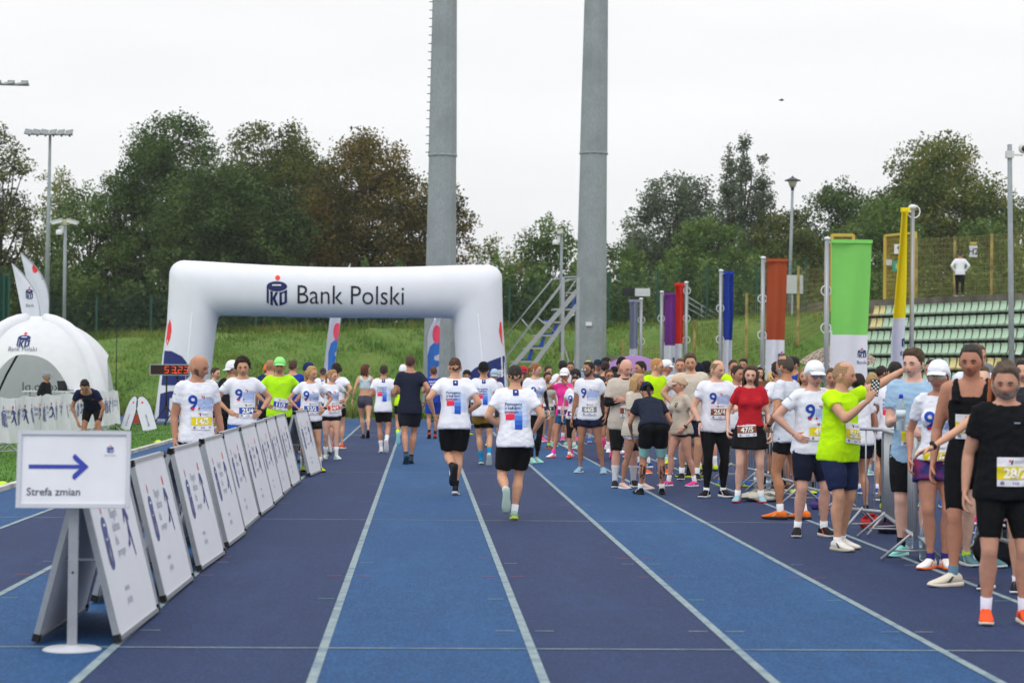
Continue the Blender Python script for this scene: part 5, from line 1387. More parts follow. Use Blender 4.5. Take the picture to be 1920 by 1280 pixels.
# wooden bench / curb blocks at lower left
for z, zl in ((.0, 'lower'), (.16, 'upper')):
    q = MB(); q.box((-8.0, 29.0, z + .07), (1.9, 1.0, .13), paint('c4c5c0', .7)); o = q.build('plastic_block'); tag(o, f'{zl} of the two off-white plinth slabs at the left edge below the banners', 'plinth')
# ---- small pop-up A banner
pb = ground(258, 806); root = empty('popup_banner', (pb.x, pb.y, 0), R(-12), 'small white pop-up banner of two rounded leaves standing on the grass', 'banner')
for sx, nm in ((-1, 0), (1, 1)):
    q = MB(); V = []; n = 14
    poly = [(-.19, 0)] + [(-.19 + .0 * t, .5 * t / 6) for t in range(1, 7)] + [(.19 * math.cos(R(180 - a)), .5 + .42 * math.sin(R(180 - a))) for a in range(10, 180, 17)] + [(.19, .5), (.19, 0)]
    up = V3(-sx * .30, .0, .954); xx = V3(.85, .5 * sx, .27 * sx) ; xx = (xx - up * xx.dot(up)).normalized(); nn = xx.cross(up)
    for off in (0, .008): q.add([V3(sx * .34, 0, .0) + xx * a + up * b_ + nn * off for a, b_ in poly], [tuple(range(len(poly)))], fabric('dcdeec'), False)
    lf = q.build('banner_leaf', root); q = MB(); q.tube([V3(sx * .34, 0, .0) + xx * a + up * b_ for a, b_ in poly], .012, BLK, 5); q.build('edge_hoop', lf)
    fdir = nn if nn.y < 0 else -nn
    D_ = Decal(V3(sx * .34, 0, 0) + up * .45 + fdir * .008, xx if fdir is nn or True else xx, up, fdir); D_.text('Bank Polski', .07, NAVY, 0.02, -.18, .0, .006, 'CENTER', rot=R(90)); D_.poly(circle2(0, .3, .03, None, 10), REDP, .006, 1); D_.build('leaf_print', lf)
q = MB(); q.box((0, 0, 0), (.5, .3, .26), paint('b8432a', .5)); q.tube([(-.3, -.18, -.15), (-.3, -.18, .2), (.3, -.18, .2), (.3, -.18, -.15)], .02, BLK, 6); q.tube([(-.3, .18, -.15), (-.3, .18, .2), (.3, .18, .2), (.3, .18, -.15)], .02, BLK, 6); q.ell((.0, 0, .05), (.2, .17, .14), paint('c65030', .5))
pg = ground(262, 796); o = q.build('generator', None, (pg.x, pg.y + .5, .17)); tag(o, 'orange-red blower machine on the grass behind the small pop-up banner', 'blower')
for x, y, lb in ((297, 829, 'flat yellow-green marker disc on the grass right of the arrow sign'), (4, 909, 'flat yellow-green marker disc at the left edge of the infield')):
    g = ground(x, y); q = MB(); q.lathe([(.10, 0), (.095, .012), (.04, .05), (.03, .052)], paint('b8dc20', .5), 20); tag(q.build('marker_disc', None, (g.x, g.y, 0)), lb, 'marker disc')
# thin black pole left of the arch
p = at(219, 620, 52); o = MB().tube([(0, 0, 0), (0, 0, 2.65)], .012, BLK, 6).build('thin_pole', None, (p.x, 52, 0)); tag(o, 'thin black upright pole between dome tent and race clock', 'pole')
# ---- floodlight, camera and lamp poles
def pole(px0, pyb, px1, top, Y, r0, r1, zb=0):
    a = at(px0, pyb, Y); b = at(px1, top, Y); k = (b.x - a.x) / (b.z - a.z); return a.x - k * (a.z - zb), b.x, b.z
def mast(label, name, cat, px0, pyb, px1, top, Y, w0, w1, zb=0):
    xb, xt, zt_ = pole(px0, pyb, px1, top, Y, 0, 0, zb); root = empty(name, (xb, Y, zb), 0, label, cat)
    MB().tube([(0, 0, -.3), (xt - xb, 0, zt_ - zb)], [w0 / 2 / FPX * Y, w1 / 2 / FPX * Y], GALV, 12).build('pole', root); return root, V3(xt - xb, 0, zt_ - zb)
rt, tp = mast('tall grey mast with a row of six floodlights at the upper left', 'floodlight_mast', 'floodlight mast', 87, 590, 94, 252, 90, 11, 5, float(zbank(np.array(-18.), np.array(90.))))
q = MB(); q.box(tp, (2.0, .08, .08), GALV); q.build('crossbar', rt)
for k in range(6):
    q = MB(); q.box(tp + V3(-.93 + k * .36, -.2, .07), (.33, .40, .05), steel('83898c', .5), Matrix.Rotation(R(38), 3, 'X') @ Matrix.Rotation(R(12 if k < 3 else -12), 3, 'Y')); q.box(tp + V3(-.93 + k * .36, 0, -.06), (.06, .1, .08), BLK); q.build('floodlight', rt)
# floodlight head entering at the upper-left edge: mast stands just outside the frame
b0 = at(-12, 157, 60); rt = empty('floodlight_mast', (b0.x, 60, 0), 0, 'mast whose floodlight bank reaches into the upper left corner', 'floodlight mast')
MB().tube([(0, 0, 0), (0, 0, b0.z)], [.12, .06], GALV, 10).build('pole', rt); zc_ = b0.z
q = MB(); q.bar((-.9, 0, zc_), (1.05, .0, zc_ - .02), .07, .07, GALV); q.build('crossbar', rt)
for k in range(5):
    q = MB(); q.box((-.75 + k * .40, -.1, zc_ + .0), (.30, .36, .045), steel('83898c', .5), Matrix.Rotation(R(18), 3, 'X') @ Matrix.Rotation(R(-8), 3, 'Y')); q.box((-.7 + k * .40, .1, zc_ + .05), (.2, .1, .14), steel('a4a6a6', .5)); q.build('floodlight', rt)
def cctv(root, tp, big=1.0, arms=((-1, -.30, .02), (1, .30, .02)), dome_dx=-.22):
    W_ = paint('d8dadb', .4)
    for sx, dx, dz in arms:
        q = MB(); rot = Matrix.Rotation(R(14 * sx), 3, 'Y'); q.box(tp + V3(dx * big, -.15, dz - .12), (.42 * big, .14, .13), W_, rot); q.box(tp + V3(dx * big * 1.1, -.15, dz - .04), (.5 * big, .18, .02), W_, rot); q.bar(tp + V3(0, 0, -.2), tp + V3(dx * big, -.1, dz - .16), .04, .04, W_); q.build('camera', root)
    if dome_dx is not None:
        q = MB(); q.bar(tp + V3(0, 0, -.3), tp + V3(dome_dx, -.1, -.28), .04, .04, W_); q.tube([tp + V3(dome_dx, -.1, -.28), tp + V3(dome_dx, -.1, -.42)], .02, W_, 8); q.lathe([(.05, .16), (.12, .13), (.13, -.02), (.12, -.06)], W_, 16, tuple(tp + V3(dome_dx, -.1, -.56))); q.build('dome_camera', root)
        q = MB(); q.ell(tp + V3(dome_dx, -.1, -.62), (.09, .09, .07), paint('202326', .2), None, 12, 8); q.build('dome_glass', root)
    q = MB(); q.box(tp + V3(-.02, .0, -.1), (.16, .16, .22), paint('c8c2a0', .5)); q.box(tp + V3(-.12, 0, -.38), (.12, .14, .3), W_); q.build('junction_box', root)
rt, tp = mast('slim grey pole carrying three white security cameras left of the tall trees', 'camera_pole', 'camera pole', 120.5, 596, 122.5, 412, 80, 7, 6, 2.4); cctv(rt, tp)
rt, tp = mast('slim grey pole with one white dome camera above the blue-seat steps', 'camera_pole', 'camera pole', 1052, 560, 1053, 432, 84, 6, 5, 2.8); cctv(rt, tp, .6, ((-1, -.12, .05),), -.26)
rt, tp = mast('grey pole with a camera at the right edge of the photo', 'camera_pole', 'camera pole', 1897, 690, 1893, 271, 62, 12, 9, 0)
W_ = paint('c9cbcc', .4); q = MB(); q.box(tp + V3(0, 0, -.32), (.22, .22, .22), W_); q.bar(tp + V3(0, -.02, -.32), tp + V3(.42, -.02, -.34), .05, .05, W_); q.build('bracket', rt); q = MB(); q.ell(tp + V3(.42, -.05, -.12), (.15, .15, .17), W_, None, 12, 8); q.ell(tp + V3(.42, -.16, -.14), (.09, .07, .10), paint('303438', .2), None, 10, 7); q.build('camera', rt)
rt, tp = mast('path lamp with a flat round hood on a slim grey pole behind the brown banner', 'path_lamp', 'street lamp', 1480, 560, 1486, 352, 96, 8, 5, 3.8)
q = MB(); q.lathe([(.05, -.16), (.09, -.10), (.07, -.02), (.13, .02)], BLK, 14, tuple(tp)); q.build('neck', rt); q = MB(); q.lathe([(.13, .02), (.23, .30), (.20, .34)], mat('lamp_glass', 'b8bab4', .15, 0, spec=.6), 16, tuple(tp)); q.build('lamp_glass', rt)
q = MB(); q.lathe([(.40, .33), (.39, .36), (.22, .43), (.08, .50), (.02, .58)], paint('3f454b', .5), 24, tuple(tp)); q.build('hood', rt)
# ---- banner flags on the right
def banner(label, px, top, colr, wpx, side, split, Y, botz=1.0, rings_px=(), prints=True, gather=1.0, angle=0, taper=(1, .92), pr=.07):
    zt_ = at(px, top, Y).z; x = at(px, top, Y).x; zb = float(zbank(np.array(x), np.array(float(Y)))) if Y > 67 else 0
    root = empty('banner_flag', (x, Y, zb), 0, label, 'flag', 'tall colour banners right of the lanes')
    MB().tube([(0, 0, 0), (0, 0, zt_ - zb)], [pr, pr * .86], mat('white_pole', '9a9da3', .35, .04, 5, 0, metal=.3), 12).build('pole', root)
    q = MB(); q.ell((0, 0, zt_ - zb + .01), (.085, .085, .05), SIGNW, None, 12, 6); q.bar((0, 0, zt_ - zb - .08), (side * .16, 0, zt_ - zb - .08), .05, .05, SIGNW); q.build('pole_cap', root)
    n, m_ = 40, 22; W_ = wpx / FPX * Y; zsp = at(px, split, Y).z - zb; H = zt_ - zb - .06; z0 = botz; V = []; ca, sa = math.cos(R(angle)), math.sin(R(angle))
    for i in range(n + 1):
        z = H - (H - z0) * i / n; t = i / n
        for j in range(m_ + 1):
            u_ = j / m_; xx = side * (.10 + W_ * (taper[0] + (taper[1] - taper[0]) * min(1, t * 1.6)) * u_); yy = .085 * math.sin(u_ * 7.5 + t * 3) * (.35 + t) + .04 * math.sin(u_ * 3 - t * 8 + 1) + (1 - gather) * .35 * math.sin(u_ * 9 + 1)
            V.append((xx + .02 * math.sin(t * 7) * u_, -.08 + yy, z - .03 * u_ * side * 0))
    F = []; 
    for i in range(n):
        for j in range(m_): F.append((i * (m_ + 1) + j, i * (m_ + 1) + j + 1, (i + 1) * (m_ + 1) + j + 1, (i + 1) * (m_ + 1) + j))
    cm, wm = cloth(colr), cloth('dcdeec'); q = MB(); k0 = int((H - zsp) / (H - z0) * n)
    for i in range(n):
        fr_ = F[i * m_:(i + 1) * m_]; vs = V
        q.add([], [], None) if False else None
    Fa = []; Fb = []
    for fi, f_ in enumerate(F):
        i = fi // m_; j = fi % m_; edge = k0 + 1.3 * math.sin(j / m_ * 3.1) * .6
        (Fa if i < edge else Fb).append(f_)
    q.add(V, Fa, cm); b0_ = len(q.v) - len(V); q.f += Fb; q.mi += [q.m(wm)] * len(Fb); q.sm += [True] * len(Fb)
    c_ = q.build('cloth', root)
    for m2 in (cm, wm): pass
    q = MB(); q.bar((side * .08, -.08, H + .0), (side * (.12 + W_ * taper[0]), -.08, H), .09, .09, fabric(colr)); q.build('top_sleeve', root)
    for rp in rings_px:
        zz = at(px, rp, Y).z - zb; q = MB(); q.tube([(-side * .02 + .13 * math.cos(R(a)), -.02, zz + .13 * math.sin(R(a))) for a in range(0, 361, 30)], .014, SIGNW, 6, False); q.build('ring', root)
    if prints:
        bv = bvh_of(c_.data); D_ = Decal((side * (.1 + W_ * .5), 0, 0), (1, 0, 0), (0, 0, 1), (0, -1, 0), bv, 1.0); zp = zsp - .55
        D_.bank_logo(.26, W_ * .28, zp, .012, .05); D_.text('Bank', .12, NAVY, W_ * .28, zp - .28, 0, .012); zt2 = zp - 1.15
        D_.text('t', .2, plain('1c86d8'), W_ * .2, zt2, .03, .012); D_.text('v', .2, plain('e0218a'), W_ * .2 + .12, zt2, .03, .012); D_.text('n', .2, plain('1c86d8'), W_ * .2 + .24, zt2, .03, .012); D_.build('cloth_print', root)
banner('grey-and-white banner, leftmost of the row', 1202, 561, '8f93ae', 18, -1, 652, 75, .3, (600, 640), True, .6)
banner('purple-and-white banner between the grey and red ones', 1241, 548, '74308c', 27, 1, 646, 74, .3, (597,), True, .8)
banner('red-and-white banner between the purple and blue ones', 1287, 530, 'd62a22', 17, -1, 640, 73, .5, (545, 597, 637), False, .55)
banner('blue-and-white banner between the red and brown ones', 1352, 508, '1f3fa6', 17, 1, 634, 66, .5, (578, 636), False, .6)
banner('rust-brown and white banner beside the path lamp', 1431, 484, 'a24a2a', 38, 1, 632, 59, .7, (560, 628, 692), True, .9)
banner('wide green-and-white banner, broadest of the row', 1551, 448, '7ecb66', 76, 1, 620, 50, .5, (545, 615, 690), True, 1.0)
banner('yellow-and-white banner, tallest and nearest of the row', 1711, 389, 'e8d81c', 30, -1, 590, 40, .6, (397,), True, .5, taper=(.42, 1.05), pr=.05)
# ---- judges' steps with blue seats
SY = 70.0; sx0 = at(975, 700, SY).x; st = empty('judges_stand', (sx0, SY, 0), 0, 'steel stepped stand with blue seats and handrails right of the arch', 'stand')
def sp_(px, py, dy=0): p = at(px, py, SY + dy); return p - st.location - V3(0, 0, 0)
G = steel('a2a6aa', .5)
q = MB()
for dy in (0, 1.1): q.bar(sp_(958, 690, dy), sp_(1082, 545, dy), .05, .16, G); q.bar(sp_(988, 700, dy), sp_(1082, 572, dy), .05, .16, G)
q.build('stringer', st)
for (xa, xb, y) in ((962, 1005, 678), (985, 1027, 653), (1003, 1040, 629), (1023, 1062, 604), (1040, 1080, 580)):
    q = MB(); a = sp_(xa - 3, y, 0); b = sp_(xb, y, 0); q.box((a + b) / 2 + V3(0, .55, 0), ((b - a).x, 1.1, .06), paint('a49f94', .8)); q.build('tread', st)
BLS = paint('1d4fae', .45)
for (x, y) in ((972, 699), (992, 675), (992, 650 + 3), (1012, 650), (1031, 627), (1031, 603), (1051, 602), (1066, 581), (1075, 580)):
    pass
for (x, y) in ((985, 675), (1008, 650), (1031, 627), (1031, 603), (1068, 578)):
    for dy in (.3,):
        q = MB(); c = sp_(x, y, dy); q.box(c + V3(-.02, 0, .02), (.42, .42, .05), BLS); q.add([c + V3(.05, -.21, .03), c + V3(.19, -.21, .03), c + V3(.30, -.21, .46), c + V3(.22, -.21, .46), c + V3(.05, .21, .03), c + V3(.19, .21, .03), c + V3(.30, .21, .46), c + V3(.22, .21, .46)], [(0, 1, 2, 3), (4, 7, 6, 5), (0, 4, 5, 1), (1, 5, 6, 2), (2, 6, 7, 3), (3, 7, 4, 0)], BLS, False); q.build('seat', st)
for pts in (((940, 640), (1035, 524), (1052, 522)), ((945, 672), (1056, 528), (1082, 522)), ((950, 700), (950, 668), (1062, 524), (1082, 523)), ((978, 598), (1000, 625)), ((1008, 596), (1040, 622)), ((1058, 549), (1082, 549)), ((1082, 522), (1056, 560)), ((1054, 520), (1082, 519))):
    MB().tube([sp_(*p) for p in pts], .028, G, 6).build('handrail', st)
for px_ in (1056, 1084):
    q = MB(); a = sp_(px_, 520); q.bar((a.x, 0, 0), a, .11, .11, G); q.build('post', st)
q = MB(); q.bar(sp_(1055, 640), sp_(1070, 690), .05, .05, G); q.bar(sp_(1084, 650), sp_(1070, 700), .04, .04, G); q.build('brace', st)
# ---- concrete box, screen and sign behind the crowd
p = at(1158, 660, 76); q = MB(); q.box((0, 0, .7), (1.15, .8, at(1158, 658, 76).z * 1 - 0.0), CONC); o = q.build('concrete_box', None, (p.x, 76, .35)); tag(o, 'low grey concrete box right of the second floodlight column', 'concrete box')
zz = at(1200, 548, 92).z; p = at(1191, 548, 92); r_ = empty('display_board', (p.x, 92, zz), 0, 'display board on the fence, half dark and half white', 'board'); MB().box((-.32, -.1, 0), (.58, .08, .36), mat('dark_panel', '1a1e20', .5, 0)).build('dark_half', r_); q = MB(); q.box((.33, -.1, 0), (.70, .08, .36), SIGNW)
for k in range(14): q.bar((.0 + k * .05, -.145, -.17), (.0 + k * .05, -.145, .17), .012, .012, plain('b0b4b8'))
q.build('white_half', r_)
p = at(1490, 533, 88); r_ = empty('notice_board', (p.x, 88, 3.8), 0, 'blank pale notice board on a post beside the path lamp', 'board'); q = MB(); q.box((0, 0, p.z - 3.8), (.75, .05, .82), paint('b9bdbc', .6)); q.build('panel', r_); MB().bar((-.1, .06, 0), (-.1, .06, p.z - 3.4), .08, .08, G).build('post', r_)
# stair handrail on the crest
r_ = empty('stair_railing', (at(1300, 590, 93).x, 93, 3.6), 0, 'grey metal stair handrail descending to the right on the bank crest', 'railing')
o0 = r_.location
for (a, b) in (((1287, 555), (1345, 590)), ((1290, 567), (1345, 600)), ((1290, 578), (1345, 608)), ((1290, 555), (1290, 598)), ((1316, 572), (1316, 604))): MB().tube([at(*a, 93) - o0, at(*b, 93) - o0], .03, G, 6).build('rail', r_)
# ---- low wire fence on the slope with wooden-coloured posts
YPM = noise_mat('old_yellow_post', '8d7c4a', 'b3a263', 3, .8, .2, 30, '5c4a2a', 2)
fp_ = [(1168, 636, 79), (1302, 600, 81), (1400, 550, 83), (1497, 499, 85), (1548, 470, 87)]
fr = empty('slope_fence', (0, 0, 0), 0, 'yellowish wire fence with wooden-looking posts stepping up the grass slope', 'fence')
prev = None
for (px_, py_, Y_) in fp_:
    T = at(px_, py_, Y_); zg = max(0, float(zbank(np.array(T.x), np.array(float(Y_))))); MB().bar((T.x, Y_, zg - .3 if zg > .3 else 0), (T.x, Y_, T.z), .10, .10, YPM).build('post', fr)
    if prev is not None: wires('wire_panel', fr, (prev.x, prev.y, 0), (T.x, T.y, 0), max(0, T.z - 2.4) if False else prev_g, min(prev.z, T.z) - .05, .13, .25, .007, YF, zg, min(prev.z, T.z) - .05)
    prev = Vector((T.x, Y_, T.z)); prev_g = zg
# ---- grandstand
SEATG = mat('seat_green', 'b2ccb6', .5, .10, 1.2, 0); SEATY = mat('seat_yellow', 'd8cb94', .5, .10, 1.2, 0); STC = noise_mat('stand_concrete', '56524a', '7a766c', 3, .95, .4, 30, '3c3a34', 1.5)
rv = Vector((.408, -.913, 0)); nv = Vector((-.913, -.408, 0)); B0 = Vector((at(1630, 570, 87).x, 87, 0))
gs = empty('grandstand', (B0.x, B0.y, 0), 0, 'stepped concrete grandstand with rows of pale green seats on the right', 'grandstand')
sang = math.atan2(rv.y, rv.x)
def seat_mesh(mt):
    q = MB(); w = .19; prof = [(.24, .10), (.23, .02), (.10, .0), (-.08, -.01), (-.15, .06), (-.20, .26), (-.23, .44), (-.22, .475), (-.19, .46)]   # toward front (local -y is front)
    V = []; n = 5
    for (a, z) in prof:
        for k in range(n):
            t = k / (n - 1) * 2 - 1; ww = w * (1 if z < .4 else .86); V.append((t * ww, -a - .0 + .02 * t * t, z + .035 * t * t * (1 if z < .15 else 0)))
    F = [];
    for i in range(len(prof) - 1):
        for k in range(n - 1): F.append((i * n + k, i * n + k + 1, (i + 1) * n + k + 1, (i + 1) * n + k))
    q.add(V, F, mt); q.box((0, -.02, -.04), (.2, .25, .07), BLK); me = q.mesh('seat'); return me
smg, smy = seat_mesh(SEATG), seat_mesh(SEATY)
starts = [1628, 1622, 1545, 1484, 1470, 1512, 1500, 1500]; ztop0 = 4.62
M0 = Matrix.Rotation(sang, 4, 'Z')
nseat = 0
for k in range(8):
    Pk = B0 + nv * (.80 * k); zt_ = ztop0 - .585 * k - .50      # tread height
    t0 = -8.0
    for tt in np.linspace(-8, 2, 400):
        p = Pk + rv * tt; v = CAMROT.transposed() @ Vector((p.x, p.y, zt_ + .3 - CAMH)); pxx = 960 - v.x / v.z * FPX
        if pxx < starts[k]: t0 = tt
    L = 16.5 - t0; c = Pk + rv * (t0 + L / 2) - B0
    q = MB(); q.box(c + nv * .0 + V3(0, 0, zt_ / 2 - .05), (L + .6, .80, zt_ + .0), STC, Matrix.Rotation(sang, 3, 'Z')); q.build('concrete_step', gs)
    if k > 5: continue
    ns_ = int(12.2 / .44)
    for i in range(int((12.6 - t0) / .44)):
        p = Pk + rv * (t0 + .3 + i * .44) - B0; yel = i < (3 if k in (4,) else 2) or (k == 4 and i > 24)
        if (k, i) in ((1, 12), (2, 19)): pass
        o = link('seat', smy if yel else smg, gs, (p.x, p.y, zt_ + .06)); o.rotation_euler = (0, 0, sang); nseat += 1
    # seats face the track
# steps down the left edge of the stand
for k in range(9):
    Pk = B0 + nv * (.8 * k) + rv * (-3.2 - .30 * k) - B0; zt_ = 4.1 - .5 * k
    if zt_ > .1: q = MB(); q.box(Pk + V3(0, 0, zt_ / 2 - .1), (1.5, .8, zt_), STC, Matrix.Rotation(sang, 3, 'Z')); q.build('stair_step', gs)
WZ = 4.95
q = MB(); q.box(B0 - B0 - nv * 1.7 + rv * 4.0 + V3(0, 0, WZ / 2), (26, 2.6, WZ), STC, Matrix.Rotation(sang, 3, 'Z')); q.build('walkway', gs)
# perimeter fence and gate behind the stand
pf = empty('perimeter_fence', (0, 0, 0), 0, 'yellowish welded mesh fence with square posts behind the grandstand', 'fence')
F0 = B0 - nv * 2.6
def onfence(px_):
    best = None
    for tt in np.linspace(-6, 14, 1200):
        p = F0 + rv * tt; v = CAMROT.transposed() @ Vector((p.x, p.y, 6 - CAMH)); e = abs(960 - v.x / v.z * FPX - px_)
        if best is None or e < best[0]: best = (e, p)
    return best[1]
tops = {1718: 446, 1790: 443, 1859: 438, 1935: 432}; prev = None
for px_, py_ in tops.items():
    p = onfence(px_); zt_ = at(px_, py_, p.y).z; MB().bar((p.x, p.y, WZ - .2), (p.x, p.y, zt_), .11, .11, YPM).build('post', pf)
    if prev: wires('wire_panel', pf, prev[0], p, WZ, prev[1] - .05, .10, .25, .007, YF, WZ, zt_ - .05)
    prev = (p, zt_)
gt = empty('gate', (0, 0, 0), 0, 'yellow steel mesh gate with number 9 plate, left of the yellow banner', 'gate')
ga, gb = onfence(1659), onfence(1716); zg1 = at(1659, 442, ga.y).z; zg0 = WZ - .1
q = MB()
YG = paint('c9ad4c', .5)
for p in (ga, gb): q.bar((p.x, p.y, zg0), (p.x, p.y, zg1), .12, .12, YG)
q.bar((ga.x, ga.y, zg1), (gb.x, gb.y, zg1 + .02), .10, .10, YG); q.bar((ga.x, ga.y, zg0 + .1), (gb.x, gb.y, zg0 + .1), .08, .08, YG); q.build('gate_frame', gt)
wires('mesh_infill', gt, (ga.x, ga.y, 0), (gb.x, gb.y, 0), zg0 + .1, zg1, .085, .2, .011, YG)
def plate(parent, px_, py_, wp, hp_, mt, name, cc=None, tx=None, tsz=.3, tcx=None, label=None, dz=0):
    p = onfence(px_); Yp = p.y - .15; a = at(px_, py_, Yp); w = wp / FPX * Yp; h = hp_ / FPX * Yp
    q = MB(); q.box((a.x, Yp, a.z), (w, .03, h), mt); o = q.build(name, parent)
    if tx: D_ = Decal((a.x, Yp - .016, a.z), (1, 0, 0), (0, 0, 1), (0, -1, 0)); D_.text(tx, h * tsz, plain(tcx), 0, -h * tsz * .36, .02, .006); D_.build('plate_print', o)
plate(gt, 1686, 467, 19, 18, SIGNW, 'number_plate', tx='9', tsz=.95, tcx='1c2a5c'); plate(gt, 1667, 492, 11, 11, paint('c8cacc'), 'small_plate'); plate(gt, 1682, 499, 17, 20, paint('3f9a8a'), 'green_plate', tx='E', tsz=.6, tcx='d8d060')
plate(pf, 1825, 471, 16, 22, paint('c9ccd2'), 'sector_sign', tx='H2', tsz=.75, tcx='3a3e48'); plate(pf, 1825, 456, 13, 5, paint('b8a850'), 'yellow_plate')
g2 = empty('gate', (0, 0, 0), 0, 'top of a second yellow gate behind the green banner', 'gate'); a = at(1560, 441, 90); b = at(1600, 441, 90); q = MB(); q.bar((a.x, 90, a.z), (b.x, 90, b.z), .14, .14, YG); q.bar((b.x, 90, 3.9), (b.x, 90, b.z + .02), .13, .13, YG); q.bar((a.x, 90, 3.9), (a.x, 90, a.z + .02), .13, .13, YG); q.build('gate_frame', g2); wires('mesh_infill', g2, (a.x, 90, 0), (b.x, 90, 0), 4, a.z, .07, .2, .014, YG)
# dark green netting at the left edge
ng = empty('green_netting', (0, 0, 0), 0, 'dark green netting fence at the left edge beside the tent', 'fence'); q = MB(); a = at(-10, 560, 75); b = at(18, 560, 75)
q.box(((a.x + b.x) / 2, 75, at(5, 517, 75).z / 2 + 1.2), (b.x - a.x, .05, at(5, 517, 75).z - 2.4), fabric('1a5040')); q.build('net', ng)
for k in range(4): x = a.x + (b.x - a.x) * k / 3; MB().bar((x, 74.9, 2.2), (x, 74.9, at(5, 515, 75).z), .06, .06, GP).build('post', ng)
# crowd barriers along the right
crowd_barrier('near steel crowd barrier left of the young man in light blue', ground(1655, 1006), ground(1716, 1058), 1.08, bars=20)
crowd_barrier('steel crowd barrier turned across, behind the man in neon yellow', (at(1590, 800, 20.6).x, 20.6, 0), (at(1694, 800, 19.9).x, 19.9, 0), 1.08, bars=6)
for k, (lb) in enumerate(('behind the tall man in the black tank top', 'behind the man in the white cap, 49/1', 'behind the woman in the red shirt', 'further along, behind the bald man 26/4')):
    Yk = (15.2, 22.5, 25.2, 28.2)[k]; crowd_barrier('steel crowd barrier ' + lb, (4.85 if k else 5.0, Yk, 0), (4.72 if k else 4.95, Yk + 2.3, 0), 1.08, bars=14)
# bird
p = at(1465, 188, 70); q = MB(); q.ell((0, 0, 0), (.10, .05, .03), BLK, None, 8, 5); q.add([(0, 0, .01), (-.03, -.22, .05), (.05, -.05, .02)], [(0, 1, 2)], BLK, False); q.add([(0, 0, .01), (-.03, .22, .05), (.05, .05, .02)], [(0, 1, 2)], BLK, False); tag(q.build('bird', None, p), 'tiny dark bird flying in the sky above the poplars', 'bird')
# ---------------------------------------------------------------- thin rainy air
hz = MB().box((0, 150, 21), (500, 400, 44)).build('haze'); hz.data.materials.clear()
hm_ = bpy.data.materials.new('haze'); hm_.use_nodes = True; hn = hm_.node_tree; hn.nodes.clear(); ho = hn.nodes.new('ShaderNodeOutputMaterial'); hv = hn.nodes.new('ShaderNodeVolumePrincipled')
hv.inputs['Color'].default_value = (.93, .95, .97, 1); hv.inputs['Density'].default_value = .00028; hn.links.new(hv.outputs[0], ho.inputs['Volume']); hz.data.materials.append(hm_); tag(hz, kind='stuff')
# ================================================================ PEOPLE
BLK_ = '121316'; NAVYC = '161c33'; YEL = 'e3cf1e'; BRN = '8a4a38'; BLU = '1f4fae'; REDC = 'd8323a'; NEON = 'c4f312'
PALE, FAIR, TAN, DEEP = 'd4a48c', 'c99779', 'b7846a', 'a4745a'
def stance(w=.11, a=0.0, b=0.0, ya=8, yb=8, xl=None, xr=None):
    return dict(L=dict(x=xl if xl is not None else w, y=a, yaw=ya), R=dict(x=-(xr if xr is not None else w), y=b, yaw=-yb))
def runpose(stance_leg='L', lift=.42, back=.42, sx=.05, pitch=85, side=.10, sy=.0, heel=10):
    o = 'R' if stance_leg == 'L' else 'L'; s1 = 1 if stance_leg == 'L' else -1
    return {stance_leg: dict(x=s1 * sx, y=sy, z=.088, yaw=s1 * 4, pitch=heel), o: dict(x=-s1 * side, y=back, z=lift, yaw=-s1 * 6, pitch=pitch, pole=(-s1 * .1, -1, 0))}
# ---------- left group behind the boards
L1 = person('bald man with yellow 14/5 bib looking down to the right behind the boards', 373, 676, d=21.2, rz=28, H=1.76, skin=TAN, hair='bald', hc='5a4a3c', beard=('6a5848', .0035), head=(42, 10, 0), fp='nine', slp=-1, bibn=('14/5', YEL, .11, .015, 0), bc=NAVYC, shoe=('e06a28', 'e8e8e8'), L=dict(w=(.27, -.02, .87), p=(.3, 1, 0)), Rr=dict(w=(.27, .0, .87), p=(.3, 1, 0)), girth=1.04)
L2 = person('young man with dark curly hair, blue shorts and 25/4 bib, hands on hips', 458, 672, d=27.2, rz=12, skin=FAIR, hair='curly', hc='2a1c14', fp='nine', slp=-1, bibn=('25/4', BLU, .10, .05, 0), L='hip', Rr='hip', head=(-6, 6, 0), bc='1a56b4', bl=.75, watch=(1, BLK_), hem=-.02, girth=1.02, twist=4)
person('man in black printed shirt and white backwards cap, seen from behind', 431, 679, d=33, rz=150, skin=TAN, hair='short', cap=('e3e5ea', 1), tc='16171b', bp='vege', bot='trousers', bc='17181d', hc='4a4038', head=(-20, 0, 0), glasses=('202020', None), girth=1.1)
person('person in teal shirt half hidden behind the bald man with 14/5', 398, 690, d=40, rz=60, tc='1c7c80', bc='2a2c34')
L4 = person('man in neon yellow shirt and green cap with 11/3 bib, hands on hips', 524, 673, d=32.6, rz=6, skin=TAN, hair='short', hc='5a4636', cap=('9ae88a', 0), tc='b4f01c', fp='dash', bibn=('11/3', BLU, .085, .02, -8), L='hip', Rr='hip', girth=1.08, watch=[(1, BLK_), (-1, BLK_)], bc=BLK_, sl=.62, sh=1.06, hem=-.04)
person('woman with blond hair and 32/2 bib, black shorts, hands on hips, looking aside', 583, 687, foot=884, rz=14, sex='f', skin=FAIR, hair='pony', hc='b08d5a', fp='nine', bibn=('32/2', BLU, .10, .01, 0), L='hip', Rr='hip', head=(34, 4, 0), bc=BLK_, bl=.50, sock='e3e5e8', sockh=.17, shoe=('b8c83a', '303030'), watch=(1, '22242a'), tc=WHT, girth=1.06)
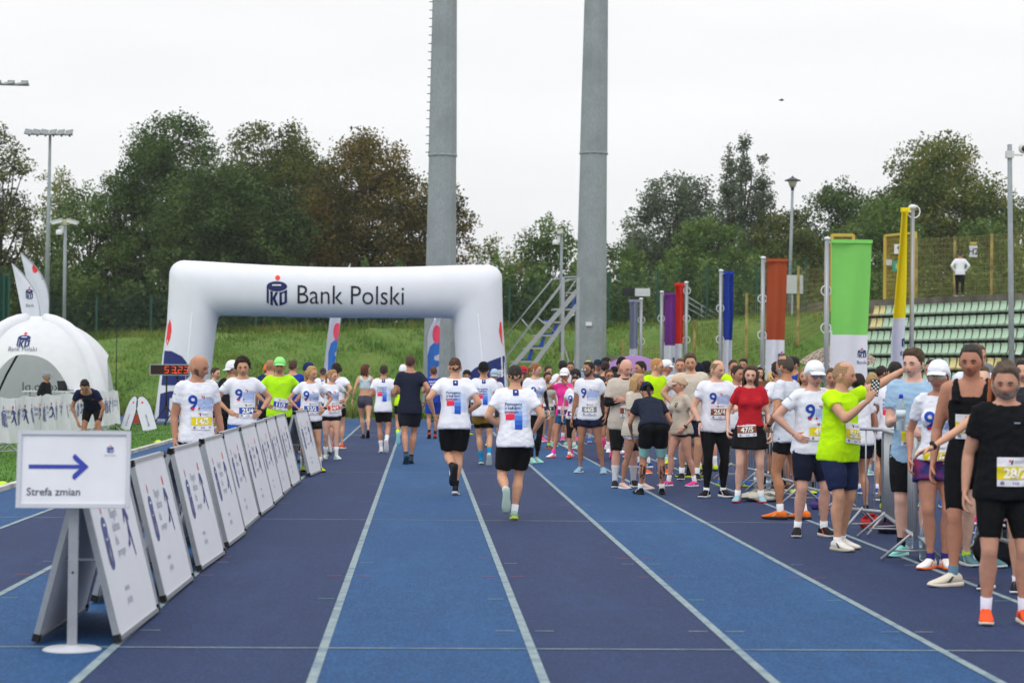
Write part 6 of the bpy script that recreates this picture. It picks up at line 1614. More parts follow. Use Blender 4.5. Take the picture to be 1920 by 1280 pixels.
person('young woman with light ponytail and red 24/4 bib, hands on hips, looking right', 622, 694, foot=861, rz=10, sex='f', skin=PALE, hair='pony', hc='a07a52', fp='nine', bibn=('24/4', 'd23038', .08, .03, 5), L='hipb', Rr='hipb', head=(48, 2, 0), bc=BLK_, bl=.36, sock='e6e8ea', sockh=.17, shoe=('c8d4d0', 'd0e4d8'), watch=(1, BLK_))
person('man with curly hair and dark headband behind the woman with bib 24/4', 630, 684, d=41, rz=165, skin=FAIR, hair='curly', hc='2e1e16', bp=None, L='hipb', Rr='hipb', head=(20, 0, 0), bc=BLK_)
person('man in white shirt with cropped dark hair behind the blond woman with bib 32/2', 604, 690, d=48, rz=170, skin=TAN, hair='buzz', hc='2e2620', bp='one', bc=BLK_)
person('man in navy cap, black shirt with a blue strap, behind the blond woman', 573, 682, d=41, rz=110, skin=TAN, cap=('1c2c58', 0), tc='17181c', bc='1c3fa0')
person('man with short brown hair in royal blue shirt seen from behind', 549, 676, d=39, rz=172, skin=FAIR, hair='short', hc='4a3428', tc='1c3a9c', bc='1a2050', girth=1.08, L='hipb')
person('balding ginger man in navy shirt behind the neon shirt', 506, 675, d=37.5, rz=165, skin='cc9274', hair='buzz', hc='a8785a', tc='1e2e58', bc=BLK_, girth=1.1)
person('person with an orange cap almost hidden left of the neon-yellow man', 497, 684, d=43, rz=120, cap=('f07028', 0), tc='c8ccd8', bc=BLK_)
person('dark-haired person glimpsed between the navy shirt and the green cap', 517, 689, d=45, rz=10, tc='23262e', hair='short', hc='1a1614')
# ---------- runners on the lanes
R1 = person('woman with long curly red-brown hair in light cropped top and grey shorts, glancing back', 684, 683, foot=822, rz=188, sex='f', skin=FAIR, hair='long', hc='5a3022', top='crop', tc='b8cdd4', bot='shorts', bl=.42, be=.006, bloose=0, bc='4a4856', head=(-82, 4, 0), lean=6, feet=dict(L=dict(x=.02, y=-.12, z=.09, yaw=4), R=dict(x=-.03, y=.42, z=.19, pitch=40, yaw=-4)), L=dict(w=(.30, .0, .90), p=(.4, 1, 0)), Rr=dict(w=(.34, .12, .92), p=(.4, 1, 0)), shoe=('1a1c20', '1a1c20'), girth=.98)
person('lean runner with white printed back, black belt and black half tights', 718, 685, foot=849, rz=180, skin=TAN, hair='short', hc='3a2c24', bp='one', L='run', Rr='run', lean=6, feet=runpose('L', .24, .36, .03, 70, .08), bc=BLK_, bl=.72, be=.004, bloose=0, shoe=('d8dadc', 'e8e8e8', 'd04030'), girth=.94, hem=-.05)
R3 = person('tall runner all in dark navy shirt and shorts', 768, 667, foot=869, rz=180, skin=TAN, hair='short', hc='4a3026', tc='1c2236', L='run', Rr=dict(w=(.25, -.02, 1.00), p=(.6, 1, .2), curl=1.2), lean=4, feet=runpose('R', .14, .30, .03, 45, .05, heel=25), bc='1b1e2a', bl=.72, bloose=.012, sock='20263c', sockh=.06, shoe=('2c4654', '33505c'), girth=1.02, hem=-.07, loose=1.15)
person('runner in neon yellow with white cap, mostly hidden by the dark navy runner', 755, 686, foot=832, rz=180, cap=('e4e6ea', 0), tc=NEON, lean=4, feet=runpose('R', .2, .3), bc=BLK_, sock='c4f312', sockh=.14, shoe=('bfe4ea', '88c8d0'), skin=TAN, L='run', Rr='run')
person('runner in blue printed basketball shirt near the column', 812, 688, foot=822, rz=182, skin=TAN, hair='short', hc='5a3c2c', tc='1e3c9e', bp='team', lean=4, feet=runpose('R', .12, .2, pitch=30), bc='1c48b4', bl=.7, bloose=.01, shoe=('c83828', '222222'), sock='1c1c24', sockh=.10, L='run', Rr='run', shoe2=('c83828', '222222'), sh=1.05)
R6 = person('heavy-set runner in white printed shirt and black shorts, left foot on the ground', 852, 671, foot=928, rz=180, skin=FAIR, hair='buzz', hc='4a3022', bp='one', L='runb', Rr=dict(w=(.17, -.14, 1.05), p=(.8, .9, -.1), curl=1.25), lean=5, feet=dict(R=dict(x=-.02, y=0, z=.09, yaw=-4, pitch=8), L=dict(x=.02, y=.30, z=.36, pitch=72, yaw=22, pole=(.12, -1, 0))), twist=6, bc='101114', bl=.80, bloose=.017, shoe=('26282c', '1c1e22', 'e8e8e8'), shoe2=('26282c', 'dcdcdc', 'e8e8e8'), girth=1.07, sh=1.04, hem=-.035, sl=.62, side=0)
R7 = person('runner in black backwards cap and ochre shorts with blue socks', 906, 681, foot=871, rz=180, skin=FAIR, hair='short', cap=('17181b', 1), bp='one', L='run', Rr='run', lean=5, feet=dict(L=dict(x=.03, y=0, z=.09, yaw=-2, pitch=5), R=dict(x=-.10, y=.28, z=.17, pitch=62, yaw=-4)), bc='8a6a28', bl=.45, bloose=.02, under=(BLK_, .66), sock='1c7fb4', sockh=.15, shoe=('2a7c9a', 'c8d8dc'), hem=-.04)
R8 = person('stocky runner nearest the camera, white printed back, black shorts, pale green shoes', 966, 685, foot=975, rz=182, skin=FAIR, hair='buzz', hc='2c2622', bp='one', slp=-1, L=dict(w=(.16, -.16, 1.05), p=(.9, .8, -.1), curl=1.2), Rr=dict(w=(.21, -.10, .98), p=(.8, 1, 0), curl=1.2), lean=6, feet=dict(R=dict(x=.0, y=0, z=.088, yaw=-3, pitch=5), L=dict(x=.12, y=.38, z=.33, pitch=80, yaw=-6)), bc='101114', bl=.80, bloose=.014, sock='dfe3ea', sockh=.09, shoe=('9db8a8', 'aec6ba', 'c8dc3a'), shoe2=('9db8a8', 'c8dc3a', 'e0c890'), girth=1.07, sh=1.03, hem=-.045, sl=.62)
person('woman with black visor and curly fair hair behind the ochre-shorts runner', 871, 694, d=50, rz=60, sex='f', hair='curly', hc='a08058', cap=('1c1c20', 0), tc='2a6a70', H=1.62)
person('person with pale blue cap in white shirt just left of the nearest runner', 926, 694, d=43, rz=20, cap=('a8bcd2', 0), tc=WHT, head=(-20, 10, 0), H=1.64, bc='3a3c46')
person('person with red headgear and sunglasses behind the nearest runner', 979, 689, d=42, rz=10, hair='short', hc='2a1c18', cap=('b02c3a', 0), glasses=('202020', '3a7080'), tc='2a2c34', skin=DEEP)
# ---------- crowd at the right
C1 = person('smiling woman with red-brown ponytail, white shirt over dark sleeves and black leggings', 1000, 681, foot=868, rz=20, sex='f', skin=PALE, hair='pony', hc='8a5a38', fp='nine', bibn=('10/2', REDC, .07, .03, 0), usl='2c2030', head=(48, 2, 0), bot='tights', bl=1.94, bc='121318', shoe=('8cc8c0', 'b0dcd4', 'e87060'), L=dict(w=(.24, -.10, .90), p=(.5, 1, 0)), feet=stance(.07, 0, -.12))
person('woman with multicoloured headband and beige top, hand at her mouth', 1021, 698, foot=842, rz=10, sex='f', skin=TAN, hair='bun', hc='2a1c16', tc='b8b0a2', glasses=('806040', 'c07030'), Rr='face', cap=None, bc='a8b8a0', bl=.4, bibn=('6/1', '26282c', .03, .02, 0), shoe=('4a4648', 'd06030'), sock='c4e83a', sockh=.06, head=(10, 5, 0))
person('bearded man with brown hair behind the multicoloured headband', 1025, 687, d=46, rz=30, hair='top', hc='3c281c', beard=('3c281c', .008), skin=FAIR, tc='c8ccd8')
person('dark-haired man in white shirt turned away behind the pink-shirted woman', 1050, 677, d=43, rz=150, hair='top', hc='1e1a1a', skin=TAN, head=(10, 0, 0))
person('woman in pink shirt and white cap holding a hand to her face', 1060, 690, foot=858, rz=-35, sex='f', skin=TAN, hair='short', hc='2a1e18', cap=('eceef2', 0), tc='f03c9c', Rr='face', L=dict(w=(.12, -.2, 1.45), p=(.8, -.1, -.8), curl=.8), bc='1a5078', bl=.62, be=.005, bloose=0, shoe=('eceef0', 'f03a50', 'f040a0'), sock='f040a0', sockh=.09, bibn=('18', '6a2470', .03, .03, 0), girth=1.05, head=(20, 5, 0), feet=stance(.12, .05, -.25))
person('small woman with glasses, white 9 shirt and purple 44/ bib', 1078, 706, foot=860, rz=-8, sex='f', skin=PALE, hair='bun', hc='1e1614', fp='nine', glasses=('8a8aa0', None), bibn=('44/5', '6a2470', .05, -.01, 0), bl=1.12, be=.006, bloose=0, bc='141519', shoe=('d8382c', '16171a', '16171a'), girth=.95, head=(0, 6, 0))
person('dark-haired man between the two backs of white shirts near the second column', 1066, 679, d=47, rz=0, hair='short', hc='1c1614', tc='2a3a4a', skin=TAN)
person('person in black jacket and dark cap left of the tall man with glasses', 1083, 690, d=42, rz=-60, hair='curly', hc='1a1412', cap=('2a2c30', 0), top='long', tc='1c1d22', H=1.66)
C7 = person('tall man with glasses, grey 64/5 bib and black shorts, turned to look left', 1105, 679, foot=887, rz=-14, skin=DEEP, hair='short', hc='241c18', beard=('4a4644', .004), glasses=('15151a', 'c8d0d8'), fp='nine', bibn=('64/5', '85888e', .075, .02, 0), head=(-38, -4, 0), bl=.42, bloose=.02, shoe=('7fa8c4', 'd8dad8', '202428'), feet=stance(.19, 0, 0, 16, 10, .22, .14), Rr=dict(w=(.27, -.04, .86), p=(.3, 1, 0)), girth=1.02)
person('man in navy cap behind the tall man with glasses', 1115, 676, d=46, rz=20, cap=('1d2942', 0), tc='3a4456', skin=TAN)
person('person with a bright yellow and light blue hat far back beside the column', 1101, 678, d=55, rz=0, cap=('d8e020', 0), tc='8098b8')
person('curly dark-haired man deepest in the crowd left of the purple umbrella', 1131, 671, d=49, rz=90, hair='curly', hc='1c1412', tc='2c2c34')
person('brown-haired man seen from behind, just left of the purple umbrella tip', 1131, 679, d=42, rz=160, hair='top', hc='2e2018', tc='30343c', skin=FAIR)
person('woman with glasses in black outfit with pink belt behind the bald man in beige', 1138, 693, d=37, rz=10, sex='f', hair='bun', hc='4a3020', glasses=('202020', None), tc='3a2a28', bc='1a1416', skin=TAN, sock='e8488a', sockh=.36, shoe=('b01848', '60204a'))
person('person in a black cap with green mirrored sunglasses behind the beige shirt', 1150, 690, d=40, rz=5, cap=('18191c', 0), glasses=('1a1a1a', '38c890'), tc='24262c', hair='short', skin=TAN)
C15 = person('bald man in beige shirt over black sleeves, hand on his stomach', 1170, 674, foot=913, rz=4, skin='d3a08c', usl='141518', hair='bald', hc='8a6a58', head=(24, 14, 0), tc='bfb6aa', fp='leaf', te=.02, loose=1.2, bibn=('13/1', BRN, .10, .03, 0), bl=.98, bloose=.014, bc='131417', Rr=dict(w=(.02, -.20, 1.20), p=(1, .3, -.7), d=(.98, -.1, .06), n=(0, 1, 0), curl=.25, spread=.3), L='chest', sock='cfd2d8', sockh=.22, shoe=('1d1e22', 'e0e0e0'), girth=1.12, hem=-.06, sl=.75, feet=stance(.14, 0, -.12))
person('man in dark cap behind the bald man in beige', 1161, 672, d=38, rz=10, cap=('1a1a1e', 0), skin=DEEP, tc='2c2e36')
C17 = person('blond woman in beige shirt with folded arms and white shorts', 1190, 702, foot=917, rz=40, sex='f', skin=TAN, hair='long', hc='b89668', tc='c4bcae', L='cross', Rr='cross', head=(12, 0, 0), bc='d8dce8', bl=.30, shoe=('d8b8b0', 'ece0dc'), hem=-.05, te=.018, loose=1.2, sl=.8, feet=stance(.10, -.1, .15))
C19 = person('dark-haired man in profile facing left under the purple umbrella', 1206, 678, d=34, rz=-70, hair='short', hc='1d1512', skin=TAN, tc='d0d4e0', head=(0, 0, 0))
C20 = person('woman in navy cap and navy shirt bending forward, seen from behind, tattooed calves', 1222, 680, foot=927, H=1.72, rz=184, sex='f', skin=TAN, hair='pony', hc='15130f', cap=('1a2036', 1), tc='1d2336', tattoo=True, lean=36, lean2=58, pel=(0, .16), head=(0, 40, 0), L=dict(w=(.20, -.42, .80), p=(.5, .8, 0)), Rr=dict(w=(.24, -.32, .80), p=(.5, .8, 0)), bc='101114', bl=.62, be=.010, bloose=.006, under=('8fc4bc', .95), shoe=('141518', '1a1a1c'), girth=1.12, feet=stance(.15, 0, 0, 14, 10), hem=.0, te=.012, loose=.8)
person('blond man with glasses in neon yellow V-neck looking right', 1224, 672, d=32, rz=35, skin='d8a284', hair='buzz', hc='b8854e', glasses=('7a5a48', 'c8b8b0'), tc=NEON, head=(40, 0, 0), sl=.3)
person('person in white cap beside the purple banner, facing right', 1243, 677, d=37, rz=70, cap=('e6e8ec', 0), tc='d8dae6', skin='b97f68')
C23 = person('tall man with brushed-up brown hair in beige shirt, arm bent at his hip', 1292, 664, d=30.2, rz=-4, skin=FAIR, hair='top', hc='4a3a2e', tc='cabfb0', Rr='hip', head=(-6, 4, 0), girth=1.14, bc=NAVYC, bl=.75, sh=1.05, te=.018, sl=.6, shoe=('1a1b20', 'd0d0d0'))
C24 = person('blond woman in beige cap with 12/2 bib and bright pink shoes, in profile', 1278, 708, foot=912, rz=-62, sex='f', skin='d6a088', hair='bun', hc='a8845a', cap=('c4a890', 0), tc='c2b6a6', fp='leaf', bibn=('12/2', BRN, .06, .03, 4, 'bot'), bc='1c1c20', bl=.18, be=.008, bloose=.02, shoe=('f2389a', 'e8e8ee'), sock='e8e8ec', sockh=.10, head=(-12, 0, 0), feet=stance(.12, .18, -.16), L=dict(w=(.20, -.10, .95), p=(.6, 1, 0)), Rr=dict(w=(.30, -.20, .92), p=(.6, 1, 0)), watch=(1, BLK_), trim=1)
person('man half hidden behind the tall man with brushed-up hair', 1273, 672, d=35, rz=-10, hair='short', hc='5a4a3a', skin='cc9478', tc='d0d4de')
person('man in dark cap with stubble looking left, grey shorts', 1311, 683, d=31, rz=-120, cap=('151c2e', 1), beard=('2a2220', .005), skin=DEEP, tc='3a3c44', bc='7c7c7c', bl=.95, bloose=.02, hair='short', hc='1a1412', sock='1a1a1e', sockh=.12, shoe=('1c1d22', 'c8dc3a'))
person('man in black cap beside the bald man with bib 26/4', 1327, 680, d=33, rz=-160, cap=('16181f', 1), skin='c98c74', tc='30323c', hair='short', hc='1a1412')
C28 = person('bald man with 26/4 bib and black leggings, looking right', 1340, 676, foot=932, rz=10, skin='d8a890', hair='receding', hc='8a6c50', fp='nine', slp=-1, bibn=('26/4', BRN, .125, .01, 0), head=(30, 6, 0), bot='tights', bl=1.95, bc='111216', Rr=dict(w=(.24, -.14, .93), p=(.8, .9, 0), d=(.3, -.4, -.85), curl=.3), L=dict(w=(.17, -.26, 1.12), p=(.6, 1, -.4), curl=1.3), sock='e4e6ea', sockh=.05, shoe=('17181c', 'e6e6e8', 'e6e6e8'), girth=1.12, sh=1.03, feet=stance(.12, 0, -.05, 14, 40), watch=(-1, BLK_))
C29 = person('man with short dark hair in white 9 shirt standing behind the red shirt', 1378, 686, d=28.6, rz=18, skin=TAN, hair='short', hc='2a211c', fp='nine', head=(20, 0, 0), bl=.7, bloose=.012, shoe=('2458b4', 'b8d830', 'b8d830'), feet=stance(.16, 0, .15))
C30 = person('woman in red shirt with brown shoulder-length hair, black skirt and 47/5 bib', 1406, 686, foot=942, rz=-4, sex='f', skin='dcae98', hair='long', hc='4a3426', tc='b8202c', bibn=('47/5', BRN, .035, -.05, 4, 'bot'), bot='skirt', bl=.115, bc='17181b', head=(-6, 4, 4), L=dict(w=(.25, -.08, .88), p=(.4, 1, 0), curl=1.0), Rr=dict(w=(.29, -.10, .93), p=(.5, 1, 0), curl=1.0), sock='e8eaee', sockh=.08, shoe=('8fb8c4', 'c83a40', 'e8c8b0'), girth=1.05, watch=(1, '6a6862'), feet=stance(.15, 0, 0, 6, 16), hem=.05)
person('brown-haired man at the back between the blue banner and the red shirt', 1371, 675, d=40, rz=20, hair='short', hc='3a2a20', tc=NEON, skin='bd846a', girth=1.1)
person('man with thick dark hair at the back, left of the brown banner pole', 1392, 671, d=45, rz=-20, hair='top', hc='221813', tc='3a3c44', skin=TAN)
person('person with dark hair deepest behind the red-shirted woman', 1421, 689, d=43, rz=10, hair='long', hc='2a1a14', sex='f', tc='6a4a3a')
person('woman with a blond braid and royal blue headband in turquoise top, seen from behind', 1441, 693, d=31, rz=168, sex='f', hair='braid', hc='c8a870', tc='6ac4c0', skin=FAIR, bc='2a2c34', H=1.66)
C35 = person('dark-haired bearded man in white printed shirt turned away, grey shorts', 1463, 680, d=27.5, rz=-150, hair='top', hc='2a1e18', beard=('241a16', .01), skin=TAN, bp='one', slp=1, bc='58595e', bl=.9, bloose=.012, shoe=('5a4a3a', 'd8d4cc'), H=1.78, head=(-10, 0, 0))
C36 = person('balding man with grey beard, pale striped shirt, short black shorts and orange shoes', 1479, 667, foot=974, rz=-128, skin='b8805e', hair='receding', hc='4a4038', beard=('a8a29a', .010), tc='cfd4de', head=(-8, 0, 0), bl=.45, be=.006, bloose=.006, bc='131417', shoe=('e8742c', '1c1c1e', 'f0a868'), sock='e0e2e6', sockh=.09, feet=stance(.08, -.05, .15), L=dict(w=(.15, -.16, 1.0), p=(.9, .8, 0), curl=.6), watch=(1, BLK_), hem=-.04)
person('man with sunglasses in profile at the back, right of the balding grey-bearded man', 1494, 669, d=32, rz=-75, skin=TAN, hair='short', hc='1e1612', glasses=('15151a', '2a2c34'), tc='1c3f96')
person('fair-haired woman hidden behind the man in the white cap', 1511, 690, d=27, rz=-20, sex='f', hair='long', hc='8a6a48', tc='d8dae4', skin=FAIR)
C38 = person('man in white cap and glasses with 49/1 bib, navy shorts, hand on hip', 1522, 682, foot=1006, rz=12, skin='d2a08c', hair='short', hc='3a3028', cap=('eceef4', 0), glasses=('303040', '7a78b8'), fp='nine', slp=-1, bibn=('49/1', YEL, .11, .03, 0), Rr='hip', head=(2, 4, 0), bl=.80, bloose=.012, bc='141a2e', sock='e6e8ec', sockh=.08, shoe=('1c1c22', 'cfc8bc', 'e8582c', 'e8582c'), girth=1.06, feet=stance(.14, -.0, .02, 8, 26))
C39 = person('man in neon yellow shirt with 56/5 bib, arm stretched out to the right', 1572, 680, foot=1030, rz=36, skin='c8977a', hair='receding', hc='a08060', tc='c0f40e', bibn=('56/5', YEL, .12, .03, -6), head=(30, 2, 0), L=dict(w=(.68, -.36, 1.76), p=(.2, .2, -1), d=(.81, -.59, .12), n=(-.2, -.2, -1), curl=.4), Rr=dict(w=(.07, -.42, 1.40), p=(.4, -.1, -1), d=(-.3, -.3, .85), n=(-.8, .3, 0), curl=1.0), bl=.82, bloose=.014, bc='1f2a4c', shoe=('e2ded6', 'b8b0a0', '24262c'), sock='e8e8ea', sockh=.05, girth=1.05, hem=-.035, belly=.016, feet=stance(.11, .05, -.1, 6, 6), te=.013, sl=.45, loose=.8)
person('dark-haired woman in white shirt right of the neon-yellow man, half hidden', 1609, 699, d=23.5, rz=-160, sex='f', hair='bun', hc='241814', slp=-1, skin=TAN, H=1.64, bl=.5, head=(-50, 0, 0))
person('blond person with brown hairband behind the raised phone', 1632, 700, d=27, rz=170, sex='f', hair='bun', hc='a8885c', tc=WHT, skin=FAIR)
person('dark-ponytailed woman at the back below the stand seats', 1645, 686, d=32, rz=120, sex='f', hair='pony', hc='2a1c18', tc='d8dae2', skin=TAN)
C42 = person('man in white shirt turned away, black shorts, behind the crosswise barrier', 1672, 680, d=23.6, rz=158, hair='short', hc='1f1a18', skin='b07c5c', bp='one', slp=1, bl=.62, bloose=.01, head=(30, 0, 0), sh=1.03)
C43 = person('young man in light blue shirt with bottle, 63/ bib and black shorts', 1714, 656, foot=1044, rz=-16, skin='dcae9c', hair='top', hc='4a3626', tc='9dbdd8', fp='dash', bibn=('63/5', YEL, .085, .01, 0), head=(-26, 2, 0), Rr=dict(w=(.15, -.30, 1.16), p=(.25, .8, -.8), d=(-.3, -.5, .35), n=(-.9, .2, 0), curl=1.25), L=dict(w=(.07, -.22, 1.04), p=(.9, .6, -.3), d=(-.85, -.2, .15), n=(0, 1, 0), curl=.8), bl=.85, bloose=.016, bc='121317', sock='141518', sockh=.09, shoe=('17181b', '1c1c1e', '7a2028'), shoe2=('8ce0d8', 'b0ece4'), hem=-.05, te=.013, feet=stance(.10, -.08, .02, 0, 28))
C44 = person('woman in white cap with 42/4 bib and blue patterned shorts', 1760, 681, foot=1066, rz=-14, sex='f', skin='b8826a', hair='pony', hc='2c1f19', cap=('eceef6', 0), glasses=('c8ccd0', 'b0a888'), fp='nine', bibn=('42/4', YEL, .045, -.01, 3), head=(-14, 0, 0), bl=.38, bloose=.03, bc='232c66', bmat=noise_mat('patterned_fabric', '1a2458', '2c3a86', 14, .85, .2, 40, 'a02a48', 7), sock='2c2c70', sockh=.06, shoe=('ecebe8', 'f07838', 'f08040'), hem=.02, L=dict(w=(.16, -.22, .98), p=(.9, .7, -.1), d=(-.6, -.4, -.5), n=(-.3, .8, 0), curl=.7), Rr=dict(w=(.24, -.04, .93), p=(.3, 1, 0)), feet=stance(.06, 0, -.05, 20, 30), watch=(1, BLK_))
C45 = person('tall man in black tank top with 28/4 bib, leaning slightly forward', 1822, 646, foot=1098, rz=-18, skin='b57f66', hair='short', hc='35302c', top='tank', tc='141519', fp='stripes', bibn=('28/4', YEL, .16, .0, 0), head=(-8, 6, 0), bl=.85, be=.006, bloose=.004, bc='111216', shoe=('d8d0c0', 'e8dcd0', '3a4a44'), sock='5a7c94', sockh=.07, feet=stance(.12, .1, -.1, 0, 50), L=dict(w=(.22, -.14, .92), p=(.5, 1, 0)), Rr=dict(w=(.27, -.08, .88), p=(.4, 1, 0)), lean=6, hem=-.05)
C46 = person('grey-bearded man in black shirt with 28/2 bib and orange shoes, nearest of all', 1884, 684, foot=1168, rz=-4, skin='c29078', hair='top', hc='5a4c40', beard=('8f8982', .010), tc='121317', fp='dash', bibn=('28/2', YEL, .085, .035, 0), head=(-16, 9, 0), bl=.78, be=.006, bloose=.003, bc='0f1013', sock='dcdcec', sockh=.10, shoe=('f0582c', 'd8d4c4', '1a1a1c'), feet=stance(.14, 0, 0, 4, 10, .135, .12), Rr=dict(w=(.27, -.02, .88), p=(.3, 1, 0), curl=.7), L=dict(w=(.26, -.02, .87), p=(.3, 1, 0)), girth=1.06, hem=-.03, te=.013, loose=.9)
C47 = person('person with red-brown hair reaching forward between the tank top and the grey beard', 1880, 690, d=15.0, rz=-28, H=1.68, sex='f', hair='long', hc='a8623a', skin='cf9c80', tc='15161a', top='tank', Rr=dict(w=(.52, -.42, 1.10), p=(.3, .4, -1), d=(.75, -.5, -.35), n=(.3, -.5, -.8), curl=.35, spread=.3), watch=(-1, BLK_), bc='17181c', sock='e0dce8', sockh=.05, shoe=('1a1c22', 'e4e4e8'), feet=stance(.12, 0, .1))
person('brown-haired man in white shirt directly behind the tall man in tank top', 1829, 641, d=20.5, rz=20, hair='short', hc='6a4a34', tc='d4d8e6', skin='c88a6e')
person('person with a plain grey cap behind the tank-top man', 1852, 679, d=21.5, rz=150, cap=('6c7078', 1), hair='short', tc='d0d4e4', H=1.74)
person('dark-haired person at the right edge behind the grey-bearded man', 1914, 676, d=22, rz=-20, hair='short', hc='221c1a', tc='30323a')
person('dark-haired person with red collar behind the woman in the white cap', 1746, 676, d=24.5, rz=-30, hair='short', hc='1e1814', tc='b02030', skin=TAN)
person('person with pale legs and green socks standing behind the tank-top man', 1834, 668, d=17.0, rz=12, H=1.72, hair='short', hc='5a4632', skin='e0b8a0', tc='c4cadc', sock='b8e83a', sockh=.05, shoe=('5a8088', 'd8e0dc'))
person('tanned person in dark shorts behind the near barrier, left of the light blue shirt', 1660, 700, d=25.5, rz=90, sex='f', hair='short', hc='3a2a20', tc='d0d3e0', skin=TAN)
person('bystander in white behind the man with the red-orange trimmed black shoes', 1556, 692, d=26, rz=-10, hair='short', hc='4a3a2c', tc='d2d6e2', skin=TAN, bl=.7)
# ---------- infield and stand
B1 = person('exhausted athlete in dark colourful jersey bending over with hands on his knees', 168, 706, d=38.0, rz=-6, H=1.80, skin=TAN, hair='short', hc='17120f', tc='1a1f42', fp='flame', lean=50, lean2=72, pel=(0, .26), head=(10, 44, 0), L=dict(w=(.20, -.13, .60), p=(.9, .2, .3), curl=.4), Rr=dict(w=(.20, -.13, .60), p=(.9, .2, .3), curl=.4), bl=.78, be=.005, bloose=0, bc='131418', feet=stance(.16, 0, 0), hem=.01, te=.008, loose=.3, sock='c8ccd4', sockh=.22, watch=(1, BLK_))
B2 = person('man in grey cap and black hooded jacket behind the banner barrier', 84, 708, d=50.5, rz=70, H=1.42, skin='b88468', cap=('8a8c92', 0), top='long', tc='17181c', bot='trousers', bc='1c1d22', hair='short', hc='2a2420')
person('onlooker in a dark hood at the far left on the bank crest', 9, 597, d=84, H=1.6, rz=10, top='long', tc='2c3a3c', bot='trousers', bc='22252a', skin='a06a58', hair='short'); PEOPLE[-1].root.location.z = 2.3
W1 = person('man in white sweatshirt and black trousers walking along the top of the stand', 1798, 477, d=82.4, H=1.84, rz=172, top='long', tc='dcdfe6', bot='trousers', bc='15171c', skin='b88468', hair='buzz', hc='3a2c24', L=dict(w=(.22, -.02, 1.0), p=(1, .8, 0)), Rr=dict(w=(.22, -.02, 1.0), p=(1, .8, 0)), sh=1.05, feet=stance(.10, -.1, .1)); W1.root.location.z = WZ
flush()
# ================================================================ SMALL THINGS
def at_grip(f, sd): return f.grip[sd]
def prop(q, name, loc, label, cat, rot=None):
    o = q.build(name); o.location = loc
    if rot is not None: o.rotation_euler = rot
    return tag(o, label, cat)
q = MB(); q.tube([(0, 0, -.13), (0, 0, .02)], .019, paint('e8502c', .4), 10); q.tube([(0, 0, -.19), (0, 0, -.13)], .020, SIGNW, 10); prop(q, 'relay_baton', at_grip(R8, -1) , 'orange and white relay baton in the right hand of the nearest runner', 'baton', (R(15), 0, 0))
q = MB(); q.tube([(0, 0, -.08), (0, 0, .08)], .018, paint('c83048', .4), 10); q.tube([(0, 0, .08), (0, 0, .12)], .019, SIGNW, 10); prop(q, 'relay_baton', at_grip(R6, -1), 'red relay baton held by the heavy-set runner', 'baton', (R(70), 0, R(20)))
g = at_grip(C39, -1)
q = MB(); q.box((0, 0, 0), (.078, .012, .155), BLK)
for i in range(4):
    for j in range(8):
        if (i + j) % 2: q.box((-.027 + i * .018, -.0068, -.062 + j * .0178), (.015, .002, .015), plain('d8dcd4'))
for i in range(4):
    for j in range(8):
        if (i + j) % 2: q.box((-.027 + i * .018, .0068, -.062 + j * .0178), (.015, .002, .015), plain('d8dcd4'))
prop(q, 'phone', g + V3(.02, -.01, .06), 'phone in a black and white checked case held up by the neon-yellow man', 'phone', (R(-8), R(8), R(-10)))
PL = mat('clear_plastic', 'c8dce6', .08, 0, spec=.5, trans=.75)
def bottle(name, loc, label, capc, sc=1.0, labc='d8e8ee', rot=None, group=None):
    r_ = empty(name, loc, 0, label, 'bottle', group); 
    if rot: r_.rotation_euler = rot
    q = MB(); q.lathe([(.030, 0), (.034, .01), (.034, .06), (.031, .075), (.034, .09), (.034, .16), (.028, .19), (.014, .215), (.013, .235)], PL, 14); q.v = [tuple(Vector(v) * sc) for v in q.v]; q.build('body', r_)
    q = MB(); q.lathe([(.016, .232), (.016, .25), (.011, .262)], paint(capc, .4), 10); q.v = [tuple(Vector(v) * sc) for v in q.v]; q.build('cap', r_)
    q = MB(); q.lathe([(.0348, .10), (.0348, .150)], plain(labc), 14); q.v = [tuple(Vector(v) * sc) for v in q.v]; q.build('paper_label', r_)
    return r_
g = at_grip(C43, -1); bottle('water_bottle', g + V3(-.01, -.02, -.13), 'clear water bottle with blue cap in the hand of the young man in light blue', '2038c8', 1.25)
g = at_grip(C44, 1); r_ = empty('sports_bottle', g + V3(0, -.02, -.02), 0, 'blue sports bottle with white lid held by the woman in the white cap', 'bottle'); r_.rotation_euler = (R(100), 0, R(-25)); q = MB(); q.lathe([(.03, -.16), (.035, -.14), (.035, .0), (.03, .02)], paint('1c5ab8', .4), 14); q.build('body', r_); q = MB(); q.lathe([(.034, .018), (.036, .05), (.025, .065), (.012, .08)], SIGNW, 14); q.build('lid', r_)
for px, py, lb, cc in ((1733, 1052, 'tall clear water bottle on the track between the blue shirt and the patterned shorts', 'f0f0f0'), (1705, 1030, 'red-labelled bottle on the ground behind the near barrier', 'c83048'), (1832, 1050, 'clear bottle on the ground behind the tank-top man', 'f0f0f0'), (1418, 918, 'clear bottle on the ground behind the red-shirted woman', 'f0f0f0'), (1441, 924, 'smaller clear bottle standing by the white pile behind the red-shirted woman', 'f0f0f0')):
    g = ground(px, py); bottle('water_bottle', (g.x, g.y, .01), lb, cc, 1.35 if 'tall' in lb else 1.1, 'd84a60' if 'red-l' in lb else 'cfe4ee')
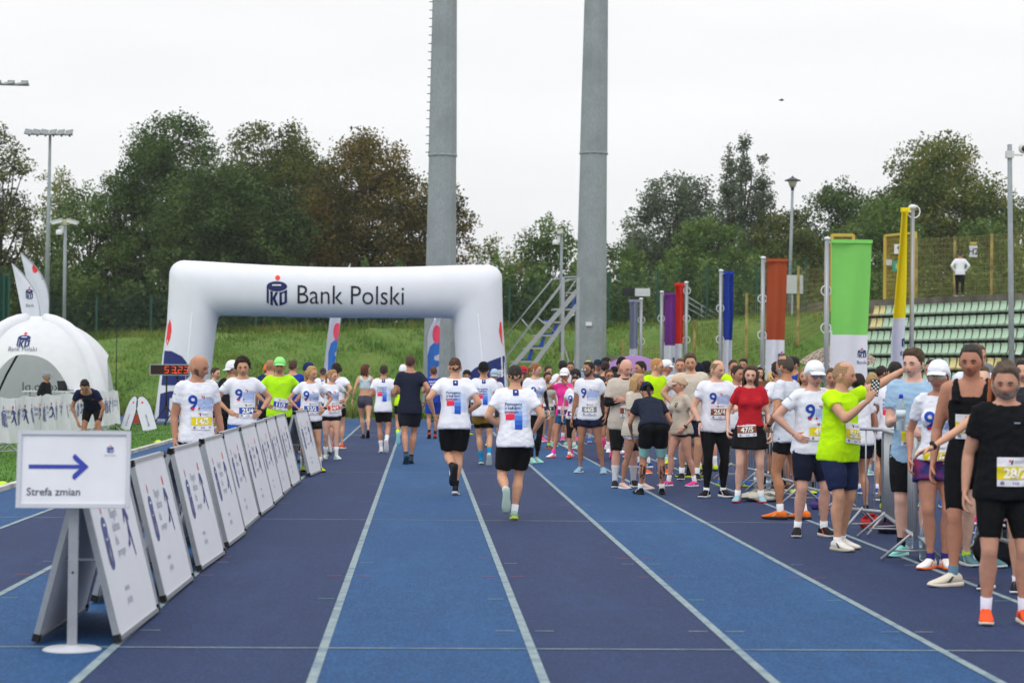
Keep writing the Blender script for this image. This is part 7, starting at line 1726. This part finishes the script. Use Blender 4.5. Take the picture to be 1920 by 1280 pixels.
def bag(px, py, sz, colr, lb, Yo=0):
    g = ground(px, py); q = MB(); a, b, c = sz; q.ell((0, 0, c * .5), (a, b, c * .55), fabric(colr), None, 14, 9); q.ell((a * .3, -b * .2, c * .8), (a * .6, b * .7, c * .3), fabric(colr), None, 12, 7); q.tube([(-a * .6, 0, c * .8), (-a * .3, 0, c * 1.25), (a * .3, 0, c * 1.25), (a * .6, 0, c * .8)], .014, fabric(colr), 6)
    v = []
    r_ = np.random.default_rng(px); 
    q.v = [tuple(Vector(p) + V3(*(r_.normal(size=3) * .012))) for p in q.v]
    tag(q.build('bag', None, (g.x, g.y + Yo, 0)), lb, 'bag')
bag(1455, 916, (.20, .18, .28), '1c1d20', 'black backpack on the ground behind the red-shirted woman')
bag(1425, 940, (.26, .18, .12), 'c8c4b8', 'white crumpled bag lying right of the red-shirted woman\'s shoes')
bag(1870, 1060, (.22, .18, .30), '22242a', 'dark rucksack on the ground behind the legs of the nearest man')
bag(1668, 1000, (.12, .11, .13), '3a2c44', 'dark purple bag inside the corner of the barriers')
bag(1536, 955, (.12, .1, .10), '4a3c7c', 'purple bag behind the man in the white cap')
bag(1632, 992, (.12, .10, .12), 'b02a2c', 'red and black bag at the foot of the crosswise barrier')
# crook on the barrier and umbrellas
def umbrella(label, px, top, Y, rad, h, colr, tilt=(0, 0), spots=False):
    p = at(px, top, Y); r_ = empty('umbrella', (p.x, Y, p.z), 0, label, 'umbrella'); r_.rotation_euler = (R(tilt[0]), R(tilt[1]), 0)
    n = 16; V = [(0, 0, 0)]; F = []
    for j in range(1, 7):
        t = j / 6
        for i in range(n * 2):
            a = 2 * math.pi * i / (n * 2); sc = 1 - .05 * (1 - abs(math.cos(a * 4))) * t; V.append((rad * t * math.cos(a) * sc, rad * t * math.sin(a) * sc, -h * t ** 1.8))
    m_ = n * 2
    for i in range(m_): F.append((0, 1 + i, 1 + (i + 1) % m_))
    for j in range(5):
        for i in range(m_): F.append((1 + j * m_ + i, 1 + (j + 1) * m_ + i, 1 + (j + 1) * m_ + (i + 1) % m_, 1 + j * m_ + (i + 1) % m_))
    if spots:
        mt = bpy.data.materials.new('leopard_print'); mt.use_nodes = True; nn = mt.node_tree; bb = nn.nodes['Principled BSDF']; tc_ = nn.nodes.new('ShaderNodeTexCoord'); vo = nn.nodes.new('ShaderNodeTexVoronoi'); vo.inputs['Scale'].default_value = 17
        nn.links.new(tc_.outputs['Object'], vo.inputs['Vector']); rp = nn.nodes.new('ShaderNodeValToRGB'); e = rp.color_ramp.elements; e[0].position = .18; e[0].color = (*lin('6a5440'), 1); e[1].position = .62; e[1].color = (*lin('a08c78'), 1)
        k = e.new(.22); k.color = (*lin('1c1714'), 1); k = e.new(.42); k.color = (*lin('2a221e'), 1); k = e.new(.48); k.color = (*lin('98846e'), 1)
        nn.links.new(vo.outputs['Distance'], rp.inputs[0]); nn.links.new(rp.outputs[0], bb.inputs['Base Color'])
    else: mt = fabric(colr)
    MB().add(V, F, mt).build('canopy', r_); MB().tube([(0, 0, .06), (0, 0, -.75)], .008, ALU, 6).build('shaft', r_)
    q = MB()
    for i in range(8): a = 2 * math.pi * i / 8; q.tube([(0, 0, -.01), (rad * .5 * math.cos(a), rad * .5 * math.sin(a), -h * .29 - .012), (rad * math.cos(a), rad * math.sin(a), -h - .01)], .004, ALU, 4)
    q.build('ribs', r_)
umbrella('light purple umbrella above the crowd beside the grey banner', 1186, 667, 45, .66, .24, '8f6ea0', (12, -4))
umbrella('leopard-print umbrella held up behind the green banner', 1572, 647, 52.6, 1.04, .42, 'a09080', (10, -3), True)
# laptop and table behind the left banners
p = at(124, 730, 51); r_ = empty('laptop', (p.x, 51, p.z - .02), R(60), 'open dark laptop behind the banner barrier in front of the tent', 'laptop'); q = MB(); q.box((0, 0, 0), (.34, .24, .02), BLK); q.build('keyboard', r_); q = MB(); q.box((0, .13, .12), (.34, .015, .24), BLK, Matrix.Rotation(R(-12), 3, 'X')); q.build('screen', r_)
r_ = empty('table', (p.x - .3, 51.1, 0), 0, 'folding table with the laptop behind the banner barrier', 'table'); q = MB(); q.box((0, 0, p.z - .05), (1.5, .7, .03), SIGNW); q.build('table_top', r_)
for sx in (-.68, .68):
    for sy in (-.3, .3): MB().bar((sx, sy, 0), (sx, sy, p.z - .07), .03, .03, ALU).build('leg', r_)
